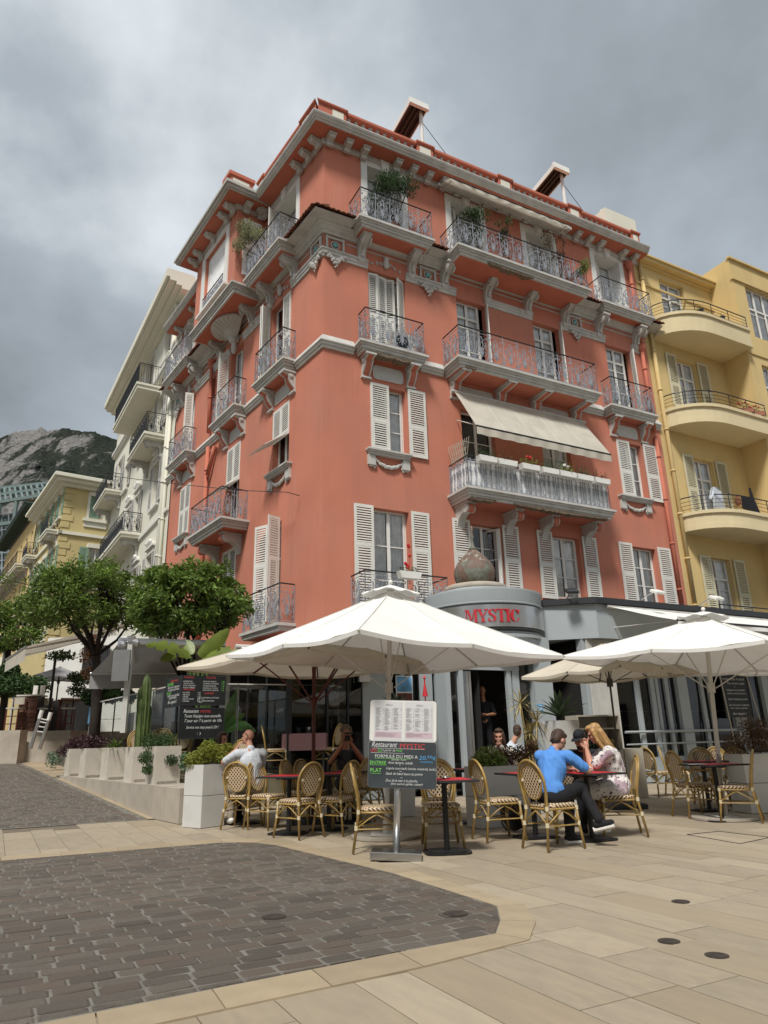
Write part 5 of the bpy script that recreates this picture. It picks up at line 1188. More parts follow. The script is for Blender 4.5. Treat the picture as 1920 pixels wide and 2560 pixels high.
for a,c,z0_,z1_ in Sh:
    m = MB(); m.box(a-.18,a,-.05,0,z0_-.1,z1_+.25); m.box(c,c+.18,-.05,0,z0_-.1,z1_+.25); m.box(a-.1,c+.1,-.12,0,z1_,z1_+.3); m.box(a-.4,c+.4,-.2,0,z0_-.3,z0_-.1); m.box(a-.3,c+.3,-.08,0,z0_-.7,z0_-.3); KB.part(m.mesh('window_surround',M['cream']),'window_surround',FS)
def khb(s0,s1,z,o_,kind='scroll'):
    slab(KB,FL,36+s0,36+s1,z,o_,th=.3,matn='cream',soff='cream',steps=((0,-.12,0),(.06,-.3,-.12))); railing(KB,FL,36+s0+.06,36+s1-.06,z,1.0,o_-.06,kind,matn='blackiron',uw=.5)
    for s in (s0+.35,s1-.35): KB.part(console_mesh(KB,.25,.7,.7,'F4'),'bracket',FL,36+s,z-.3,0)
khb(.3,3.0,15.85,.85); khb(.4,3.2,11.6,.85,'bar'); khb(8.2,10.4,15.8,.85); khb(8.2,10.4,11.5,.85)
m = MB(); vq(m,FL.P(46.6,0)-KH,FL.P(46.6,0,-9)-KH,0,19.6); put(m.mesh('rear_wall',M['khaki']),'rear_wall',KB.e)
cst = MB().box(-.5,.5,-.5,.5,0,2.0); o_ = cst.build('chimney_stack',M['yellow'],KB.e,FL.P(43,19.7,-1.2)-KH,FL.rz)
for i in range(4): MB().cyl((0,0,0),.11,.55,8).build('chimney_pot',M['tile'],o_,(-.36+.24*i,0,2.0))
# last building of the row with green eaves
GB = Bld('apartment_building','ochre building with deep green boarded eaves at the far left of the street',FL.P(47,0,0))
Gh = [(1+i*2.6,2+i*2.6,z,z+2.1) for i in range(6) for z in (16.8,12.6,8.4)]
GB.part(wall_mesh(FL,0,17,2,20.2,Gh,.2,[M['yellow'],M['yellow']]),'wall',FL,47)
for a,c,z0_,z1_ in Gh[:12]: window(GB,FL,47+a,47+c,z0_,z1_,rows=2,curtain=False,o=-.14)
m = MB().box(-17,.2,-1.1,9,20.9,21.0); m.cur=1; m.box(-17,.2,-1.05,0,20.8,20.9)
for i in range(60): m.box(-17+i*.285,-17+i*.285+.12,-1.05,0,20.66,20.8)
m.cur = 2; m.add([(.2,-1.1,21.0),(-17,-1.1,21.0),(-17,6,23.2),(.2,6,23.2)],[(0,1,2,3)]); m.add([(0,0,20.2),(0,6,22.6),(0,6,20.2)],[(0,1,2)])
GB.part(m.mesh('roof',[M['anth'],mat('dark_green_boards',(.035,.06,.045),.8),M['yellow']]),'roof',FL,47)
for s0_,s1_,z in ((1,16,15.9),(1,5,11.6)):
    slab(GB,FL,47+s0_,47+s1_,z,1.0,th=.3,matn='cream',soff='cream',steps=((0,-.12,0),(.06,-.3,-.12))); railing(GB,FL,47+s0_+.06,47+s1_-.06,z,1.0,.94,'bar',matn='blackiron',uw=.8)
    n=int((s1_-s0_)/1.1)
    for i in range(n): GB.part(console_mesh(GB,.25,.6,.8,'F4'),'bracket',FL,47+s0_+.5+i*1.1,z-.3,0)
# glazed steel roof structure on the hill side
t = thing('glass_roof_building','pale green glass and steel roofed building high behind the street','building',(0,0,0))
def P4(px,py,Y): return atY(px,py,Y)
a_,b_,c_,d_ = P4(-40,1225,95),P4(118,1208,88),P4(128,1235,80),P4(-40,1262,84)
m = MB(); 
for i in range(13):
    u = i/12; m.tube([a_.lerp(b_,u),d_.lerp(c_,u)],.16,4)
for v in (0,.5,1): m.tube([a_.lerp(d_,v),b_.lerp(c_,v)],.28,4)
for i in range(5):
    u=i/4; p=d_.lerp(c_,u); m.tube([p,p-Vector((0,0,3.2))],.22,4); m.tube([p-Vector((0,0,3)),a_.lerp(b_,min(1,u+.12))],.2,4)
m.tube([d_-Vector((0,0,3)),c_-Vector((0,0,3))],.3,4)
M['steelg'] = mat('green_grey_steel',(.13,.175,.165),.5); put(m.mesh('roof_truss',M['steelg']),'roof_truss',t)
put(MB().quad(a_,b_,c_,d_).mesh('roof_glass',M['screen']),'roof_glass',t)
e_,f_ = P4(-40,1262,86),P4(60,1300,86); m = MB()
q0,q1,q2,q3 = P4(-60,1300,86),P4(75,1278,86),P4(75,1500,86),P4(-60,1500,86); put(MB().quad(q0,q1,q2,q3).mesh('facade',M['steelg']),'facade',t)
m = MB()
for i in range(9): m.tube([q0.lerp(q1,i/8)+Vector((0,-.2,0)),q3.lerp(q2,i/8)+Vector((0,-.2,0))],.10,4)
for i in range(12): m.tube([q0.lerp(q3,i/11)+Vector((0,-.2,0)),q1.lerp(q2,i/11)+Vector((0,-.2,0))],.08,4)
put(m.mesh('glazing_bar',M['alu']),'glazing_bar',t)
# shop fronts on the ground floors along the street
for bld, F, s0_, s1_, zt_ in ((CR,FC,-.6,14.2,2.6),(KB,FL,36,46.6,2.1),(GB,FL,47,64,2.1)):
    m = MB(); x0_,x1_ = sorted((F.x(s0_),F.x(s1_))); m.box(x0_,x1_,-.04,.1,0,zt_); bld.part(m.mesh('shop_front', M['anth']), 'shop_front', F)
    n_ = int((s1_-s0_)/1.8)
    for i in range(n_): bld.part(MB().box(-.06,.06,-.1,0,0,zt_).mesh('shop_front_post', M['trim']), 'shop_front_post', F, s0_+(i+.5)*(s1_-s0_)/n_)
m = MB().box(-12.8,-2.6,-.04,.0,.55,3.25); CB.part(m.mesh('shop_front', M['dark']), 'shop_front', FL)  # near-black sheet paints in the shade behind the glass
for i in range(7):
    a_ = 2.6+i*1.46; CB.part(MB().quad((-.70,0,0),(.70,0,0),(.70,0,2.4),(-.70,0,2.4)).mesh('glass_pane',M['dglass']),'glass_pane',FL,a_+.73,.7,.08); CB.part(MB().box(-.04,.04,-.12,0,0,2.7).mesh('mullion',M['anth']),'mullion',FL,a_,.55,0)
# added unseen buildings round the square: they cut low sky light and show in the glass
for i, (cx_, cy_, rz_, W_, H_, nm, mt_) in enumerate(((-9,-17,0,24,13,'added unseen pale building across the square behind the viewer','cream'),(19,-14,-.35,26,12,'added unseen yellow building across the square behind the viewer, to the right','yellow'),(-25,4,.62,22,14,'added unseen khaki building on the far side of the street, left of the view','khaki'),(30,3,1.15,20,11,'added unseen cream building closing the square to the right of the view','cream'))):
    if i == 2: ang = AL-PI/2
    t = thing('apartment_building', nm, 'building', (cx_, cy_, 0)); 
    look = (Vector((2,8,0))-Vector((cx_,cy_,0))).normalized(); t.rotation_euler = (0,0,math.atan2(look.y,look.x)-PI/2)
    hs = [(-W_/2+1.2+k_*2.6, -W_/2+2.3+k_*2.6, z_, z_+1.9) for k_ in range(int((W_-1.5)/2.6)) for z_ in (4.3,7.5,10.7) if z_+2 < H_]
    m = MB(); ss = sorted({-W_/2,W_/2,*[h[0] for h in hs],*[h[1] for h in hs]}); zs = sorted({0,H_,*[h[2] for h in hs],*[h[3] for h in hs]})
    for a, b in zip(ss, ss[1:]):
        for c, d in zip(zs, zs[1:]):
            if not any(h[0] < (a+b)/2 < h[1] and h[2] < (c+d)/2 < h[3] for h in hs): m.quad((a,0,c),(b,0,c),(b,0,d),(a,0,d))
    m.box(-W_/2,W_/2,-9,-.3,0,H_); put(m.mesh('wall', M[mt_]), 'wall', t)
    put(MB().box(-W_/2-.4,W_/2+.4,-9.2,.5,H_,H_+.3).mesh('roof', M['tile']), 'roof', t)
    gm = MB().quad((-.55,0,0),(.55,0,0),(.55,0,1.9),(-.55,0,1.9)).mesh('window', M['anth'])
    for h in hs: put(gm, 'window', t, ((h[0]+h[1])/2,-.15,h[2]))
    put(MB().box(-W_/2+1,W_/2-1,.0,.06,.2,3.0).mesh('shop_front', M['anth']), 'shop_front', t)
# ================= mountain
def mountain():
    prof = [(-500,1010),(-200,1075),(-60,1100),(0,1096),(30,1082),(69,1076),(95,1073),(102,1066),(116,1078),(162,1070),(200,1078),(231,1079),(283,1097),(350,1110),(470,1180),(620,1280),(900,1420)]
    def top(x):
        for (a,b),(c,d) in zip(prof,prof[1:]):
            if a <= x <= c: return b+(d-b)*(x-a)/(c-a)
        return prof[-1][1]
    m = MB(); nx, ny = 260, 90; vs = []
    for i in range(nx+1):
        x = -500+1400*i/nx
        for j in range(ny+1):
            v = j/ny
            yt = top(x); py = 1700+(yt-1700)*v; Y = 700+900*v**1.5
            p = atY(x, py, Y)
            q = Vector((p.x*.012, p.z*.012, 0)); nz = .35*mnoise.fractal(q, .9, 2.1, 6); n2_ = mnoise.fractal(Vector((p.x*.05,p.z*.03,3)), .8, 2.2, 4)
            k_ = abs(math.sin(PI*min(1,v*1.0)))**.3 if v < 1 else .25
            p = p*(1+.10*nz*k_) if True else p
            p.z += (n2_*4 + (mnoise.noise(Vector((x*.12,0,5)))*7 if v > .97 else 0))*(1 if v < 1 else .6)
            vs.append(p)
    m.add(vs, [(i*(ny+1)+j,(i+1)*(ny+1)+j,(i+1)*(ny+1)+j+1,i*(ny+1)+j+1) for i in range(nx) for j in range(ny)])
    mt = bpy.data.materials.new('mountain_scrub_and_limestone'); mt.use_nodes = True; t = mt.node_tree; bs = t.nodes['Principled BSDF']; L = t.links.new
    co = _nw(t,'ShaderNodeTexCoord'); ge = _nw(t,'ShaderNodeNewGeometry'); sp = _nw(t,'ShaderNodeSeparateXYZ'); L(co.outputs['Object'], sp.inputs[0])
    mp = _nw(t,'ShaderNodeMapping'); mp.inputs['Scale'].default_value = (.020,.004,.009); L(co.outputs['Object'], mp.inputs[0])
    n = _nw(t,'ShaderNodeTexNoise'); n.inputs['Scale'].default_value = 1; n.inputs['Detail'].default_value = 9; n.inputs['Roughness'].default_value=.68; L(mp.outputs[0], n.inputs['Vector'])
    mr = _nw(t,'ShaderNodeMapRange'); mr.inputs[1].default_value = .535; mr.inputs[2].default_value = .60; L(n.outputs[0], mr.inputs[0])
    # bare cliffs towards the left end of the ridge
    gx = _nw(t,'ShaderNodeMapRange'); gx.inputs[1].default_value=-.50; gx.inputs[2].default_value=-.42; gx.inputs[3].default_value=.075; gx.inputs[4].default_value=-.02; rt_ = _nw(t,'ShaderNodeMath', operation='DIVIDE'); L(sp.outputs[0], rt_.inputs[0]); L(sp.outputs[1], rt_.inputs[1]); L(rt_.outputs[0], gx.inputs[0])
    ad = _nw(t,'ShaderNodeMath', operation='ADD'); L(n.outputs[0], ad.inputs[0]); L(gx.outputs[0], ad.inputs[1]); L(ad.outputs[0], mr.inputs[0])
    n3 = _nw(t,'ShaderNodeTexNoise'); n3.inputs['Scale'].default_value=.13; n3.inputs['Detail'].default_value=8; n3.inputs['Roughness'].default_value=.75; L(co.outputs['Object'], n3.inputs['Vector'])
    rk = _nw(t,'ShaderNodeValToRGB'); rk.color_ramp.elements[0].position=.35; rk.color_ramp.elements[0].color=(.08,.075,.07,1); rk.color_ramp.elements[1].position=.65; rk.color_ramp.elements[1].color=(.30,.285,.27,1); L(n3.outputs[0], rk.inputs[0])
    gr = _nw(t,'ShaderNodeValToRGB'); gr.color_ramp.elements[0].position=.35; gr.color_ramp.elements[0].color=(.012,.017,.014,1); gr.color_ramp.elements[1].position=.65; gr.color_ramp.elements[1].color=(.050,.055,.044,1); L(n3.outputs[0], gr.inputs[0])
    mx = _nw(t,'ShaderNodeMix', data_type='RGBA'); L(mr.outputs[0], mx.inputs[0]); L(gr.outputs[0], mx.inputs[6]); L(rk.outputs[0], mx.inputs[7]); L(mx.outputs[2], bs.inputs['Base Color']); bs.inputs['Roughness'].default_value=1; bs.inputs['Specular IOR Level'].default_value=0
    bp = _nw(t,'ShaderNodeBump'); bp.inputs['Strength'].default_value=1; bp.inputs['Distance'].default_value=6; L(n3.outputs[0], bp.inputs['Height']); L(bp.outputs[0], bs.inputs['Normal'])
    put(m.mesh('mountain', mt, True), 'mountain', kind='structure')
mountain()
# ================= ground
def inpoly(p, poly):
    c = False; n = len(poly)
    for i in range(n):
        (x1,y1),(x2,y2) = poly[i], poly[(i+1)%n]
        if (y1 > p[1]) != (y2 > p[1]) and p[0] < (x2-x1)*(p[1]-y1)/(y2-y1)+x1: c = not c
    return c
COBP = [(-9.5,6.5),(-4.44,8.73),(-2.18,9.83),(-1.75,9.72),(-1.4,9.4),(0,7.29),(.76,5.84),(.72,5.4),(.64,5.06),(.02,4.70),(-1.41,3.84),(-4.0,2.3)]
OUTP = [(-9.6,6.75),(-4.59,9.05),(-2.29,10.2),(-1.62,10.05),(-1.2,9.62),(.2,7.40),(.97,5.85),(.95,5.35),(.82,4.9),(.15,4.42),(-1.28,3.56),(-4.0,1.95)]
g = MB(); g.add([(-900,-300,-.014),(900,-300,-.014),(900,900,-.014),(-900,900,-.014)],[(0,1,2,3)])
g.build('plaza_ground', M['joint'], kind='structure')
bed = MB().add([(x,y,-.004) for x,y in COBP],[tuple(range(len(COBP)))[::-1]]).build('sett_bed', M['grout'], kind='structure')
U = lambda u,v: K+FR.d*u+FR.n*v
def uv(p): q = Vector((p[0],p[1],0))-K; return q.dot(FR.d), q.dot(FR.n)
unit = MB().bevbox(-.5,.5,-.5,.5,-1,0,.0)
unit_me = MB().box(-.5,.5,-.5,.5,-1,0).mesh('slab', M['trav'])
slabs = []; rr = random.Random(11)
# columns run across the facade direction; each column has its own width and staggered lengths
u = -16.0
STREET0 = Vector((-4.21,13.14,0)); 
while u < 22:
    w_ = rr.choice((.20,.26,.32,.32,.38,.38,.44)); v = -2.2+rr.random()*-.8
    while v < 20.5:
        L_ = rr.choice((.6,.8,1.0,1.2,1.4,1.6)); c = U(u+w_/2, v+L_/2)
        x, y = c.x, c.y
        ok = y > .8 and y < 20 and abs(x) < .75*y+1.5
        # keep clear of setts, street and terrace
        if ok:
            cs = [U(u+.03,v+.03),U(u+w_-.03,v+.03),U(u+w_-.03,v+L_-.03),U(u+.03,v+L_-.03)]
            if all(inpoly((q.x,q.y), OUTP) for q in cs): ok = False
        if ok and (c-FL.P(0,0,0)).dot(FL.n) > 2.0 and (c-STREET0).dot(-FR.n) > -.02 and c.x < -3.3: ok = False
        if ok:
            dd = math.hypot(x,y); slabs.append((dd/(w_*L_)**.5, c, w_, L_))
        v += L_
    u += w_
slabs.sort(key=lambda a: a[0])
pav = thing if False else None
plz = bpy.data.objects['plaza_ground']
for k_, (d_, c, w_, L_) in enumerate(slabs[:300]):
    o = put(unit_me, 'paving_slab', plz, (c.x,c.y,-.0085+rr.uniform(-.0012,.0012)), FR.rz); o.scale = (w_-.007, L_-.007, .02)
def joined(name, items, mt, parent, fn):
    m = MB(); rv = []
    for it in items:
        n0 = len(m.f); fn(m, it); q = rr.random(); rv += [q]*(len(m.f)-n0)
    me = m.mesh(name, M[mt]); at = me.attributes.new('rnd','FLOAT','FACE'); at.data.foreach_set('value', rv)
    return put(me, name, parent, kind='stuff')
def slab_add(m, it):
    d_, c, w_, L_ = it; m.M = Matrix.Translation((c.x,c.y,-.0085)) @ Matrix.Rotation(FR.rz,4,'Z'); m.box(-w_/2+.004,w_/2-.004,-L_/2+.004,L_/2-.004,-.02,0); m.M = None
joined('paving_slab', slabs[300:], 'trav', plz, slab_add)
# border stones
nb = len(COBP)
bst = []
for i in range(nb-1):
    a, b = Vector((*COBP[i],0)), Vector((*COBP[i+1],0)); a2, b2 = Vector((*OUTP[i],0)), Vector((*OUTP[i+1],0)); L_ = (b-a).length; n = max(1, round(L_/.62))
    for j in range(n):
        t0, t1 = j/n+.004/L_, (j+1)/n-.004/L_
        q = [a.lerp(b,t0),a.lerp(b,t1),a2.lerp(b2,t1),a2.lerp(b2,t0)]; c = sum(q, Vector())/4
        m = MB(); vs = [tuple(p-c) for p in q]; m.add([(x,y,-.02) for x,y,_ in vs]+[(x,y,0) for x,y,_ in vs], [(4,5,6,7),(0,1,5,4),(1,2,6,5),(2,3,7,6),(3,0,4,7)])
        m.build('border_stone', M['travb'], bed, (c.x,c.y,.0))
# setts
def sett_mesh(name):
    m = MB(); a = .5; b = .36; k_ = 16
    def ring(s, z): return [(math.copysign(min(abs(math.cos(q))*1.55,1),math.cos(q))*s*.5, math.copysign(min(abs(math.sin(q))*1.55,1),math.sin(q))*s*.5, z) for q in [2*PI*(i+.5)/k_ for i in range(k_)]]
    r0, r1, r2 = ring(1.0,-1), ring(1.0,-.25), ring(.88,0.0)
    m.add(r0+r1+r2, [(i,(i+1)%k_,k_+(i+1)%k_,k_+i) for i in range(k_)]+[(k_+i,k_+(i+1)%k_,2*k_+(i+1)%k_,2*k_+i) for i in range(k_)]+[tuple(range(2*k_,3*k_))])
    return m.v, m.f
sv, sf = sett_mesh('s'); sett_me = MB().add(sv, sf).mesh('sett', M['cob'])
setts = []; cut = []; v = 2.0; row = 0
while v < 22:
    h_ = .132; u = -14+rr.random()*.1+(row%2)*.1
    while u < 8:
        w_ = rr.uniform(.205,.275); c = U(u+w_/2, v+h_/2+.02*math.sin(u*1.3+v))
        cs4 = [U(u+.008,v+.0075),U(u+w_-.008,v+.0075),U(u+w_-.008,v+h_-.0075),U(u+.008,v+h_-.0075)]; ins = [inpoly((q.x,q.y),COBP) for q in cs4]
        if c.y > 1.2 and abs(c.x) < .62*c.y+.8:
            if all(ins): setts.append((c.length, c, w_, h_))
            elif any(ins) or inpoly((c.x,c.y),COBP): cut.append(cs4)
        u += w_
    v += h_; row += 1
setts.sort(key=lambda a: a[0])
for d_, c, w_, h_ in setts[:300]:
    o = put(sett_me, 'sett', bed, (c.x,c.y,rr.uniform(-.001,.005))); o.scale = (w_-.016, h_-.015, .02); o.rotation_euler = (rr.gauss(0,.012), rr.gauss(0,.012), FR.rz+rr.gauss(0,.018))
def sett_add(m, it):
    d_, c, w_, h_ = it; m.M = Matrix.Translation((c.x,c.y,rr.uniform(-.001,.005))) @ Matrix.Rotation(FR.rz+rr.gauss(0,.03),4,'Z') @ Matrix.Rotation(rr.gauss(0,.012),4,'X') @ Matrix.Diagonal((w_-.016,h_-.015,.02,1)); m.add(sv, sf); m.M = None
joined('sett', setts[300:], 'cob', bed, sett_add)
def clip(poly, cv, g=.008):
    n = len(cv); ar = sum(cv[i][0]*cv[(i+1)%n][1]-cv[(i+1)%n][0]*cv[i][1] for i in range(n)); sg = 1 if ar > 0 else -1
    P_ = [(q.x,q.y) for q in poly]
    for i in range(n):
        (ax,ay),(bx,by) = cv[i], cv[(i+1)%n]; L_ = math.hypot(bx-ax,by-ay); nx,ny = -(by-ay)/L_*sg, (bx-ax)/L_*sg
        d = lambda p: (p[0]-ax)*nx+(p[1]-ay)*ny-g
        o_ = []
        for j in range(len(P_)):
            p, q = P_[j], P_[(j+1)%len(P_)]; dp, dq = d(p), d(q)
            if dp >= 0: o_.append(p)
            if dp*dq < 0: t_ = dp/(dp-dq); o_.append((p[0]+(q[0]-p[0])*t_, p[1]+(q[1]-p[1])*t_))
        P_ = o_
        if len(P_) < 3: return None
    return P_
def cut_add(m, it):
    p = clip(it, COBP)
    if p: z_ = rr.uniform(0,.004); k_ = len(p); cx_ = sum(a for a,_ in p)/k_; cy_ = sum(b for _,b in p)/k_; m.add([(a,b,-.02) for a,b in p]+[(a,b,z_-.004) for a,b in p]+[(cx_+(a-cx_)*.9,cy_+(b-cy_)*.9,z_) for a,b in p],[(i,(i+1)%k_,k_+(i+1)%k_,k_+i) for i in range(k_)]+[(k_+i,k_+(i+1)%k_,2*k_+(i+1)%k_,2*k_+i) for i in range(k_)]+[tuple(range(2*k_,3*k_))])
joined('cut_sett', cut, 'cob', bed, cut_add)
# manhole covers
M['castiron'] = mat('rusty_cast_iron', (.045,.035,.028), .7, var=.4, vscale=20)
for i, (x, y) in enumerate(((-.86,5.65),(.43,5.6),(2.12,5.85),(1.64,4.81),(1.79,4.5))):
    t = thing('drain_cover', ['round iron cover in the middle of the dark setts','round iron cover near the right tip of the dark setts','round iron cover on the pale slabs, farthest of the three','round iron cover on the pale slabs, left of the nearer two','round iron cover on the pale slabs, nearest the camera'][i], 'drain cover', (x,y,.004 if i < 2 else -.008), 0, 'small round covers in the paving')
    r = .085 if i < 2 else .065
    put(MB().cyl((0,0,-.01),r,.014,20).mesh('frame', M['castiron']), 'frame', t); m = MB().cyl((0,0,.002),r*.8,.0035,18); [m.box(-r*.5,r*.5,-.008+k_*.03,.002+k_*.03,.0055,.0065) for k_ in (-1,0,1)]; put(m.mesh('lid', M['castiron']), 'lid', t)
m = MB()
pa, pb, pc, pd = gnd(1717,2085), gnd(1797,2077), gnd(1925,2092), gnd(1850,2108)
for a_, b_ in ((pa,pb),(pb,pc),(pc,pd),(pd,pa)): m.tube([a_+Vector((0,0,-.006)),b_+Vector((0,0,-.006))],.005,4)
o = m.build('access_cover', M['anth']); tag(o,'thin dark outline of a rectangular access cover flush in the slabs at the right','access cover')
# ---------------- rising street at the left
SL = .062
S0, S1 = Vector((-4.21,13.14,0)), Vector((-12.5,9.0,0))
sd = Vector((math.sin(AL),math.cos(AL),0))
def sp_(a, t): return a+sd*t+Vector((0,0,SL*t))
m = MB(); a_, b_ = S0, S0+(S1-S0).normalized()*16
m.add([sp_(a_,0),sp_(a_,60),sp_(b_,60),sp_(b_,0)],[(0,1,2,3)]); 
for p in range(1): pass
o = put(m.mesh('street', M['grout']), 'street', kind='structure'); o.location.z = -.004; street = o
ud = (S1-S0).normalized(); rows = []
strt = []
t_ = 0.06
while t_ < 16:
    L_ = 0.0; q = .05+rr.random()*.1
    while q < 9.0:
        w_ = rr.uniform(.205,.275); c = sp_(S0+ud*(q+w_/2), t_+.065); 
        if abs(c.x) < .60*c.y+.6: strt.append((c.length, c, w_, .132))
        q += w_
    t_ += .132
strt.sort(key=lambda a: a[0]); sa_ = math.atan2(-ud.y,-ud.x); pit = math.atan(SL)
def st_add(m, it):
    d_, c, w_, h_ = it; m.M = Matrix.Translation((c.x,c.y,c.z+.002+rr.uniform(-.001,.004))) @ Matrix.Rotation(sa_,4,'Z') @ Matrix.Rotation(pit,4,'X') @ Matrix.Diagonal((w_-.016,h_-.015,.02,1)); m.add(sv, sf); m.M = None
joined('sett', strt, 'cob', street, st_add)
# pale kerb strip between the street setts and the terrace wall, and beyond
EV = S0-ud*.85
m = MB(); m.add([sp_(S0,0)+Vector((0,0,-.003)),sp_(EV,-.0)+Vector((0,0,-.003)),sp_(EV,60)+Vector((0,0,-.003)),sp_(S0,60)+Vector((0,0,-.003))],[(0,1,2,3)])
kb = put(m.mesh('kerb_strip', M['joint']), 'kerb_strip', kind='structure')
for i in range(40):
    t0 = i*.62; q = [sp_(S0,t0+.005),sp_(EV,t0+.005),sp_(EV,t0+.615),sp_(S0,t0+.615)]; c = sum(q,Vector())/4
    m = MB(); m.add([p-c+Vector((0,0,-.002)) for p in q]+[p-c+Vector((0,0,.006)) for p in q],[(4,5,6,7),(0,1,5,4),(1,2,6,5),(2,3,7,6),(3,0,4,7)]); m.build('kerb_stone', M['travb'], kb, c)
# ================= street furniture and planting
def azv(a): a = math.radians(a); return Vector((math.sin(a), math.cos(a), 0))
def face(a): return -math.radians(a)          # local +y looks along azimuth a
def onpl(px, py, F, o): d = ray(px,py); return CP+d*((F.P(0,0,o)-CP).dot(F.n)/d.dot(F.n))
# ---- chair
def build_chair(arms=False):
    c = MB()
    t = thing('cane_chair', 'x', 'chair')
    def hoop(wd, zt, yt, r, rear_foot=True, yo=0.0):
        pts = []
        if rear_foot: pts += [(-.215,-.285,0),(-.175,-.215,.43)]
        else: pts += [(-.13,-.215+yo,.43)]
        n = 14
        pts.append((-wd*.93,-.23+yo,.58))
        for i in range(n+1):
            a = PI-PI*i/n; pts.append((wd*math.cos(a), -.255+yo-(yt)*math.sin(a)*1.0, .70+(zt-.70)*math.sin(a)))
        pts.append((wd*.93,-.23+yo,.58))
        pts += [(.175,-.215,.43),(.215,-.285,0)] if rear_foot else [(.13,-.215+yo,.43)]
        return pts
    put(MB().tube(hoop(.215,.93,.05,.015), .0155, 8).mesh('back_frame', M['bamboo'], True), 'back_frame', t)
    put(MB().tube(hoop(.185,.895,.045,.012,False,.012), .012, 7).mesh('inner_frame', M['bamboo'], True), 'inner_frame', t)
    m = MB(); n = 20; vs = [(0,-.262,.70)]+[(.148*math.cos(2*PI*i/n), -.258-.028*math.sin(2*PI*i/n)*1, .70+.178*math.sin(2*PI*i/n)) for i in range(n)]
    m.add(vs, [(0,1+i,1+(i+1)%n) for i in range(n)]); m.add([(x,y+.014,z) for x,y,z in vs], [(0,1+(i+1)%n,1+i) for i in range(n)])
    put(m.mesh('back_panel', M['weave']), 'back_panel', t)
    put(MB().tube([(.152*math.cos(2*PI*i/n), -.25-.028*math.sin(2*PI*i/n), .70+.184*math.sin(2*PI*i/n)) for i in range(n)], .012, 7, closed=True).mesh('panel_ring', M['bamboo'], True), 'panel_ring', t)
    pr = []
    for i in range(24):
        q = 2*PI*i/24; x = math.copysign(abs(math.cos(q))**.55, math.cos(q)); y = math.copysign(abs(math.sin(q))**.55, math.sin(q)); pr.append((x*(.205+.018*(y>0)*y), .01+y*.215))
    m = MB(); k = 24
    m.add([(x,y,.425) for x,y in pr]+[(x*1.02,y*1.02,.455) for x,y in pr]+[(x*.9,y*.9,.472) for x,y in pr]+[(0,0,.468)], [(i,(i+1)%k,k+(i+1)%k,k+i) for i in range(k)]+[(k+i,k+(i+1)%k,2*k+(i+1)%k,2*k+i) for i in range(k)]+[(2*k+i,2*k+(i+1)%k,3*k) for i in range(k)]+[tuple(range(k))[::-1]])
    put(m.mesh('seat', M['weave'], True), 'seat', t)
    put(MB().tube([(x*1.0,y*1.0,.415) for x,y in pr], .013, 6, closed=True).mesh('seat_frame', M['bamboo'], True), 'seat_frame', t)
    for s in (-1,1):
        put(MB().tube([(s*.19,.195,.43),(s*.20,.205,.25),(s*.225,.235,0)], .0155, 8).mesh('leg', M['bamboo'], True), 'leg', t)
    B = [((-.20,.205,.26),(.20,.205,.26)),((-.19,-.235,.26),(.19,-.235,.26)),((-.20,.205,.26),(-.19,-.235,.26)),((.20,.205,.26),(.19,-.235,.26))]
    for a, b in B:
        a, b = Vector(a), Vector(b); mid = (a+b)/2+Vector((0,0,.135))
        put(MB().tube([a,a.lerp(mid,.6)+Vector((0,0,.01)),mid+Vector((0,0,.0)),b.lerp(mid,.6)+Vector((0,0,.01)),b], .009, 5).mesh('brace', M['bamboo'], True), 'brace', t)
    put(MB().tube([(-.195,-.0,.245),(.195,-.0,.245)], .009, 5).mesh('stretcher', M['bamboo']), 'stretcher', t)
    for s in (-1,1): put(MB().tube([(s*.20,.205,.245),(s*.19,-.235,.245)], .009, 5).mesh('stretcher', M['bamboo']), 'stretcher', t)
    m = MB()
    for s in (-1,1):
        for (x,y,z) in ((.197,.203,.235),(.190,.197,.395),(.194,-.247,.235),(.178,-.220,.40)): m.cyl((s*x,y,z), .0205, .045, 8)
        m.cyl((s*.15,-.258,.70),.018,.03,6)
    put(m.mesh('binding', M['wrap']), 'binding', t, kind='stuff')
    if arms:
        for s in (-1,1): put(MB().tube([(s*.205,-.245,.66),(s*.25,-.1,.665),(s*.265,.08,.655),(s*.25,.17,.60),(s*.215,.195,.44)], .014, 7).mesh('armrest', M['bamboo'], True), 'armrest', t)
    return t
CHP, CHA = build_chair(), build_chair(True)
_kc = {}
for c_ in bpy.data.objects:
    if c_.parent: _kc.setdefault(c_.parent.name, []).append(c_)
_first = {}
def chair(label, loc, az, proto=CHP, z=0.0, group='cane bistro chairs of the terrace'):
    if proto.name not in _first: c = proto; _first[proto.name] = 1; c.location = (loc[0],loc[1],z)
    else: c = copy_tree(proto, loc=(loc[0],loc[1],z), _k=_kc)
    c.rotation_euler = (0,0,face(az)); c['label'] = label; c['group'] = group; return c
def rear2(a, b, sg=1):
    A, B = gnd(*a), gnd(*b); v = (B-A).normalized(); n = Vector((-v.y, v.x, 0))*sg; c = (A+B)/2+n*.27
    return c, math.degrees(math.atan2(n.x, n.y))
c_, a_ = rear2((548,2074),(625,2074)); chair('cane chair of the bald man, seen from behind beside the tall white planter', c_, a_); BALD = (c_, a_)
chair('empty cane chair facing us at the left side of the small red topped table', gnd(668,2070), 125)
c_, a_ = rear2((728,2101),(806,2093)); chair('empty cane chair seen from behind at the right side of the front left red table', c_, a_-14)
c_, a_ = rear2((834,2092),(905,2083)); chair('empty cane chair behind the one next to the menu stand, seen from behind', c_, a_-16)
c_, a_ = rear2((873,2133),(906,2118),-1); chair('cane chair turned sideways right next to the menu stand, nearest the camera', c_, 88)
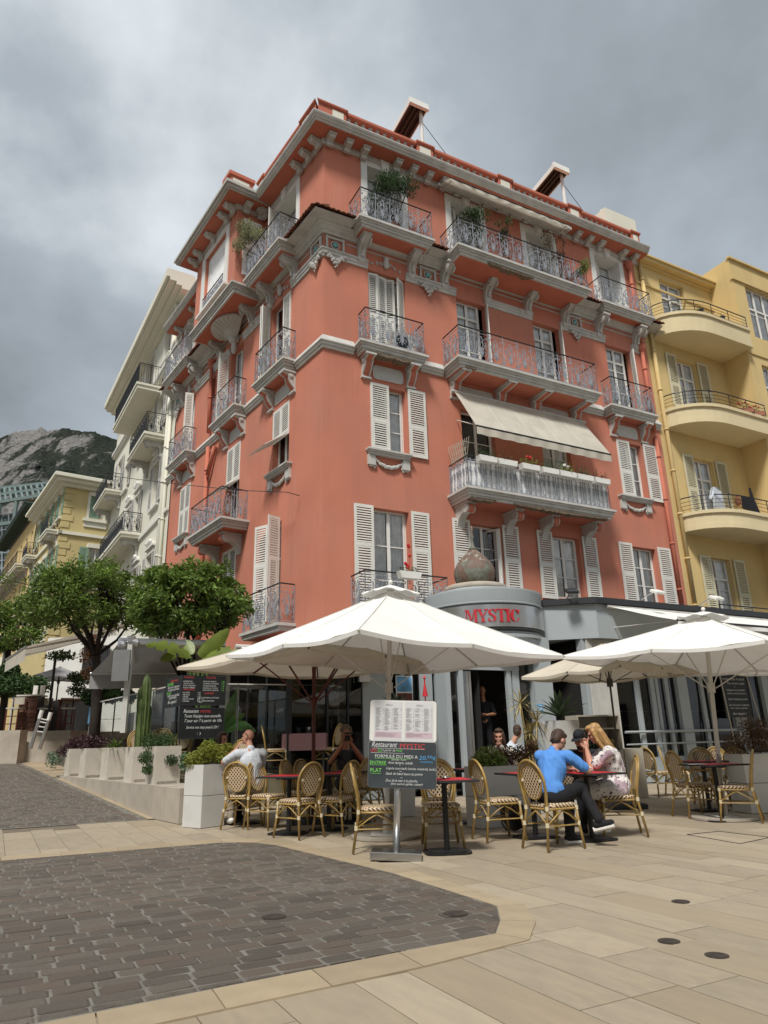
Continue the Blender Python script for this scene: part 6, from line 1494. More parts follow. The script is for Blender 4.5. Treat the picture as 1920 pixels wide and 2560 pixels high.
chair('left one of two cane chairs with nested backs behind the front left table', gnd(752,2058), 110)
chair('right one of two cane chairs with nested backs behind the front left table', gnd(788,2056), 120)
chair('cane chair half hidden behind the dark umbrella pole tables, left of the menu stand', gnd(880,2058), -60)
chair('cane chair in the row behind, directly left of the menu stand', gnd(925,2040), 190)
c_ = gnd(1111,2124)+Vector((.0,.25,0)); chair('cane chair facing us behind the pedestal table right of the menu stand', c_, 178)
chair('cane chair back showing just behind the chair right of the menu stand', c_+Vector((.02,.75,0)), 184)
chair('cane chair facing right beside the long white planter', gnd(1252,2098), 72)
c_, a_ = rear2((1302,2118.6),(1386,2132)); chair('cane chair of the man in the blue polo shirt', c_, a_+3); BLUE = (c_, a_)
BLON = (gnd(1553,2087), -82); chair('cane chair of the blonde woman in the floral dress', BLON[0], BLON[1])
CAPM = (gnd(1415,2086)+Vector((.28,.75,0)), 190); chair('cane chair of the bearded man in the black cap', CAPM[0], CAPM[1])
chair('cane armchair facing right at the table under the right umbrella', gnd(1745,2041), 78, CHA)
chair('cane chair facing left at the table under the right umbrella, nearest the right edge', gnd(1852,2052), -62)
chair('cane armchair facing us behind the right table', gnd(1783,2014), 185, CHA)
chair('cane chair behind the right umbrella pole', gnd(1828,2008), 178)
chair('cane chair between the right umbrella pole and the russet shrub', gnd(1866,2014), 200)
chair('cane chair by the glass front, left of the two behind the right armchair', gnd(1650,1990), 60)
chair('cane chair by the glass front, right of the two behind the right armchair', gnd(1702,1988), 110)
ZT = .62
for i, (px, Y, a) in enumerate(((352,15.6,150),(398,15.2,175),(441,15.0,200))):
    q = atY(px,1850,Y); chair(['left one of three cane chairs behind the glass screen, beside the cactus','middle one of three cane chairs behind the glass screen, right of the cactus','right one of three cane chairs behind the glass screen, next to the chalkboards'][i], q, a, z=ZT)
q = atY(585,1850,14.6); chair('cane chair on the raised terrace behind the woman with dark hair', q, 200, z=.35)
q = atY(818,1850,15.6); chair('cane chair on the raised terrace at the right of the checked tablecloth', q, -70, z=ZT)
q = atY(690,1850,15.4); chair('cane chair on the raised terrace at the left of the checked tablecloth', q, 80, z=ZT)
q = gnd(1215,2035); PINKC = (atY(1240,2000,11.9), 205); chair('cane chair of the woman in the ivory cardigan behind the long planter', PINKC[0], PINKC[1])
PHOT = (atY(865,2030,12.3), 172); chair('cane chair of the man photographing with a phone', PHOT[0], PHOT[1])
WDK = (atY(545,2050,12.6), 170); chair('cane chair of the woman with long dark hair, behind the bald man', WDK[0], WDK[1])
# ---- tables
def table(label, p, rz, s=.68, group='pedestal cafe tables'):
    t = thing('cafe_table', label, 'table', (p[0],p[1],0), rz, group)
    h = s/2
    put(MB().box(-h,h,-h,h,.728,.75).mesh('table_top', M['anth']), 'table_top', t)
    put(MB().box(-h*.80,h*.80,-h*.80,h*.80,.7505,.7525).mesh('red_inlay', M['red']), 'red_inlay', t)
    put(MB().cyl((0,0,.02),.032,.71,12).mesh('column', M['black']), 'column', t)
    pr = [(math.copysign(abs(math.cos(q))**.45,math.cos(q))*.26, math.copysign(abs(math.sin(q))**.45,math.sin(q))*.22) for q in [2*PI*(i+.5)/28 for i in range(28)]]
    m = MB().prism(pr, lambda a,b,tt:(a,b,tt), 0, .012); m.prism([(a*.8,b*.8) for a,b in pr], lambda a,b,tt:(a,b,tt), .012, .022); put(m.mesh('base', M['black']), 'base', t)
    put(MB().prism([(-.2,-.02),(.2,-.02),(.2,.02),(-.2,.02)], lambda a,b,tt:(a,b,tt), .70, .728).box(-.02,.02,-.2,.2,.701,.727).mesh('support', M['black']), 'support', t)
    return t
T = {}
for k_, lab, px, rz in (('t1','red topped pedestal table at the front left between two cane chairs',(721,2083),-.30),('t2','pedestal table left of the menu stand behind the front chairs',(822,2073),-.30),
    ('t3','pedestal table in the row behind, next to the photographing man',(884,2056),-.3),('t4','pedestal table with an ashtray right of the menu stand, nearest the camera',(1118,2130),.10),
    ('t5','pedestal table with two upturned glasses under the right umbrella',(1806,2050),.25),('t6','pedestal table behind the right umbrella pole with one glass',(1775,2026),.2),
    ('t7','pedestal table of the three people with a can, glasses and a coffee cup',(1482,2098),.35),('t7b','second pedestal table pushed against the table of the three people',(1340,2092),.35)):
    T[k_] = table(lab, gnd(*px), rz)
T['t8'] = table('pedestal table with a glass in front of the woman in the ivory cardigan', atY(1185,2000,11.4), .3)
T['t9'] = table('pedestal table of the bald man and the dark haired woman', BALD[0]+azv(BALD[1])*.75+Vector((-.25,-.1,0)), .1)
# tableware
def glass_(label, p, flip=False, h=.12, mt='screen'):
    m = MB().lathe([(.030,0),(.037,h),(.034,h),(.028,.006),(.0,.006)] if not flip else [(.037,0),(.030,h),(.0,h)], 14); o = m.build('drinking_glass', M[mt], None, p, 0, True); tag(o, label, 'glass', 'glasses on the terrace tables')
TT = .7535
p5, p6, p7, p4_, p8 = [T[k_].location.copy() for k_ in ('t5','t6','t7','t4','t8')]
glass_('upturned glass on the right table, left one', p5+Vector((-.06,.02,TT)), True); glass_('upturned glass on the right table, right one', p5+Vector((.12,.05,TT)), True)
glass_('glass standing on the table behind the right umbrella pole', p6+Vector((-.1,0,TT)), True)
glass_('tall empty glass beside the coffee cup on the table of three', p7+Vector((-.10,-.05,TT)), h=.14); glass_('second empty glass behind the can on the table of three', p7+Vector((-.17,.10,TT)), h=.14)
glass_('glass on the table in front of the woman in the ivory cardigan', p8+Vector((.1,-.05,TT)), h=.14)
t = thing('drink_can','small red drink can on the table of three','can',p7+Vector((-.27,.02,TT)))
put(MB().lathe([(.027,0),(.033,.008),(.033,.105),(.027,.118)],16).mesh('body',M['red'],True),'body',t); put(MB().cyl((0,0,.118),.026,.003,14).mesh('lid',M['alu']),'lid',t); put(MB().add([(.0331*math.sin(a),-.0336*math.cos(a),z) for z in (.045,.075) for a in (-.8,-.4,0,.4,.8)],[(i,i+1,i+6,i+5) for i in range(4)]).mesh('band',M['white']),'band',t)
t = thing('coffee_cup','white coffee cup on a saucer in front of the blonde woman','cup',p7+Vector((.02,-.02,TT)))
put(MB().lathe([(.03,0),(.075,.012),(.078,.016),(.03,.008)],20).mesh('saucer',M['white'],True),'saucer',t); put(MB().lathe([(.022,.01),(.036,.03),(.042,.068),(.039,.068),(.03,.02)],18).tube([(.04,0,.055),(.062,0,.05),(.06,0,.028),(.036,0,.025)],.005,5).mesh('cup',M['white'],True),'cup',t)
o = MB().lathe([(.045,0),(.048,.025),(.042,.025),(.038,.008),(.0,.008)],18).build('ashtray',M['steel'],None,p4_+Vector((.02,-.02,TT)),0,True); tag(o,'round steel ashtray on the nearest pedestal table','ashtray')
o = MB().box(-.12,.12,-.08,.08,0,.002).build('menu_card',M['paper'],None,p5+Vector((-.26,-.05,TT)),.3); tag(o,'pale paper menu lying on the right table','menu')
t = thing('laid_table','table under a red and white checked cloth with white pots behind the glass','table',atY(765,1850,15.7)); t.location.z = ZT
ck = bpy.data.materials.new('gingham'); ck.use_nodes = True; nt_ = ck.node_tree; co = _nw(nt_,'ShaderNodeTexCoord'); cn = _nw(nt_,'ShaderNodeTexChecker'); cn.inputs['Scale'].default_value = 34; cn.inputs[1].default_value=(.30,.04,.06,1); cn.inputs[2].default_value=(.5,.40,.40,1); nt_.links.new(co.outputs['Object'],cn.inputs[0]); nt_.links.new(cn.outputs[0],nt_.nodes['Principled BSDF'].inputs[0]); M['ging'] = ck
put(MB().box(-.45,.45,-.35,.35,.74,.76).box(-.46,.46,-.37,-.355,.42,.755).box(-.46,-.45,-.36,.36,.42,.755).box(.45,.46,-.36,.36,.42,.755).mesh('tablecloth',M['ging']),'tablecloth',t)
for sx in (-.4,.4):
    for sy in (-.3,.3): put(MB().box(-.02,.02,-.02,.02,0,.74).mesh('leg',M['anth']),'leg',t,(sx,sy,0))
for i,x in enumerate((-.15,.05)):
    o = MB().lathe([(.04,0),(.06,.12),(.055,.12)],12).build('cutlery_pot',M['white'],None,Vector(t.location)+Vector((x,-.05,.765))); tag(o,'white pot on the checked tablecloth, '+('left' if i==0 else 'right')+' one','pot')
# ---- umbrellas
def umbrella(label, p, R, zc, za, az, tilt=(0,0), mt='umb', pole='poleW', pr=.032, base='disc', wood=False, cap=True, sagk=.07, zb=0.0, hub=None, sq=True):
    t = thing('parasol', label, 'parasol', (p[0],p[1],zb)); t.rotation_euler = (tilt[0], tilt[1], 0)
    dirs = []
    for i in range(8):
        a = math.radians(az)+i*PI/4; r = R if i % 2 == 0 else R*.7071
        dirs.append((math.sin(a)*r, math.cos(a)*r))
    m = MB(); nu, nv = 18, 10
    for i in range(8):
        (x0,y0),(x1,y1) = dirs[i], dirs[(i+1)%8]; vs = []
        for a in range(nu+1):
            u = a/nu
            for b in range(nv+1):
                v = b/nv; s = math.sin(PI*v)*u; x = x0+(x1-x0)*v; y = y0+(y1-y0)*v; pull = 1-.035*math.sin(PI*v)*u
                z = za+(zc-za)*(u**.93) - sagk*s*(.35+.65*u)*.55 + .010*math.sin(u*19+v*6+i)*s + .05*u*(1-u*.5)*s*mnoise.noise(Vector((x*2.4,y*2.4,i+za)))
                vs.append((x*u*pull, y*u*pull, z))
        m.add(vs, [(a*(nv+1)+b,(a+1)*(nv+1)+b,(a+1)*(nv+1)+b+1,a*(nv+1)+b+1) for a in range(nu) for b in range(nv)])
    put(m.mesh('canopy', M[mt], True), 'canopy', t)
    m = MB()
    for i in range(8):
        (x0,y0),(x1,y1) = dirs[i], dirs[(i+1)%8]; vs = []
        for b in range(9):
            v = b/8; pull = 1-.035*math.sin(PI*v); x = (x0+(x1-x0)*v)*pull; y = (y0+(y1-y0)*v)*pull; z = zc-sagk*.55*math.sin(PI*v)
            vs += [(x,y,z+.004),(x*.998,y*.998,z-.045)]
        m.add(vs, [(2*b,2*b+2,2*b+3,2*b+1) for b in range(8)])
    put(m.mesh('hem', M[mt]), 'hem', t)
    hz = hub if hub else zc-.05; m = MB()
    for i,(x,y) in enumerate(dirs):
        rb = MB().tube([(x*.02,y*.02,za-.05),(x*.985,y*.985,zc-.01)], .016 if wood else .012, 4).mesh('rib', M['redwood' if wood else pole]); put(rb,'rib',t)
        st = MB().tube([(x*.03,y*.03,hz-.12),(x*.52,y*.52,za+(zc-za)*.52-.04)], .016 if wood else .010, 4).mesh('strut', M['redwood' if wood else pole]); (put(st,'strut',t) if i % 2 == 0 or wood else None)
    put(MB().cyl((0,0,hz-.19),.055,.14,12).cyl((0,0,za-.12),.05,.12,12).mesh('hub', M['redwood' if wood else pole]),'hub',t)
    put(MB().cyl((0,0,.03),pr,za-.03,14).mesh('pole', M[pole]),'pole',t)
    if cap:
        m = MB(); vs = [(0,0,za+.075)]; n = 32
        for k_ in (0.6,1.0):
            for i in range(n):
                a = math.radians(az)+2*PI*i/n; w_ = 1+.10*math.cos(4*(a-math.radians(az))); r = R*.165*k_*w_
                vs.append((math.sin(a)*r, math.cos(a)*r, za+.075-(za-zc)*.155*k_+.018*math.sin(a*8+1)*k_))
        m.add(vs, [(0,1+i,1+(i+1)%n) for i in range(n)]+[(1+i,1+n+i,1+n+(i+1)%n,1+(i+1)%n) for i in range(n)]); put(m.mesh('vent_cap', M[mt], True),'vent_cap',t)
        put(MB().sphere((0,0,za+.11),.032,12,8).mesh('finial', M['white'], True),'finial',t)
    m = MB(); [m.tube([(x*u,y*u,za+(zc-za)*(u**.93)+.004) for u in (.04,.25,.5,.75,.99)],.006,4) for x,y in dirs]; put(m.mesh('seam', M[mt]),'seam',t,kind='stuff')
    m = MB()
    for i in range(8): x,y = dirs[i]; m.sphere((x,y,zc-.01),.016,6,4)
    put(m.mesh('rib_tip', M[pole]),'rib_tip',t,kind='stuff')
    if base == 'disc':
        b_ = put(MB().cyl((0,0,.0),.46,.03,36).mesh('base', M['stonepl']),'base',t); b_.rotation_euler = (-tilt[0],-tilt[1],0)
        put(MB().box(-.2,.2,-.2,.2,.03,.04).cyl((0,0,.04),.05,.16,12).mesh('foot_plate', M[pole]),'foot_plate',t)
    elif base == 'block': put(MB().bevbox(-.3,.3,-.3,.3,0,.08,.02).mesh('base', M['anth']),'base',t)
    return t
U1 = gnd(966,2092); umbrella('large white square parasol in front of the restaurant entrance', U1, 2.38, 2.32, 3.25, 188, (0,math.radians(2.5)), hub=2.0)
U2 = gnd(1812,2046); umbrella('large white square parasol over the right hand tables', U2, 2.22, 2.25, 2.93, 186, (0,math.radians(3.6)), hub=1.95)
U3 = atY(783,2000,11.9); U3.z = 0; umbrella('ecru parasol with red brown wooden pole and ribs, behind the large white one', U3, 2.25, 2.42, 3.05, 176, mt='umb2', pole='redwood', pr=.03, base='block', wood=True, cap=False, hub=1.95)
U4 = atY(1560,2000,13.0); U4.z = 0; umbrella('small ecru parasol on a thin dark pole behind the blonde woman', U4, 1.56, 2.24, 2.80, 190, mt='umb2', pole='poleD', pr=.018, base='block', cap=False, hub=2.2)
U5 = atY(2080,1990,14.5); U5.z = 0; umbrella('white parasol cut by the right edge of the view, behind the right table', U5, 2.2, 2.45, 3.1, 182, mt='umb', pole='poleW', cap=False)
U6 = atY(1090,2000,13.6); U6.z = 0; 
# ---- menu stand
PS = gnd(998,2146)
t = thing('menu_stand','steel menu stand with two printed menus above a handwritten chalkboard','menu stand',(PS.x-.03,PS.y,0),math.radians(-4)); t.rotation_euler = (math.radians(-1.0), math.radians(3.0), math.radians(-3)); t.scale = (1.13,1,1)
put(MB().bevbox(-.235,.235,-.19,.19,0,.075,.006).mesh('base',M['steel']),'base',t)
put(MB().cyl((0,0,.07),.034,1.0,18).mesh('column',M['alu'],True),'column',t)
zb_, zt_ = .69, 1.61
def rrect(w_, z0_, z1_, r, n=5):
    pts = []
    for cx,cz,a0 in ((w_/2-r,z1_-r,0),(-w_/2+r,z1_-r,90),(-w_/2+r,z0_+r,180),(w_/2-r,z0_+r,270)):
        for i in range(n+1): a = math.radians(a0+90*i/n); pts.append((cx+r*math.cos(a), cz+r*math.sin(a)))
    return pts
xo = .04
t2 = put(MB().prism([(a+xo,b) for a,b in rrect(.66,zb_,zt_,.035)], lambda a,b,tt:(a,tt,b), -.05,-.03).mesh('panel',M['alu']),'panel',t)
ch = put(MB().prism([(a+xo,b) for a,b in rrect(.652,zb_+.004,zb_+.478,.03)], lambda a,b,tt:(a,tt,b), -.054,-.0502).mesh('chalkboard',M['board']),'chalkboard',t)
wp = put(MB().prism([(a+xo,b) for a,b in rrect(.652,zb_+.480,zt_-.004,.03)], lambda a,b,tt:(a,tt,b), -.054,-.0502).mesh('menu_holder',M['white']),'menu_holder',t)
FC_ = {}
def text(s, x, z, h, mt, parent, y=-.056, shear=0.0, align='LEFT', wd=None, rot=None, loc=None):
    cu = bpy.data.curves.new('lettering','FONT'); cu.body = s; cu.size = h*1.38; cu.align_x = align; cu.shear = shear; cu.resolution_u = 2
    tmp = bpy.data.objects.new('lettering', cu); COL.objects.link(tmp); bpy.context.view_layer.update()
    me = bpy.data.meshes.new_from_object(tmp.evaluated_get(bpy.context.evaluated_depsgraph_get())); bpy.data.objects.remove(tmp); bpy.data.curves.remove(cu)
    sx = 1.0
    if wd and len(me.vertices):
        xs_ = [v.co.x for v in me.vertices]; sx = wd/(max(xs_)-min(xs_))
    for v in me.vertices: v.co = (v.co.x*sx, 0, v.co.y)
    me.materials.clear(); me.materials.append(M[mt]); o = put(me,'lettering',parent,(x,y,z)); 
    return o
X = -.29+xo; Z = lambda py: zt_-(py-180)/1050*.92   # crop rows -> height
def ul(x0,x1,z,mt,th=.004): put(MB().box(x0,x1,-.0565,-.0545,z-th/2,z+th/2).mesh('underline',M[mt]),'underline',ch)
X_ = lambda px: xo-.33+(px-315)/775*.66
for s_,px,py,h_,mt_,x1,sh in (('Restaurant',345,752,.058,'chalk',635,.3),('MYSTIC',665,765,.055,'chalkr',950,0),('OPEN',332,802,.024,'chalkr',412,0),('7/7',418,802,.026,'chalkg',465,0),('à partir de',470,802,.024,'chalk',620,.3),('10h00',628,802,.022,'chalkg',693,0),
    ('FORMULE DU MIDI A',388,880,.036,'chalk',872,0),('20,',885,890,.042,'chalkb',975,.2),('50',980,870,.028,'chalkb',1038,.1),('€',1042,890,.034,'chalkb',1078,0),('(ENTRÉE + PLAT)',578,908,.014,'chalk',745,0),
    ('ENTREE',332,955,.034,'chalkg',515,0),('Avoi tartare, salade',540,948,.028,'chalk',820,.35),('+',665,970,.02,'chalk',682,0),
    ('PLAT',338,1050,.042,'chalkg',465,0),('Linguine sauce basilic (tomate, mozzarella, basilic)',520,1012,.026,'chalk',1080,.35),('ou',668,1038,.014,'chalk',695,0),
    ('Steak de bœuf sauce au poivre',515,1075,.028,'chalk',930,.35),('ou',680,1112,.014,'chalk',706,0),('Duo de la mer à la plancha',515,1155,.028,'chalk',872,.35),('(thon, saumon, gambas, calamar)',575,1190,.024,'chalk',932,.35)):
    text(s_, X_(px), Z(py), h_, mt_, ch, shear=sh, wd=(x1-px)/775*.66)
for x0,x1,py,mt_ in ((360,950,768,'chalk'),(332,412,808,'chalkr'),(340,722,822,'chalk'),(418,470,808,'chalkg'),(388,800,888,'chalkg'),(898,1050,912,'chalkb'),(910,1050,922,'chalkb'),(332,522,965,'chalkg'),(345,465,1066,'chalkg')): ul(X_(x0),X_(x1),Z(py),mt_,.003)
for x0,x1 in ((365,695),(718,1052)):
    pg = put(MB().box(X_(x0),X_(x1),-.0555,-.0542,Z(672),Z(198)).mesh('menu_page',M['paper']),'menu_page',wp)
    put(MB().box(X_(x0)+.012,X_(x1)-.012,-.0562,-.0556,Z(640),Z(568)).mesh('menu_footer',M['pink']),'menu_footer',pg) if False else put(MB().box(X_(x0)+.012,X_(x1)-.012,-.0562,-.0556,Z(640),Z(568)).mesh('menu_footer',M['pink']),'menu_footer',wp)
    text('MENU', (X_(x0)+X_(x1))/2-.03, Z(255), .022, 'ink', wp, shear=.3, wd=.07)
    m = MB(); rr = random.Random(x0)
    for c_i in range(3):
        xa = X_(x0)+.016+c_i*.088
        for r_i in range(34):
            z_ = Z(280)-r_i*.0072
            if rr.random() < .12: continue
            m.box(xa, xa+rr.uniform(.03,.06), -.0564,-.0557, z_-.0011, z_+.0011)
            if rr.random() < .7: m.box(xa+.070, xa+.079, -.0564,-.0557, z_-.0010, z_+.0010)
    for r_i in range(6): m.box(X_(x0)+.02, X_(x0)+rr.uniform(.08,.25), -.0568,-.0563, Z(580)-r_i*.008-.001, Z(580)-r_i*.008+.001)
    put(m.mesh('menu_print',M['ink']),'menu_print',wp,kind='stuff')
# ---- terrace platform, wall, planters and glass screens on the left
GO = 3.85
GC = onpl(458,1700,FL,GO); sC = (GC-K).dot(FL.d)
gdir = FR.d; GE = None
d_ = ray(846,1701); n_ = FR.n; GE = CP+d_*((GC-CP).dot(n_)/d_.dot(n_)); glen = (GE-GC).dot(gdir)
def wallq(m, a, b, z0_, z1_, org): m.quad((a.x-org.x,a.y-org.y,z0_),(b.x-org.x,b.y-org.y,z0_),(b.x-org.x,b.y-org.y,z1_),(a.x-org.x,a.y-org.y,z1_))
pl = [FL.P(sC+.1,0,GO-.05), FL.P(sC+.1,0,GO-.05)+gdir*(glen), FR.P(-.4,0,1.9), FR.P(-.5,0,.1), FL.P(9,0,.1), FL.P(9,0,GO-.05)]
m = MB().add([(p.x,p.y,z_) for z_ in (0,ZT-.03) for p in pl],[(6,7,8,9,10,11)]+[(i,(i+1)%6,6+(i+1)%6,6+i) for i in range(6)])
o = put(m.mesh('terrace',M['travb']),'terrace',kind='structure')
FW = Frame(K, AL, True)
t = thing('terrace_wall','low wall of travertine panels carrying the row of square planters','wall',FL.P(-3.24,0,4.56)); wl = t.location.copy()
k_ = 0; s = -3.24
while s < 6.5:
    w_ = .68; m = MB().box(-w_+.006,0,0,.62,0,.53+.004*(k_%3)); 
    put(m.mesh('wall_panel',M['stonepl']),'wall_panel',t,FL.P(s,0,4.56)-wl,FL.rz); s += w_; k_ += 1
pls = ((457,'nearest the camera, with a drooping feathery plant','rust'),(395,'with a tall cactus','leaf'),(327,'with arching striped leaves','leafl'),(266,'with dark purple leaves, second from the far end','leafp'),(222,'with dark purple leaves, farthest from the camera','leafp'))
PL = []
for i,(px,lab,mt_) in enumerate(pls):
    q = onpl(px,1950,FL,3.95); s = (q-K).dot(FL.d)
    t = thing('square_planter','square travertine planter '+lab,'planter',FL.P(s,.535,4.48),FL.rz,'square planters on the terrace wall')
    w_ = .53; d_ = .47
    m = MB().box(-w_,0,0,.05,0,.66).box(-w_,0,d_-.05,d_,0,.66).box(-w_,-w_+.05,.05,d_-.05,0,.66).box(-.05,0,.05,d_-.05,0,.66).box(-w_,0,0.05,d_-.05,0,.05); put(m.mesh('shell',M['cube']),'shell',t); put(MB().box(-w_+.05,-.05,.05,d_-.05,.05,.60).mesh('soil',M['soil']),'soil',t)
    PL.append((FL.P(s+w_/2,.535+.61,4.48-d_/2), s, mt_))
def bushy(name,label,cat,loc,prims,mt,size=.06,n=500,group=None,stems=True,up=.0,flat=.8):
    t = thing(name,label,cat,loc); 
    if group: t['group'] = group
    rr = random.Random(len(label)*7); m = MB()
    for (x,y,z,r,k_) in prims: leafball(m,(x,y,z),r,int(n*k_),size,flat,rr,up)
    put(m.mesh('foliage',M[mt]),'foliage',t,kind='stuff')
    if stems:
        m = MB(); [m.tube([(x*.3,y*.3,-.02),(x*.8,y*.8,z*.6),(x,y,z)],.008,4) for (x,y,z,r,k_) in prims]; put(m.mesh('stem',M['bark']),'stem',t)
    return t
P_ = [p for p,_,_ in PL]
bushy('purple_shrub','dark purple leaved shrub in the farthest square planter','shrub',P_[4],[(-.1,0,.15,.25,1),(.15,0,.2,.25,1),(-.35,0,.0,.2,.6)],'leafp',.06,420)
bushy('purple_shrub','dark purple leaved shrub in the second farthest square planter','shrub',P_[3],[(-.15,0,.18,.25,1),(.15,0,.16,.25,1)],'leafp',.06,420)
bushy('silver_plant','grey green plant hanging beside the farthest square planter','plant',P_[4]+Vector((-.55,-.1,-.25)),[(0,0,0,.22,1),(-.05,0,.15,.16,.6)],'agave',.05,300,stems=False)
def strap_plant(name,label,cat,loc,n,L_,w_,mt,droop=.6,seed=1,up=.9,spread=1.0,fold=True):
    t = thing(name,label,cat,loc); rr = random.Random(seed)
    for i in range(n):
        a = i*2.39996+rr.random()*.3; el = up*(.25+.75*(1-i/n))*PI/2; l = L_*(.75+.4*rr.random()); k_ = 7; m = MB(); vs = []
        for j in range(k_+1):
            u = j/k_; r = l*u*math.cos(el)*spread*(1+.1*u); z = l*u*math.sin(el)-droop*l*u*u*(1-.5*math.sin(el)); ww = w_*(math.sin(PI*min(1,(.18+u*.86)))**.7 if j < k_ else 0.02)
            cx,cy = math.cos(a)*r, math.sin(a)*r; sx_,sy_ = -math.sin(a)*ww/2, math.cos(a)*ww/2
            vs += [(cx+sx_,cy+sy_,z+.25*ww),(cx,cy,z),(cx-sx_,cy-sy_,z+.25*ww)]
        m.add(vs,[f for j in range(k_) for f in ((3*j,3*j+3,3*j+4,3*j+1),(3*j+1,3*j+4,3*j+5,3*j+2))]); put(m.mesh('leaf',M[mt],True),'leaf',t)
    return t
strap_plant('arching_plant','arching green and white striped plant in the third square planter','plant',P_[2]+Vector((0,0,.0)),46,.50,.022,'leafl',.8,3,.8)
bushy('purple_shrub','small purple shrub beside the arching striped plant','shrub',P_[2]+Vector((.18,.05,.0)),[(0,0,.1,.18,1)],'leafp',.05,260)
bushy('feathery_plant','feathery olive plant drooping over the nearest square planter','plant',P_[0],[(-.2,-.05,.12,.22,1),(.05,-.05,.15,.2,1),(-.25,-.22,-.15,.16,.8),(-.2,-.25,-.35,.12,.5),(.2,-.2,-.2,.13,.6)],'leafy',.035,900,up=-1.5,stems=False)
for o_ in kids(bpy.data.objects[bpy.data.objects['feathery_plant'].name]):
    if o_.data: o_.data.materials[0] = M['leafd']
# cactus
t = thing('cactus','tall green columnar cactus in the fourth square planter','cactus',P_[1]+Vector((.0,0,-.05)))
for i,(x,y,h_,r) in enumerate(((0,0,1.55,.075),(-.11,.03,1.30,.06),(-.04,-.08,1.05,.05),(.09,.05,.95,.05))):
    m = MB(); n = 20; k_ = 16; vs = []
    for j in range(k_+1):
        z = h_*j/k_; rr_ = r*(1 if j < k_-1 else (.75 if j < k_ else .12))*(1+.05*math.sin(j*1.7+i))
        for q in range(n): a = 2*PI*q/n; vs.append((x+.02*math.sin(z*2+i)+rr_*(1+.28*math.cos(a*5))*math.cos(a), y+rr_*(1+.28*math.cos(a*5))*math.sin(a), z))
    m.add(vs,[(j*n+q,j*n+(q+1)%n,(j+1)*n+(q+1)%n,(j+1)*n+q) for j in range(k_) for q in range(n)]); put(m.mesh('stem',M['cactus'],True),'stem',t)
bushy('flowering_plant','low leafy plant with pale flowers at the foot of the cactus','plant',P_[1]+Vector((.12,0,0)),[(0,0,.1,.17,1)],'leafl',.05,260)
# tall white planter in front
N0 = gnd(501,2071); ex, ey = Vector((-.355,.27,0)), Vector((.27,.355,0))
t = thing('tall_planter','tall white plastic planter with a yellow green bush at the left front of the terrace','planter',(N0.x,N0.y,0),math.atan2(ey.y,ey.x))
w_ = .445
def boxpl(t, w_, d_, h_, seam=True, mt='planter'):
    for z0_,z1_ in ((0,h_*.5-.004),(h_*.5+.004,h_)) if seam else ((0,h_),):
        m = MB().bevbox(0,w_,0,d_,z0_,z1_,.006) if z1_ < h_ else MB().box(0,w_,0,.03,z0_,z1_).box(0,w_,d_-.03,d_,z0_,z1_).box(0,.03,.03,d_-.03,z0_,z1_).box(w_-.03,w_,.03,d_-.03,z0_,z1_).box(.03,w_-.03,.03,d_-.03,z0_,z1_-.07)
        put(m.mesh('shell',M[mt]),'shell',t)
    if seam: put(MB().box(.004,w_-.004,.004,d_-.004,h_*.5-.004,h_*.5+.004).mesh('seam',M['anth']),'seam',t)
boxpl(t,w_,w_,.90)
cpl = N0+(ex+ey)/2
bushy('yellow_green_bush','round yellow green bush in the tall white planter','shrub',cpl+Vector((0,0,.92)),[(0,0,.12,.22,1),(-.18,-.05,.05,.18,.7),(.2,.0,.14,.18,.8),(.05,-.1,.22,.16,.6),(.3,.1,.22,.1,.3)],'leafy',.040,1000)
bushy('dark_plant','dark leaved plant hanging over the left side of the tall white planter','plant',cpl+Vector((-.30,.02,.88)),[(0,0,.02,.14,1),(-.05,0,.12,.1,.5)],'agave',.05,300,stems=False)
# glass screens
t = thing('glass_screen','clear glass wind screen enclosing the raised terrace at the left','glass screen',(GC.x,GC.y,0)); g0 = t.location.copy()
def gpane(a, b, z0_, z1_): 
    m = MB(); a2,b2 = a-g0,b-g0; m.quad((a2.x,a2.y,z0_),(b2.x,b2.y,z0_),(b2.x,b2.y,z1_),(a2.x,a2.y,z1_)); put(m.mesh('pane',M['screen']),'pane',t)
    m = MB(); m.tube([(a2.x,a2.y,z1_),(b2.x,b2.y,z1_)],.018,4); put(m.mesh('top_rail',M['trim']),'top_rail',t)
    for p in (a2,b2): m = MB().cyl((p.x,p.y,0),.018,z1_,6); put(m.mesh('post',M['trim']),'post',t)
zg = 2.38; G0 = Vector((GC.x,GC.y,0))
for i in range(3): gpane(G0+FL.d*(i*2.4), G0+FL.d*((i+1)*2.4), ZT, zg)
for i in range(3): gpane(G0+gdir*(glen*i/3), G0+gdir*(glen*(i+1)/3), .1, zg)
M['slate'] = mat('black_slate', (.010,.012,.012), .5, var=.3, vscale=3)
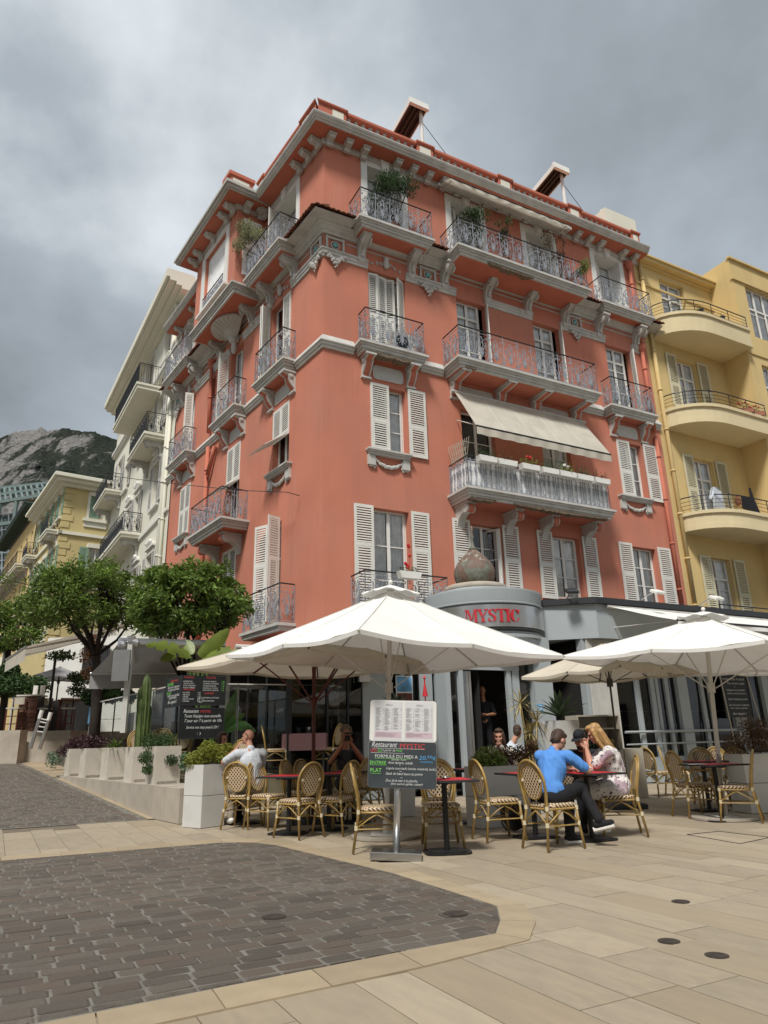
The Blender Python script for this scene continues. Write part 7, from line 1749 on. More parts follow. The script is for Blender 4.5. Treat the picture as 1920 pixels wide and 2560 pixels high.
# chalkboards on the screens
def board(label, a, b, z0_, z1_, lines, out, cat='chalkboard'):
    L_ = (b-a).length; d = (b-a).normalized(); t = thing('chalkboard',label,cat,(a.x,a.y,z0_),math.atan2(d.y,d.x))
    H_ = z1_-z0_; put(MB().box(0,L_,-.03,-.01,0,H_).mesh('slate',M['slate']),'slate',t); put(MB().box(-.015,0,-.035,-.008,-.015,H_+.015).box(L_,L_+.015,-.035,-.008,-.015,H_+.015).box(0,L_,-.035,-.008,H_,H_+.015).box(0,L_,-.035,-.008,-.015,0).mesh('frame',M['anth']),'frame',t)
    for s_,u,v,h_,mt_,wd,sh in lines: text(s_,u*L_,v*H_,h_,mt_,t,y=-.033,shear=sh,wd=wd*L_)
    return t
def on_screen(px,py): d = ray(px,py); q = CP+d*((GC-CP).dot(FR.n)/d.dot(FR.n)); return q
a1, b1_ = on_screen(454,1691), on_screen(562,1691); z1_ = a1.z; z0_ = on_screen(454,1762).z
for v in (a1,b1_): v.z = 0
off = FR.n*.04
left = [('TAPAS',.04,.93,.035,'chalkr',.22,0)]+[(s_,.03,.80-.058*i*1.3,.024,'chalk',w_,0) for i,(s_,w_) in enumerate((('LAMINCHA',.2),('TARTINE LE TRUC',.24),('PÂTES CLASSIQUES',.28),('PIZZA VERDE',.26)))]+[('SALADES',.04,.50,.035,'chalkr',.25,0)]+[(s_,.03,.40-.075*i,.024,'chalk',w_,0) for i,(s_,w_) in enumerate((('NIÇOISE',.15),('GRECQUE',.16),('CÉSAR',.13),('CHÈVRE CHAUD',.25),('CAPRESE',.15)))]
right = [('PLATS',.55,.93,.035,'chalkr',.22,0)]+[(s_,.48,.80-.078*i,.024,'chalk',w_,0) for i,(s_,w_) in enumerate((('GNOCCHI MAISON',.3),('LASAGNE AU FROMAGE',.36),('TAGLIATELLES',.3),('RAVIOLI LA TOTALE',.34),('SPAGHETTI MAISON',.36)))]+[('BURGER',.52,.37,.035,'chalkr',.22,0),('BURGER ALLO BOEUF',.5,.22,.026,'chalk',.36,0),('FISH BURGER',.5,.11,.026,'chalk',.25,0)]+[(s_,.90,.80-.078*i,.022,'chalkg',.06,0) for i,s_ in enumerate(('18','19','16','17','15'))]+[(s_,.36,.40-.075*i,.022,'chalk',.06,0) for i,s_ in enumerate(('15','16','16','18','16'))]
board('upper chalkboard listing dishes in two columns on the glass screen',a1+off,b1_+off,z0_,z1_,left+right,1)
z3 = on_screen(454,1772).z; z4 = on_screen(454,1846).z
board('lower chalkboard with a smiling face and the restaurant welcome on the glass screen',a1+off,b1_+off,z4,z3,[('Restaurant',.07,.86,.07,'chalk',.34,.3),('MYSTIC',.45,.86,.05,'chalkr',.24,.1),("Toute l'équipe vous accueille",.09,.70,.06,'chalk',.82,.3),('7 jour sur 7 à partir de 10h',.1,.54,.06,'chalk',.84,.3),('Service non stop jusqu\'à 23h !',.15,.32,.055,'chalk',.74,.3),(': )',.40,.12,.05,'chalk',.08,0)],1)
m = MB(); c0 = on_screen(503,1827); 
bb = bpy.data.objects['chalkboard.001'] if 'chalkboard.001' in bpy.data.objects else None
if bb:
    L_ = (b1_-a1).length; cx_, cz_ = L_*.44, (z3-z4)*.16
    sm_ = MB(); sm_.tube([(cx_+.055*math.cos(q*PI/8),-.035,cz_+.055*math.sin(q*PI/8)) for q in range(16)],.003,4,closed=True); sm_.tube([(cx_+.033*math.cos(PI+q*PI/6),-.035,cz_-.003+.03*math.sin(PI+q*PI/6)) for q in range(7)],.003,4); [sm_.tube([(cx_+s_*.02-.01,-.035,cz_+.014),(cx_+s_*.02,-.035,cz_+.026),(cx_+s_*.02+.01,-.035,cz_+.014)],.003,4) for s_ in (-1,1)]
    put(sm_.mesh('smiling_face',M['chalk']),'smiling_face',bb)
q1_, q2_ = onpl(418,1730,FL,GO+.03), onpl(455,1730,FL,GO+.03); zz1, zz0 = onpl(436,1697,FL,GO).z, onpl(436,1766,FL,GO).z
for v in (q1_,q2_): v.z = 0
board('chalkboard seen at an angle on the side glass screen, left of the other two',q1_,q2_,zz0,zz1,[('Suggestions',.3,.86,.06,'chalkr',.5,.3),('ENTRÉE',.1,.74,.06,'chalkg',.4,0),('Burrata crémeuse',.15,.64,.055,'chalk',.75,.3),('tomates anciennes',.15,.55,.055,'chalk',.75,.3),('PLAT',.1,.42,.06,'chalkg',.3,0),('Risotto aux gambas',.15,.34,.055,'chalk',.78,.3),('et parmesan',.25,.26,.055,'chalk',.5,.3),('Bon appétit !',.2,.10,.07,'chalk',.6,.3)],1)
# grey awnings over the left terrace
H1, H2 = atY(296,1606,14.6), atY(520,1612,14.6+ (520-296)/1755*14.6*.53)
def free_awning(name,label,a,b,c,d,mt,val=.28,wrinkle=.01,seams=0,hd=True):
    """a,b: roller ends; d,c: front bar ends"""
    t = thing(name,label,'awning',a); o_ = Vector(a); m = MB(); n = 18; vs = []
    for i in range(n+1):
        for j in range(7):
            u,v = i/n,j/6; p = a.lerp(b,u).lerp(d.lerp(c,u),v); vs.append(p-o_+Vector((0,0,-.05*math.sin(PI*v)+wrinkle*math.sin(u*21+v*3))))
    m.add(vs,[(i*7+j,(i+1)*7+j,(i+1)*7+j+1,i*7+j+1) for i in range(n) for j in range(6)]); put(m.mesh('canopy',M[mt],True),'canopy',t)
    m = MB(); vs = []
    for i in range(41): p = d.lerp(c,i/40)-o_; vs += [p+Vector((0,0,-.01)), p+Vector((0,.01*math.sin(i*1.3),-val))]
    m.add(vs,[(2*i,2*i+2,2*i+3,2*i+1) for i in range(40)]); put(m.mesh('valance',M[mt]),'valance',t)
    put(MB().tube([d-o_,c-o_],.035,6).mesh('front_bar',M['alu']),'front_bar',t)
    if hd: put(MB().tube([a-o_,b-o_],.10,8).mesh('cassette',M['alu']),'cassette',t)
    m = MB(); 
    for u in (.12,.88): 
        p = a.lerp(b,u)-o_; q = d.lerp(c,u)-o_; mid = (p+q)/2+Vector((.35 if u<.5 else -.35,0,-.08)); m.tube([p+Vector((0,0,-.1)),mid,q+Vector((0,0,-.02))],.035,5)
    put(m.mesh('folding_arm',M['trim']),'folding_arm',t); return t
D1, C1 = atY(226,1684,17.2), atY(585,1681,18.2); 
free_awning('awning','pale grey awning with a deep valance over the left terrace',atY(298,1606,14.8),atY(560,1612,16.3),C1,D1,'awng',.36)
t = thing('awning_post','grey steel post carrying the awning cassette above the left terrace','post',atY(308,1832,14.7)); pz = t.location.z; 
put(MB().box(-.05,.05,-.05,.05,0,1.80).mesh('post',M['trim']),'post',t); put(MB().cyl((0,0,1.8),.09,.12,10).sphere((-.16,-.05,1.75),.08,8,6).sphere((.13,-.05,1.78),.08,8,6).mesh('motor_bracket',M['alu']),'motor_bracket',t)
o = MB().box(-.17,.17,-.03,.03,0,.62).build('heater_panel',M['alu'],None,atY(300,1700,14.45)+Vector((0,0,-.02))); tag(o,'flat grey box hanging on the awning post of the left terrace','panel')
_a, _d = atY(330,1552,24), atY(66,1616,21.0)
free_awning('awning','long beige striped awning of the neighbouring cafe at the left',_a,_a+FL.d*3.8,_d+FL.d*3.8,_d,'awn',.42,.03)
free_awning('awning','faded awning strip at the far left edge behind the orange tree',atY(20,1640,36),atY(-60,1650,40),atY(-60,1700,38),atY(22,1672,34),'awn',.4,.03,hd=False)
# banana plant
BP = on_screen(500,1760)+Vector((.2,1.0,0)); BP.z = ZT
t = thing('banana_plant','banana plant with big yellow green leaves behind the chalkboards','plant',BP)
def bleaf(p0, p1, w_, mt_, bend=.25, curl=.35, nm='leaf', roll=0.0, split=0):
    p0, p1 = Vector(p0), Vector(p1); d = p1-p0; L_ = d.length; up = Vector((0,0,1)); side = d.cross(Vector((math.sin(roll),-1,0)).cross(d)).normalized(); sd_ = Vector((0,-1,0)).cross(d).normalized(); sd_ = (sd_*math.cos(roll)+Vector((0,-1,0))*math.sin(roll)).normalized()
    m = MB(); k_ = 16; vs = []
    for j in range(k_+1):
        u = j/k_; c = p0+d*u+Vector((0,0,1))*bend*L_*math.sin(PI*u)*.8; ww = w_*max(.02,math.sin(PI*min(1,.06+u*.94))**.55)*(1 if j<k_ else .05)
        for q in (-1,-.5,0,.5,1): vs.append(c+sd_*ww*.5*q+Vector((0,-1,0))*(-curl*ww*.5*abs(q)*.6)+Vector((0,0,.012*math.sin(j*2.3+q*3))))
    m.add(vs,[(j*5+q,(j+1)*5+q,(j+1)*5+q+1,j*5+q+1) for j in range(k_) for q in range(4) if not (split and q in (0,3) and j % split == 0)]); put(m.mesh(nm,M[mt_],True),nm,t)
def bp(px,py,dy=0): return atY(px,py,BP.y+dy)-BP
for a,b,w_,mt_,bd,cu,rl,spl in (((478,1645,-.1),(363,1612,-.5),.25,'banana',.12,.3,.2,4),((497,1640,0),(572,1572,.2),.34,'banana',-.05,.3,.3,0),((480,1636,0),(465,1600,.1),.24,'banana',0,.2,.2,0),((505,1650,0),(640,1665,-.3),.28,'banana',.22,.4,-.3,4),((520,1648,.1),(600,1640,.3),.24,'banana',.1,.3,-.2,3),((550,1850,.3),(596,1722,.2),.26,'bananad',0,.3,.3,0),((560,1830,.3),(612,1785,0),.20,'bananad',.1,.3,-.2,0),((560,1830,.3),(640,1830,-.2),.22,'bananad',.18,.3,-.3,0),((440,1640,0),(400,1650,0),.2,'banana',.1,.3,0,0)):
    bleaf(bp(*a),bp(*b),w_,mt_,bd,cu,'leaf',rl,spl)
for px in (478,488,498,508,520): 
    put(MB().tube([(rnd.uniform(-.08,.08),0,-.1),bp(px-3,1700),bp(px,1650)],.025,6).mesh('stalk',M['leafl']),'stalk',t)
# ---- trees
def tree(label, base, fork_z, crown, n, seed, limbs=9, leaf=.13, mt='leaf', tr=.13, stems=1, nc=150, cr_=1.0):
    t = thing('orange_tree', label, 'tree', base); rr = random.Random(seed); b0_ = Vector(base)
    cx,cy,cz,rx,rz_ = crown; C0 = Vector((cx,cy,cz))-b0_; m = MB(); clumps = []
    for s_ in range(stems):
        off_ = Vector((rr.uniform(-.12,.12),rr.uniform(-.1,.1),0))*(stems>1); fk = Vector((C0.x*.35+rr.uniform(-.25,.25)*(stems>1), C0.y*.35, fork_z))+off_
        m.tube([off_, off_*1.2+Vector((C0.x*.1+.03,C0.y*.1,fork_z*.5)), fk],[tr*1.15/(stems**.5),tr/(stems**.5),tr*.8/(stems**.5)],9)
        for i in range(limbs//stems):
            a = 2*PI*i/(limbs//stems)+rr.random()*.7+s_; q = Vector((math.cos(a)*rx*rr.uniform(.45,.85), math.sin(a)*rx*rr.uniform(.45,.85), rr.uniform(-.35,.55)*rz_))+C0
            mid = fk.lerp(q,.5)+Vector((rr.uniform(-.15,.15),rr.uniform(-.15,.15),-.12)); m.tube([fk,mid,q],[tr*.42/(stems**.3),tr*.26,.02],7)
            for k_ in range(4):
                q2 = q+Vector((rr.gauss(0,.35)*rx*.6, rr.gauss(0,.35)*rx*.6, rr.uniform(-.1,.45)*rz_)); m.tube([mid.lerp(q,.5),q.lerp(q2,.4),q2],[.03,.018,.008],5); clumps.append(q2)
    put(m.mesh('trunk',M['bark'],True),'trunk',t)
    lf = MB()
    for _ in range(nc):
        while True:
            v = Vector((rr.uniform(-1,1),rr.uniform(-1,1),rr.uniform(-1,1)))
            if .30 < v.length < 1: break
        if rr.random() < .65: v = v.normalized()*rr.uniform(.78,1.0)
        if v.z < -.55: v.z = -.55-rr.random()*.08
        nz = 1+.26*mnoise.noise(v*2.6+Vector((seed,0,0)))
        clumps.append(C0+Vector((v.x*rx*nz, v.y*rx*nz, v.z*rz_*nz)))
    per = n//len(clumps)
    for c in clumps:
        R_ = rr.uniform(.11,.34)*rx*.62*cr_; out_ = (c-C0); out_ = out_.normalized() if out_.length else Vector((0,0,1))
        for _ in range(per):
            v = Vector((rr.gauss(0,1),rr.gauss(0,1),rr.gauss(0,.8))); p = c+v*R_*.5
            a = (out_*.5+Vector((rr.gauss(0,.7),rr.gauss(0,.7),rr.gauss(-.15,.55)))).normalized(); s = a.cross(Vector((rr.gauss(0,1),rr.gauss(0,1),1.4))).normalized()
            L_ = leaf*rr.uniform(.5,1.35); w2 = L_*.20; up_ = s.cross(a)*L_*.06
            lf.add([p, p+a*L_*.45+s*w2+up_, p+a*L_, p+a*L_*.45-s*w2+up_, p+a*L_*.5-up_*1.5],[(0,4,1),(1,4,2),(2,4,3),(3,4,0)])
    me_ = lf.mesh('crown',M[mt]); at_ = me_.attributes.new('rnd','FLOAT','FACE'); vals = []
    for _ in range(len(lf.f)//4): vals += [rr.random()]*4
    at_.data.foreach_set('value', vals); put(me_,'crown',t,kind='stuff'); return t
TA = atY(247,1720,19.5); TA.z = .9; cA = atY(222,1512,19.5)
tree('spreading orange tree with a dark forked trunk beside the cafe awning', TA, 2.7, (cA.x+.05,cA.y,cA.z+.14,1.66,.98), 17000, 5, limbs=12, leaf=.13, tr=.14, nc=110, cr_=1.1)
TB = atY(490,1700,16.6); TB.z = ZT; cB = atY(473,1508,16.6)
tree('dense rounded orange tree behind the banana plant, against the coral wall', TB, 2.0, (cB.x,cB.y,cB.z,1.22,.94), 16000, 9, limbs=9, leaf=.155, tr=.11, stems=3, nc=170)
TC = atY(10,1760,27); TC.z = 1.6; cC_ = atY(14,1572,27)
tree('orange tree cut by the left edge of the view', TC, 3.2, (cC_.x,cC_.y,cC_.z,1.35,1.1), 6000, 13, leaf=.17)
# ---- plants near the entrance
def agave(label, loc, n, L_, seed): return strap_plant('agave', label, 'plant', loc, n, L_, .085, 'agave', .30, seed, .85)
# tapered planter
def taper(label, p, w0, w1, h_): 
    t = thing('tapered_planter',label,'planter',(p.x,p.y,0),.5); m = MB(); a,b = w0/2,w1/2
    m.add([(-a,-a,0),(a,-a,0),(a,a,0),(-a,a,0),(-b,-b,h_),(b,-b,h_),(b,b,h_),(-b,b,h_)],[(0,3,2,1),(4,5,6,7),(0,1,5,4),(1,2,6,5),(2,3,7,6),(3,0,4,7)]); put(m.mesh('shell',M['planter']),'shell',t); put(MB().box(-b+.03,b-.03,-b+.03,b-.03,h_-.01,h_+.004).mesh('soil',M['soil']),'soil',t)
pA = atY(1416,1950,13.2); taper('tall tapered white planter with a big agave right of the entrance',pA,.30,.46,1.45); agave('big green agave in the tapered planter right of the entrance',Vector((pA.x,pA.y,1.5)),26,.62,4)
pB = atY(1003,1950,12.6); taper('tall tapered white planter hidden behind the menu stand',pB,.3,.46,1.62); agave('pale green agave showing just above the menu stand',Vector((pB.x,pB.y,1.66)),20,.42,8)
# striped dracaena
pD = atY(1334,1950,12.6); t = thing('spiky_plant','spiky straw coloured dracaena beside the entrance pillar','plant',(pD.x,pD.y,0)); rr = random.Random(3)
put(MB().lathe([(.15,0),(.19,.35),(.2,.4)],14).mesh('pot',M['planter']),'pot',t)
for (x,z) in ((-.12,1.75),(.14,1.45),(.02,1.25)):
    put(MB().tube([(0,0,.35),(x*.5,0,z*.6),(x,0,z)],.02,6).mesh('stem',M['straw']),'stem',t)
    m = MB()
    for i in range(46):
        a = rr.random()*6.3; el = rr.uniform(-.9,1.3); d = Vector((math.cos(a)*math.cos(el),math.sin(a)*math.cos(el),math.sin(el))); s = d.cross(Vector((0,0,1))).normalized()*.009; L_ = rr.uniform(.3,.46); c = Vector((x,0,z)); m.add([c-s,c+d*L_*.6-s+Vector((0,0,-.03)),c+d*L_+Vector((0,0,-.10)),c+d*L_*.6+s+Vector((0,0,-.03)),c+s],[(0,1,3,4),(1,2,3)])
    put(m.mesh('leaf_tuft',M['straw']),'leaf_tuft',t,kind='stuff')
# long planter with bushes
q0 = gnd(1204,2072); t = thing('long_planter','long white planter with mixed bushes between the tables left of the blue shirted man','planter',(q0.x,q0.y,0),math.radians(22))
boxpl(t,.98,.42,.80); ux,uy = Vector((math.cos(math.radians(22)),math.sin(math.radians(22)),0)), Vector((-math.sin(math.radians(22)),math.cos(math.radians(22)),0))
bushy('leafy_bush','bright green leafy bush at the left end of the long white planter','shrub',q0+ux*.28+uy*.2+Vector((0,0,.80)),[(0,0,.12,.2,1),(-.12,0,.05,.15,.6),(.14,0,.08,.15,.6)],'leaf',.075,330)
bushy('russet_bush','russet and green small leaved bush at the right end of the long white planter','shrub',q0+ux*.72+uy*.2+Vector((0,0,.80)),[(-.1,0,.14,.18,1),(.15,0,.15,.18,1),(.28,0,.24,.12,.6)],'rust',.045,520)
# right planter and shrub
q1 = gnd(1880,2034); t = thing('white_planter','white planter at the right edge behind the last cane chair','planter',(q1.x,q1.y,0),math.radians(10)); boxpl(t,1.0,.45,.85)
bushy('russet_shrub','feathery russet shrub in the white planter at the right edge','shrub',Vector((q1.x+.35,q1.y+.3,.85)),[(0,0,.2,.3,1),(-.25,0,.12,.25,.8),(.25,0,.3,.3,1),(0,0,.42,.22,.7)],'rust',.035,1300)
# sideboard
sb = atY(1453,1900,14.6); t = thing('service_cabinet','open grey service cabinet with bottles and jars behind the blonde woman','cabinet',(sb.x,sb.y,0),FR.rz*0.6)
m = MB(); W_ = .98; m.box(0,.03,0,.45,0,1.58).box(W_-.03,W_,0,.45,0,1.58); put(m.mesh('side_panel',M['wood']),'side_panel',t)
for z in (.05,.86,1.30,1.55): put(MB().box(.03,W_-.03,0,.45,z,z+.03).mesh('shelf',M['wood']),'shelf',t)
put(MB().box(.03,W_-.03,.43,.45,.08,1.55).mesh('back_panel',M['trim']),'back_panel',t); put(MB().box(.03,W_-.03,-.01,.02,.08,.86).mesh('cupboard_door',M['wood']),'cupboard_door',t); put(MB().box(W_+.02,W_+.45,0,.45,0,.92).mesh('side_unit',M['wood']),'side_unit',t)
e1 = Vector((math.cos(FR.rz*.6),math.sin(FR.rz*.6),0)); e2 = Vector((-e1.y,e1.x,0))
for i in range(6):
    o = MB().lathe([(.035,0),(.037,.2),(.014,.27),(.014,.34)],10).build('bottle',M['bottle'],None,sb+e1*(.1+i*.075)+e2*.15+Vector((0,0,.89-sb.z)),0,True); tag(o,['first','second','third','fourth','fifth','sixth'][i]+' dark bottle from the left on the middle shelf of the service cabinet','bottle','bottles in the service cabinet')
for i in range(4):
    o = MB().lathe([(.035,0),(.04,.1),(.03,.13)],10).sphere((0,0,.17),.06,7,5).build('jar',M['straw'],None,sb+e1*(.6+i*.08)+e2*.15+Vector((0,0,.89-sb.z))); tag(o,['first','second','third','fourth'][i]+' jar with yellow flowers from the left in the service cabinet','jar','jars in the service cabinet')
o = MB().lathe([(.03,0),(.03,.06),(.012,.08),(.012,.30),(.0,.31)],8).build('glass_bottle',M['screen'],None,sb+e1*.5+e2*.15+Vector((0,0,.89-sb.z))); tag(o,'clear glass carafe in the middle of the service cabinet','carafe')
# right chalkboard easel
ea = onpl(1800,1800,FR,2.75); za_ = onpl(1815,1688,FR,2.75).z; zb2 = onpl(1850,1792,FR,2.75).z
a_ = onpl(1806,1740,FR,2.75); b_ = onpl(1872,1740,FR,2.75); a_.z = b_.z = 0
board('tall chalkboard in a wooden easel behind the right umbrella pole',a_,b_,zb2,za_,[('FORMULE A 20,50',.08,.88,.05,'chalk',.8,0),('Thon tartare, salade',.2,.78,.055,'chalk',.65,.3),('+',.45,.70,.04,'chalk',.05,0),('Linguine sauce basilic',.15,.62,.055,'chalk',.7,.3),('tomate, mozzarella, basilic',.15,.54,.05,'chalk',.72,.3),('Steak de bœuf sauce poivre',.15,.40,.055,'chalk',.75,.3),('Duo de la mer à la plancha',.15,.26,.055,'chalk',.75,.3),('thon, saumon, gambas',.18,.19,.045,'chalk',.65,.3),('Bon Appétit !',.25,.05,.06,'chalk',.5,.3)],1)
for e_ in [c for c in bpy.data.objects if c.name.startswith('chalkboard') and c.parent is None][-1:]:
    L_ = (b_-a_).length
    for x in (0,L_): put(MB().tube([(x,-.02,za_-zb2+.1),(x+(-.08 if x==0 else .25),-.25,-zb2)],.02,4).mesh('easel_leg',M['wood']),'easel_leg',e_)
# backpack
bpk = gnd(1287,2078); t = thing('backpack','dark olive backpack on the ground behind the blue shirted man','backpack',(bpk.x,bpk.y,0),.4)
put(MB().sphere((0,0,.22),.2,12,8,(.85,.6,1.1)).mesh('body',M['anth'],True),'body',t); put(MB().sphere((0,-.1,.15),.13,10,6,(.9,.5,.9)).mesh('pocket',M['denim'],True),'pocket',t); put(MB().tube([(-.08,.02,.42),(-.2,-.02,.3),(-.2,-.03,.1),(-.12,0,.02)],.015,5).mesh('strap',M['anth']),'strap',t)
# red pennant
o = MB().lathe([(.055,0),(.012,.26),(.014,.27),(.012,.33),(.03,.35),(.0,.42)],10).cyl((0,0,-1.75),.012,1.75,6).build('closed_parasol',M['red'],None,atY(1063,1741,14.2)); tag(o,'small closed red parasol behind the menu stand','parasol')
# ---- neighbouring cafe up the street
Y0 = 24.0
st1 = atY(48,1862,Y0); 
for k_,(py,dy) in enumerate(((1855,0),(1842,.5),(1829,1.0))):
    a_ = atY(44,py,Y0+dy); b_ = atY(176,py,Y0+dy); o_ = Vector((a_.x,a_.y,0)); m = MB(); m.box(0,b_.x-a_.x,0,3.5-dy,.5,a_.z); o = put(m.mesh('step',M['stonepl']),'step',None,o_); tag(o,['lowest of three pale stone steps up to the cafe at the left','middle of three pale stone steps up to the cafe at the left','top of three pale stone steps up to the cafe at the left'][k_],'step')
pz_ = atY(100,1829,25).z
m = MB().box(-14,-8.6,27.0,40,0,pz_-.01); 
o = m.build('upper_terrace',M['travb'],kind='structure')
o = MB().box(0,.70,0,.5,0,atY(20,1826,23.5).z).build('pedestal_wall',M['stonepl'],None,(atY(-5,1840,23.5).x,23.5,0)); tag(o,'pale stone wall end left of the cafe steps','wall')
ct = atY(38,1828,25.2); t = thing('brick_counter','tall counter of thin rough bricks at the cafe up the street','counter',ct); cw = (82-38)/1755*25; chh = atY(60,1737,25.2).z-ct.z
put(MB().box(.02,cw-.02,.02,.6,0,chh-.05).mesh('core',M['anth']),'core',t); put(MB().box(-.1,cw+.05,-.05,.65,chh-.05,chh).mesh('counter_top',M['trim']),'counter_top',t)
rr = random.Random(2); 
for i in range(24):
    z = i*(chh-.06)/24
    put(MB().box(0,cw*.48+rr.uniform(-.05,.05),0,.04,z+.008,z+(chh-.06)/24).mesh('brick',M['brickp']),'brick',t,(0,rr.uniform(-.02,.01),0)); put(MB().box(cw*.52,cw,0,.04,z+.008,z+(chh-.06)/24).mesh('brick',M['brickp']),'brick',t,(0,rr.uniform(-.02,.01),0))
for i,x in enumerate((.35,.6)):
    o = MB().box(0,.16,-.02,.02,0,.32).build('menu_holder',M['white'],None,ct+Vector((x,.2,chh))); tag(o,'white menu holder on the brick counter, '+('left' if i==0 else 'right')+' one','menu holder')
for i,(px,Yc,nm) in enumerate(((32,24.9,'in front of the brick counter at the left edge'),(105,25.6,'with a canvas back right of the brick counter'),(163,25.8,'with a canvas back left of the high table'))):
    p = atY(px,1826,Yc); t = thing('bar_stool','tall dark wooden bar stool '+nm,'stool',(p.x,p.y,pz_),.3*i)
    for sx in (-.2,.2):
        for sy in (-.2,.2): put(MB().box(-.018,.018,-.018,.018,0,.78 if sy<0 else 1.15).mesh('leg',M['redwood']),'leg',t,(sx,sy,0))
    put(MB().box(-.22,.22,-.22,.22,.76,.80).mesh('seat',M['trim']),'seat',t); put(MB().box(-.22,.22,.19,.21,.92,1.16).mesh('backrest',M['wood']),'backrest',t)
    for z in (.25,.5): put(MB().box(-.2,.2,-.21,-.19,z,z+.03).mesh('stretcher',M['redwood']),'stretcher',t)
p = atY(195,1826,26); t = thing('high_table','high dark table with a pale runner at the neighbouring cafe','table',(p.x,p.y,pz_)); put(MB().box(-.7,.7,-.35,.35,1.05,1.09).mesh('table_top',M['redwood']),'table_top',t); put(MB().box(-.3,.5,-.36,.36,1.091,1.1).mesh('runner',M['white']),'runner',t)
for sx in (-.62,.62):
    for sy in (-.3,.3): put(MB().box(-.03,.03,-.03,.03,0,1.05).mesh('leg',M['redwood']),'leg',t,(sx,sy,0))
# ladder shaped handrail
h0, h1 = atY(76,1872,20.8), atY(99,1873,20.8); hz_ = atY(90,1776,20.8).z-h0.z
t = thing('handrail','grey two post handrail with three rungs beside the cafe steps','handrail',h0)
for i,q in enumerate((Vector((0,0,0)), h1-h0)):
    tp = q+Vector((.20,0,hz_-(0 if i==0 else .05))); put(MB().tube([q,tp],.05,10).mesh('post',M['alu']),'post',t); put(MB().tube([q.lerp(tp,.78),tp],.058,10).mesh('sleeve',M['white']),'sleeve',t)
for v in (.45,.58,.7,.78): put(MB().tube([Vector((.2*v,0,hz_*v)),(h1-h0)+Vector((.2*v,0,(hz_-.05)*v))],.022,6).mesh('rung',M['trim']),'rung',t)
# white boarded wall, box painting in the cafe's shade and black furniture, hedges
a_, b_ = atY(100,1760,31), atY(235,1760,31); t = thing('white_wall','white boarded wall with dark joints behind the neighbouring cafe','wall',(a_.x,a_.y,0)); zt2 = atY(150,1600,31).z
zc_ = 1.5
while zc_ < zt2: put(MB().box(0,b_.x-a_.x+1.5,0,.1,zc_,zc_+.86).mesh('board',M['white']),'board',t); zc_ += .88
o = MB().box(0,1.1,-.05,.1,0,1.2).box(.06,1.04,-.08,-.05,.1,1.1).build('louvre_vent',M['anth'],None,atY(204,1685,30.8)); tag(o,'dark louvred panel on the white boarded wall','vent')
a_ = atY(80,1826,27.5); b_ = atY(216,1826,27.5); o = MB().box(0,b_.x-a_.x,0,.6,0,atY(100,1752,27.5).z-pz_).build('dark_cafe_box',M['dark'],None,(a_.x,a_.y,pz_)); tag(o,'near-black box painting in the shade and black furniture of the neighbouring cafe','counter')
bushy('dark_shrub','large dark shrub behind the brick counter at the left edge','shrub',atY(40,1745,26.5),[(-.8,0,.5,.6,1),(0,0,.45,.6,1),(.7,0,.4,.5,.8),(-.4,0,1.0,.4,.6)],'leafd',.16,900)
bushy('small_tree','small airy shrub in front of the white boarded wall','shrub',atY(188,1760,26),[(0,0,.5,.35,1),(.2,0,.9,.32,1),(-.15,0,.95,.25,.7)],'leafd',.10,420)
bushy('hedge','green hedge behind the side glass screen','hedge',atY(258,1742,20),[(-.3,0,.0,.3,1),(.2,0,.05,.3,1),(.6,.2,.0,.25,.7)],'leafd',.12,700)
bushy('red_leaved_plant','climber with russet leaves on the cafe post behind the terrace','plant',atY(222,1640,22),[(0,0,.0,.35,1),(.1,0,-.5,.3,.8),(.05,0,.45,.3,.8)],'rust',.09,350)
pp = atY(117,1826,25.4); t = thing('standing_lantern_post','thin black post carrying a small tree shaped ornament at the cafe','post',(pp.x,pp.y,pz_)); hh = atY(118,1636,25.4).z-pz_
put(MB().cyl((0,0,0),.05,hh,8).mesh('post',M['black']),'post',t); m = MB(); leafball(m,(.2,0,hh-.05),.55,260,.14,.35); put(m.mesh('foliage',M['leafd']),'foliage',t,kind='stuff')
umbrella('small grey blue parasol in front of the white boarded wall', atY(135,1800,29.5), 1.35, 4.0, 4.45, 200, mt='awng', pole='anth', pr=.03, base='none', cap=False, zb=.0)
# lamp at far left
pp = atY(18,1590,27); t = thing('street_lamp','street lamp with a shallow dish at the left edge','lamp',(pp.x,pp.y,1.0)); hh = atY(18,1590,27).z-1.0
put(MB().cyl((0,0,0),.06,hh-.4,8).mesh('post',M['trim']),'post',t); put(MB().lathe([(.06,-.5),(.12,-.35),(.33,-.02),(.35,0),(.1,.02)],16,(0,0,hh)).mesh('lamp_shade',M['trim'],True),'lamp_shade',t)
# poster on the side glass
q = onpl(228,1780,FL,GO+.05); o = MB().box(-.25,.25,-.01,.01,-.3,.3).build('poster',M['postsky'],None,q,FL.rz); tag(o,'pale blue poster hanging on the side glass screen','poster')
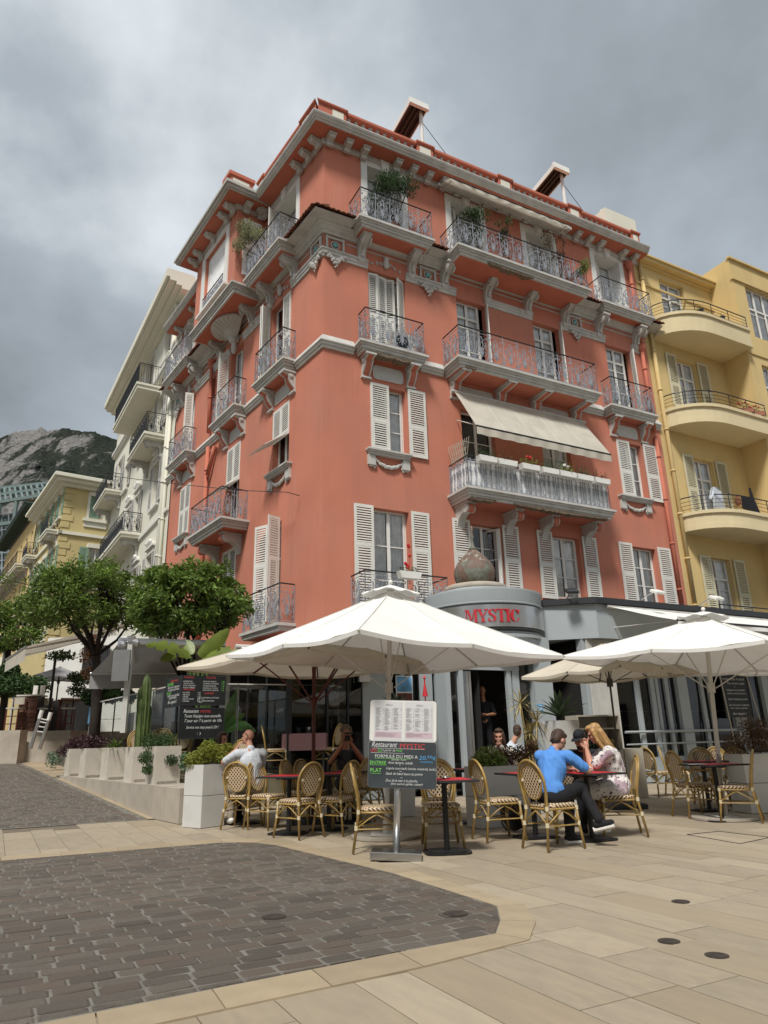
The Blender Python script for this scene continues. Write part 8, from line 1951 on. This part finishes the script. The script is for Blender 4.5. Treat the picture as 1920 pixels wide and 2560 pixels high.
# ================= people
seed_ = [0.0]
def _blob(prims, vox, mt, name, parent, smooth_it=3, mats=None, fold=0.0):
    m = MB()
    for p in prims:
        if p[0] == 'c':
            _, a, b, ra, rb = p; a, b = Vector(a), Vector(b); n = max(2, int((b-a).length/(.5*min(ra,rb)+.004))); n = min(n, 12)
            m.tube([a,b],[ra,rb],12)
            m.sphere(a,ra,12,8); m.sphere(b,rb,12,8)
        else:
            _, c, r = p[:3]; R = p[3] if len(p) > 3 else None
            if R is not None: m.M = Matrix.Translation(c) @ R.to_4x4(); m.sphere((0,0,0),1.0,16,10,r) if False else m.add(*_ell(r)); m.M = None
            else: m.M = Matrix.Translation(c); m.add(*_ell(r)); m.M = None
    me = m.mesh(name, mt); o = bpy.data.objects.new(name, me); COL.objects.link(o)
    md = o.modifiers.new('r','REMESH'); md.mode = 'VOXEL'; md.voxel_size = vox; md.use_smooth_shade = True
    s = o.modifiers.new('s','SMOOTH'); s.iterations = smooth_it; s.factor = .5
    bpy.context.view_layer.update()
    ev = bpy.data.meshes.new_from_object(o.evaluated_get(bpy.context.evaluated_depsgraph_get()))
    bpy.data.objects.remove(o); bpy.data.meshes.remove(me)
    if fold:
        n_ = len(ev.vertices); co_ = [0.0]*(3*n_); no_ = [0.0]*(3*n_); ev.vertices.foreach_get('co', co_); ev.vertices.foreach_get('normal', no_); s_ = seed_[0]; seed_[0] += 3.1
        for k_ in range(n_):
            x, y, z = co_[3*k_:3*k_+3]; d_ = fold*((1-abs(mnoise.noise(Vector((x*9,y*9,z*4.5+s_))))*3.2)*.6+mnoise.noise(Vector((x*20+z*9,y*20,z*11)))*.6)
            co_[3*k_] += no_[3*k_]*d_; co_[3*k_+1] += no_[3*k_+1]*d_; co_[3*k_+2] += no_[3*k_+2]*d_
        ev.vertices.foreach_set('co', co_); ev.update()
    ev.materials.clear(); ev.materials.append(mt); ev.polygons.foreach_set('use_smooth',[True]*len(ev.polygons)); ev.name = name
    return put(ev, name, parent)
def _ell(r, n=16, k=10):
    vs, fs = [], []
    for i in range(k+1):
        a = PI*i/k
        for j in range(n): q = 2*PI*j/n; vs.append((r[0]*max(.001,math.sin(a))*math.cos(q), r[1]*max(.001,math.sin(a))*math.sin(q), -r[2]*math.cos(a)))
    for i in range(k):
        for j in range(n): j2=(j+1)%n; fs.append((i*n+j,i*n+j2,(i+1)*n+j2,(i+1)*n+j))
    fs.append(tuple(range(n))[::-1]); fs.append(tuple(k*n+j for j in range(n))); return vs, fs
def hand(w, d, n, curl=.6, side=1, s=1.0):
    """palm and five fingers from wrist w along d; n = palm normal (fingers curl towards it)"""
    d = Vector(d).normalized(); n = Vector(n); n = (n-d*n.dot(d)).normalized(); l = d.cross(n)*side; w = Vector(w); pr = []
    R = Matrix((l,d,n)).transposed()
    pr.append(('e', w+d*.045*s, (.040*s,.052*s,.017*s), R))
    for i,(off,L_) in enumerate(((-.030,.068),(-.010,.078),(.011,.072),(.030,.058))):
        p = w+d*.085*s+l*off*s; a = 0.0; q = p
        for k_,f in enumerate((.45,.32,.23)):
            a += curl*(.55+.25*k_)+.05*i; nx = q+(d*math.cos(a)+n*math.sin(a))*L_*f*s; pr.append(('c',q,nx,.0092*s,.0080*s)); q = nx
    p = w+d*.02*s-l*.034*s; q1_ = p+(d*.6-l*.65+n*.25).normalized()*.035*s; q2_ = q1_+(d*.85-l*.1+n*.5).normalized()*.032*s
    pr += [('c',p,q1_,.013*s,.011*s),('c',q1_,q2_,.010*s,.0085*s)]
    return pr
def person(label, loc, az, head=((0,.10,1.22),0,0), lean=.06, arms=None, knees=None, ankles=None, feet=None, skin='skin', top='shirtw', bottom='denim', shoe='white', hair=None, sleeve='short', skirt=False, bare=False, vox=.011, bulk=1.0, stand=False, z=0.0, hgt=1.0, hat=None, beard=None, glasses=None, extra=None, tz=1.0):
    t = thing('person', label, 'person', (loc[0],loc[1],z), face(az)); b = bulk
    hp = .55 if not stand else .94
    pel = Vector((0,0,hp)); nk = Vector((0,lean*1.0,hp+.47*tz)); ch_ = Vector((0,lean*.6,hp+.30*tz))
    sh = [Vector((s*.175*b, lean*.95, hp+.425*tz)) for s in (-1,1)]
    knees = knees or ([(-.10,.43,.52),(.10,.43,.52)] if not stand else [(-.10,.02,.50),(.10,.02,.50)])
    ankles = ankles or ([(-.11,.40,.09),(.11,.42,.09)] if not stand else [(-.11,0,.09),(.11,0,.09)])
    feet = feet or [(0,1,-.12),(0,1,-.12)]
    knees = [Vector(k_) for k_ in knees]; ankles = [Vector(k_) for k_ in ankles]
    hc, yaw, pit = head; hc = Vector(hc); HR = Matrix.Rotation(-yaw,3,'Z') @ Matrix.Rotation(-pit,3,'X'); S = .93
    H = lambda x,y,z_: hc+HR@(Vector((x,y,z_))*S)
    E_ = lambda c,r: ('e',H(*c),tuple(q*S for q in r),HR)
    body = [E_((0,-.012,.035),(.076,.096,.092)),E_((0,.022,-.045),(.058,.066,.072)),E_((0,.058,-.088),(.030,.030,.024)),('c',H(0,.090,.022),H(0,.112,-.020),.009*S,.0135*S),E_((0,.078,.030),(.052,.018,.012)),
        E_((-.080,-.005,-.004),(.011,.022,.032)),E_((.080,-.005,-.004),(.011,.022,.032)),E_((0,.088,-.056),(.024,.010,.008)),E_((-.04,.062,-.022),(.022,.022,.02)),E_((.04,.062,-.022),(.022,.022,.02)),
        ('c',H(0,-.015,-.05),nk+Vector((0,0,.0)),.050,.058),('c',nk,ch_,.07,.11*b),('c',ch_,pel,.11*b,.12*b),('c',sh[0],sh[1],.055,.055)]
    arms = arms or [((-.24,.10,hp+.16),(-.14,.32,hp+.21),(.3,1,0),(0,0,-1)),((.24,.10,hp+.16),(.14,.32,hp+.21),(-.3,1,0),(0,0,-1))]
    for i,(el,wr,hd_,hn) in enumerate(arms):
        el, wr = Vector(el), Vector(wr); body += [('c',sh[i],el,.050*b,.040*b),('c',el,el.lerp(wr,.35),.040*b,.040*b),('c',el.lerp(wr,.35),wr,.040*b,.026)]
        body += hand(wr, hd_, hn, .55, 1 if i else -1, .95)
    for i in (0,1):
        hpv = pel+Vector((.09*b*(1 if i else -1),0,-.01)); body += [('c',hpv,knees[i],.082*b,.058*b),('c',knees[i],knees[i].lerp(ankles[i],.35),.055*b,.055*b),('c',knees[i].lerp(ankles[i],.35),ankles[i],.055*b,.034)]
        fd = Vector(feet[i]).normalized(); body += [('c',ankles[i]-fd*.03+Vector((0,0,-.03)),ankles[i]+fd*.13+Vector((0,0,-.045)),.036,.030)]
    _blob(body, vox*.85, M[skin], 'body', t)
    # eyes and brows
    for s in (-1,1):
        put(MB().sphere(H(s*.031,.083,.014),.0105,8,6).mesh('eye',M['eye']),'eye',t)
    # top
    tp = [('c',ch_+Vector((0,0,.06)),pel+Vector((0,0,.06)),.125*b,.128*b),('e',ch_+Vector((0,-.01,-.0)),(.165*b,.115*b,.20)),('e',pel+Vector((0,0,.06)),(.158*b,.125*b,.13)),('c',sh[0]+Vector((.02,0,.0)),sh[1]+Vector((-.02,0,.0)),.064*b,.064*b),('c',nk+Vector((0,0,-.06)),nk+Vector((0,-.005,.012)),.085,.064)]
    for i,(el,wr,hd_,hn) in enumerate(arms):
        el, wr = Vector(el), Vector(wr); en = sh[i].lerp(el,.78) if sleeve == 'short' else el
        tp.append(('c',sh[i],en,.066*b,.058*b))
        if sleeve == 'long': tp += [('c',el,el.lerp(wr,.92),.052*b,.037)]
    _blob(tp, vox, M[top], 'shirt' if not skirt else 'dress', t, 4, fold=.010)
    if skirt:
        sk = []
        for i in (0,1): hpv = pel+Vector((.085*(1 if i else -1),0,0)); sk.append(('c',hpv,hpv.lerp(knees[i],.90),.125*b,.085*b))
        sk += [('c',pel.lerp((knees[0]+knees[1])/2,.25),pel.lerp((knees[0]+knees[1])/2,.72),.115*b,.09),('e',pel+Vector((0,0,.03)),(.18*b,.15*b,.14))]
        _blob(sk, vox, M[top], 'skirt', t, 4, fold=.011)
    elif not bare:
        tr = [('e',pel+Vector((0,-.01,-.02)),(.165*b,.13*b,.11))]
        for i in (0,1):
            hpv = pel+Vector((.09*b*(1 if i else -1),0,-.01)); tr += [('c',hpv,knees[i],.098*b,.072*b),('c',knees[i],ankles[i]+Vector((0,0,.02)),.070*b,.056)]
        _blob(tr, vox, M[bottom], 'trousers', t, 3, fold=.008)
    for i in (0,1):
        fd = Vector(feet[i]).normalized(); a = ankles[i]
        if shoe == 'sandal':
            m = MB(); up = Vector((0,0,1)); sd_ = fd.cross(up).normalized()
            c0_ = a+Vector((0,0,-.075)); m.add([c0_-fd*.06-sd_*.035,c0_-fd*.06+sd_*.035,c0_+fd*.17+sd_*.04,c0_+fd*.17-sd_*.04]+[p+up*.025 for p in (c0_-fd*.06-sd_*.035,c0_-fd*.06+sd_*.035,c0_+fd*.17+sd_*.04,c0_+fd*.17-sd_*.04)],[(0,1,2,3),(7,6,5,4),(0,4,5,1),(1,5,6,2),(2,6,7,3),(3,7,4,0)])
            for q in (.03,.10): m.tube([c0_+fd*q-sd_*.04+up*.01,c0_+fd*q-sd_*.02+up*.065,c0_+fd*q+sd_*.02+up*.065,c0_+fd*q+sd_*.04+up*.01],.011,5)
            m.tube([c0_-fd*.05-sd_*.03+up*.02,c0_-fd*.055+up*.09,c0_-fd*.05+sd_*.03+up*.02],.010,5)
            put(m.mesh('sandal',M['white']),'sandal',t)
        else:
            s_ = _blob([('c',a-fd*.035+Vector((0,0,-.035)),a+fd*.14+Vector((0,0,-.05)),.044,.036),('c',a+Vector((0,0,.0)),a+fd*.05+Vector((0,0,-.03)),.042,.042)], .010, M[shoe if shoe!='sneaker' else 'denim'], 'shoe', t)
            if shoe == 'sneaker': put(MB().tube([a-fd*.07+Vector((0,0,-.078)),a+fd*.17+Vector((0,0,-.083))],[.030,.030],8).mesh('sole',M['white']),'sole',s_)
    if hair:
        hm, style = hair; rr = random.Random(len(label))
        hp_ = [E_((0,-.028,.058),(.084,.094,.086)),E_((0,-.060,.0),(.076,.062,.085))]
        if style == 'long' or style == 'bob':
            hp_ += [E_((0,.03,.105),(.068,.06,.035))]
            L_ = -.30 if style == 'long' else -.17
            for s in (-1,1): hp_ += [('c',H(s*.072,.02,.05),H(s*.085,.02,-.09),.028,.028),('c',H(s*.085,.02,-.09),H(s*.075,-.01,L_),.030,.018)]
            for x in (-.05,0,.05): hp_ += [('c',H(x,-.07,.0),H(x*1.3,-.085,L_),.045,.025)]
        elif style == 'ponytail': hp_ += [('e',H(0,-.105,.045),(.034,.04,.034)),('c',H(0,-.12,.04),H(0,-.13,-.09),.024,.012),E_((0,.035,.10),(.066,.05,.03))]
        elif style == 'curly':
            for i in range(60): a_ = rr.random()*6.28; e__ = rr.uniform(-.3,1.5); hp_.append(('e',H(.092*math.cos(a_)*math.cos(e__), -.02+.10*math.sin(a_)*math.cos(e__)*(1 if math.sin(a_)<.5 else .5), .05+.10*math.sin(e__)),(.026,.026,.026)))
        _blob(hp_, .009, M[hm], 'hair', t, 2, fold=.004)
        if style in ('long','bob'):
            m = MB()
            for i in range(70):
                x = rr.uniform(-.09,.09); yb = -.075-.02*rr.random() if abs(x) < .07 else rr.uniform(-.06,.04); e0 = H(x*.8,yb*.7,.09); e1_ = H(x*1.12,yb-.028,-.08); e2_ = H(x*1.2+rr.uniform(-.02,.02),yb-.03+rr.uniform(-.02,.02),L_-rr.uniform(-.03,.05)); m.tube([e0,H(x*1.05,yb-.02,.0),e1_,e2_],[.008,.009,.008,.003],4)
            put(m.mesh('hair_strands',M[hm]),'hair_strands',t,kind='stuff')
    if beard: _blob([E_((0,.045,-.085),(.056,.052,.050)),E_((-.058,.015,-.045),(.018,.03,.045)),E_((.058,.015,-.045),(.018,.03,.045))], .008, M[beard], 'beard', t, 2)
    if hat:
        _blob([E_((0,-.012,.070),(.086,.104,.082)),E_((0,-.02,.045),(.087,.106,.05))], .009, M[hat], 'cap', t, 3)
        m = MB(); vs = []
        for i in range(9): a_ = -PI*.42+PI*.84*i/8; vs += [H(.080*math.sin(a_),.075*math.cos(a_)+.015,.055), H(.078*math.sin(a_),.085+.085*math.cos(a_),.035)]
        m.add(vs,[(2*i,2*i+2,2*i+3,2*i+1) for i in range(8)]); put(m.mesh('cap_peak',M[hat]),'cap_peak',t)
    if glasses == 'head':
        m = MB(); 
        for s in (-1,1): m.add([H(s*.03+.024*math.cos(q*PI/5),.062-.02*abs(s)*0,.118+.012*math.sin(q*PI/5)+.0) for q in range(10)],[tuple(range(10))]); m.tube([H(s*.055,.055,.115),H(s*.085,-.0,.06),H(s*.085,-.05,.02)],.004,4)
        m.tube([H(-.06,.062,.125),H(0,.075,.128),H(.06,.062,.125)],.006,4); m.tube([H(-.055,.068,.115),H(.055,.068,.115)],.014,6)
        put(m.mesh('sunglasses',M['black']),'sunglasses',t)
    if glasses == 'face':
        m = MB(); [m.tube([H(s*.031+.021*math.cos(q*PI/5),.098,.012+.017*math.sin(q*PI/5)) for q in range(10)],.003,4,closed=True) for s in (-1,1)]; put(m.mesh('glasses',M['black']),'glasses',t)
    if extra: extra(t, H)
    return t
def loc2(t_az, base, fwd=0.0, right=0.0):
    f = azv(t_az); r = Vector((f.y,-f.x,0)); return Vector((base[0],base[1],0))+f*fwd+r*right
# 1 the man in the blue polo shirt
bc, ba = BLUE; ba2 = ba-24
person('person in a bright blue polo shirt with tied brown hair, leaning on the table', loc2(ba2,bc,.02), ba2, head=((.05,.27,1.13),math.radians(22),math.radians(34)), lean=.20,
    arms=[((-.22,.40,.79),(.02,.56,.80),(.8,.3,.0),(0,0,-1)),((.34,.36,.79),(.22,.58,.78),(-.5,.6,.1),(0,0,-1))], top='blue', bottom='denim', shoe='sneaker', hair=('hairb','ponytail'), vox=.010, bulk=1.02,
    knees=[(.04,.43,.54),(.22,.38,.60)], ankles=[(.05,.34,.10),(.42,.30,.26)], feet=[(.5,.8,0),(.95,.2,.25)], tz=.97)
# 2 the bearded man in the cap
cc_, ca = CAPM
person('person with a black cap and dark beard bending over the table, in black', loc2(ca,cc_,.05,-.22), ca, head=((.04,.33,1.13),math.radians(38),math.radians(20)), lean=.24, tz=.93,
    arms=[((-.24,.34,.76),(-.08,.56,.775),(.6,.6,0),(0,0,-1)),((.26,.34,.76),(.10,.56,.775),(-.6,.6,0),(0,0,-1))], top='denim', bottom='denim', shoe='denim', hair=('hairb','short'), beard='hairb', hat='cap', skin='skin', vox=.011)
# 3 the blonde woman
bl, la = BLON
def bracelet(t, H):
    put(MB().tube([Vector((.045,.335,.985))+Vector((.030*math.cos(q*PI/6),.0,.030*math.sin(q*PI/6))) for q in range(12)],.004,4,closed=True).mesh('bracelet',M['wrap']),'bracelet',t)
person('person with long blonde hair in a white floral dress, hands clasped at the mouth', loc2(la,bl,-.02), la, head=((.0,.20,1.20),0,math.radians(24)), lean=.08, tz=1.0,
    arms=[((-.17,.31,.80),(-.030,.33,1.02),(.15,-.05,1),(.9,0,.1)),((.19,.31,.80),(.035,.34,1.02),(-.15,-.05,1),(-.9,0,.1))], top='floral', skirt=True, shoe='sandal', skin='skin', hair=('hairbl','long'), vox=.010, bulk=1.14,
    knees=[(-.08,.42,.50),(.09,.44,.50)], ankles=[(-.10,.22,.12),(-.02,.20,.12)], feet=[(-.3,1,-.1),(.1,1,-.15)], extra=bracelet)
# 4 the bald man
bc, ba = BALD
person('bald person in a white polo shirt with sunglasses on the head', loc2(ba-38,bc,.0,.10), ba-38, head=((-.03,.10,1.29),math.radians(-46),math.radians(-2)), lean=.04, tz=1.17,
    arms=[((-.36,.26,.93),(-.16,.24,1.12),(.4,-.1,1),(1,0,0)),((.24,.26,.80),(.0,.42,.79),(-1,.3,0),(0,0,-1))], top='shirtw', bottom='beige', shoe='white', skin='skin', glasses='head', vox=.010, bulk=1.12,
    knees=[(-.20,.44,.54),(.02,.46,.54)], ankles=[(-.16,.46,.10),(.10,.50,.10)])
# 5 woman with long dark hair
bc, ba = WDK
person('person with long dark hair in dark clothes behind the bald man, looking right', loc2(ba,bc,.05,.05), 115, head=((0,.08,1.27),math.radians(10),.05), tz=1.06, top='anth', bottom='denim', shoe='denim', hair=('hairb','long'), sleeve='long', vox=.012)
# 6 the photographer
bc, ba = PHOT
def phone(t, H): put(MB().box(-.04,.04,.33,.342,1.20,1.33).mesh('phone',M['black']),'phone',t)
person('person with curly grey hair and glasses holding a phone at the face', loc2(ba,bc,.05), ba, head=((0,.08,1.30),0,.1), tz=1.08,
    arms=[((-.27,.18,.88),(-.055,.31,1.17),(.15,.0,1),(.6,.5,0)),((.27,.18,.88),(.055,.31,1.17),(-.15,.0,1),(-.6,.5,0))], top='anth', bottom='denim', shoe='denim', skin='skin2', hair=('hairg','curly'), glasses='face', extra=phone, vox=.011)
# 7 woman in the ivory cardigan
bc, ba = PINKC
person('person with brown hair in an ivory cardigan behind the long planter', loc2(ba,bc,.05,-.16), ba-8, head=((0,.14,1.20),0,.12), tz=1.0, lean=.08,
    arms=[((-.20,.30,.85),(-.03,.24,1.06),(.3,-.1,1),(.7,-.5,0)),((.20,.30,.85),(.03,.24,1.06),(-.3,-.1,1),(-.7,-.5,0))], top='cloudy', bottom='denim', shoe='denim', hair=('hairb','bob'), sleeve='long', vox=.011)
# 8 person in a white shirt half hidden by the door post
q = atY(1272,1900,13.6); person('person in a white shirt beside the entrance post, seen from behind', (q.x+.1,q.y), -5, head=((.14,.14,1.28),.5,.2), tz=1.08, lean=.12, top='shirtw', bottom='denim', shoe='denim', hair=('hairb','short'), sleeve='long', vox=.013)
chair('cane chair of the person in the white shirt near the entrance', (q.x+.1,q.y), -5)
# 9 waiter in the doorway
q = atY(1206,1733,17.6); st_ = thing('entrance_step','dark raised floor inside the restaurant entrance','step',(q.x,q.y,0)); put(MB().box(-1.0,1.2,-.6,1.0,.031,.62).mesh('riser',M['dark']),'riser',st_)
person('bald waiter in black standing in the dark doorway', (q.x,q.y), 178, head=((0,.03,1.66),0,.25), stand=True, z=.62, arms=[((-.26,.05,1.12),(-.05,.24,1.10),(1,.2,0),(0,0,-1)),((.26,.05,1.12),(.08,.26,1.12),(-1,.2,0),(0,0,-1))], top='denim', bottom='denim', shoe='denim', skin='skin2', vox=.012)
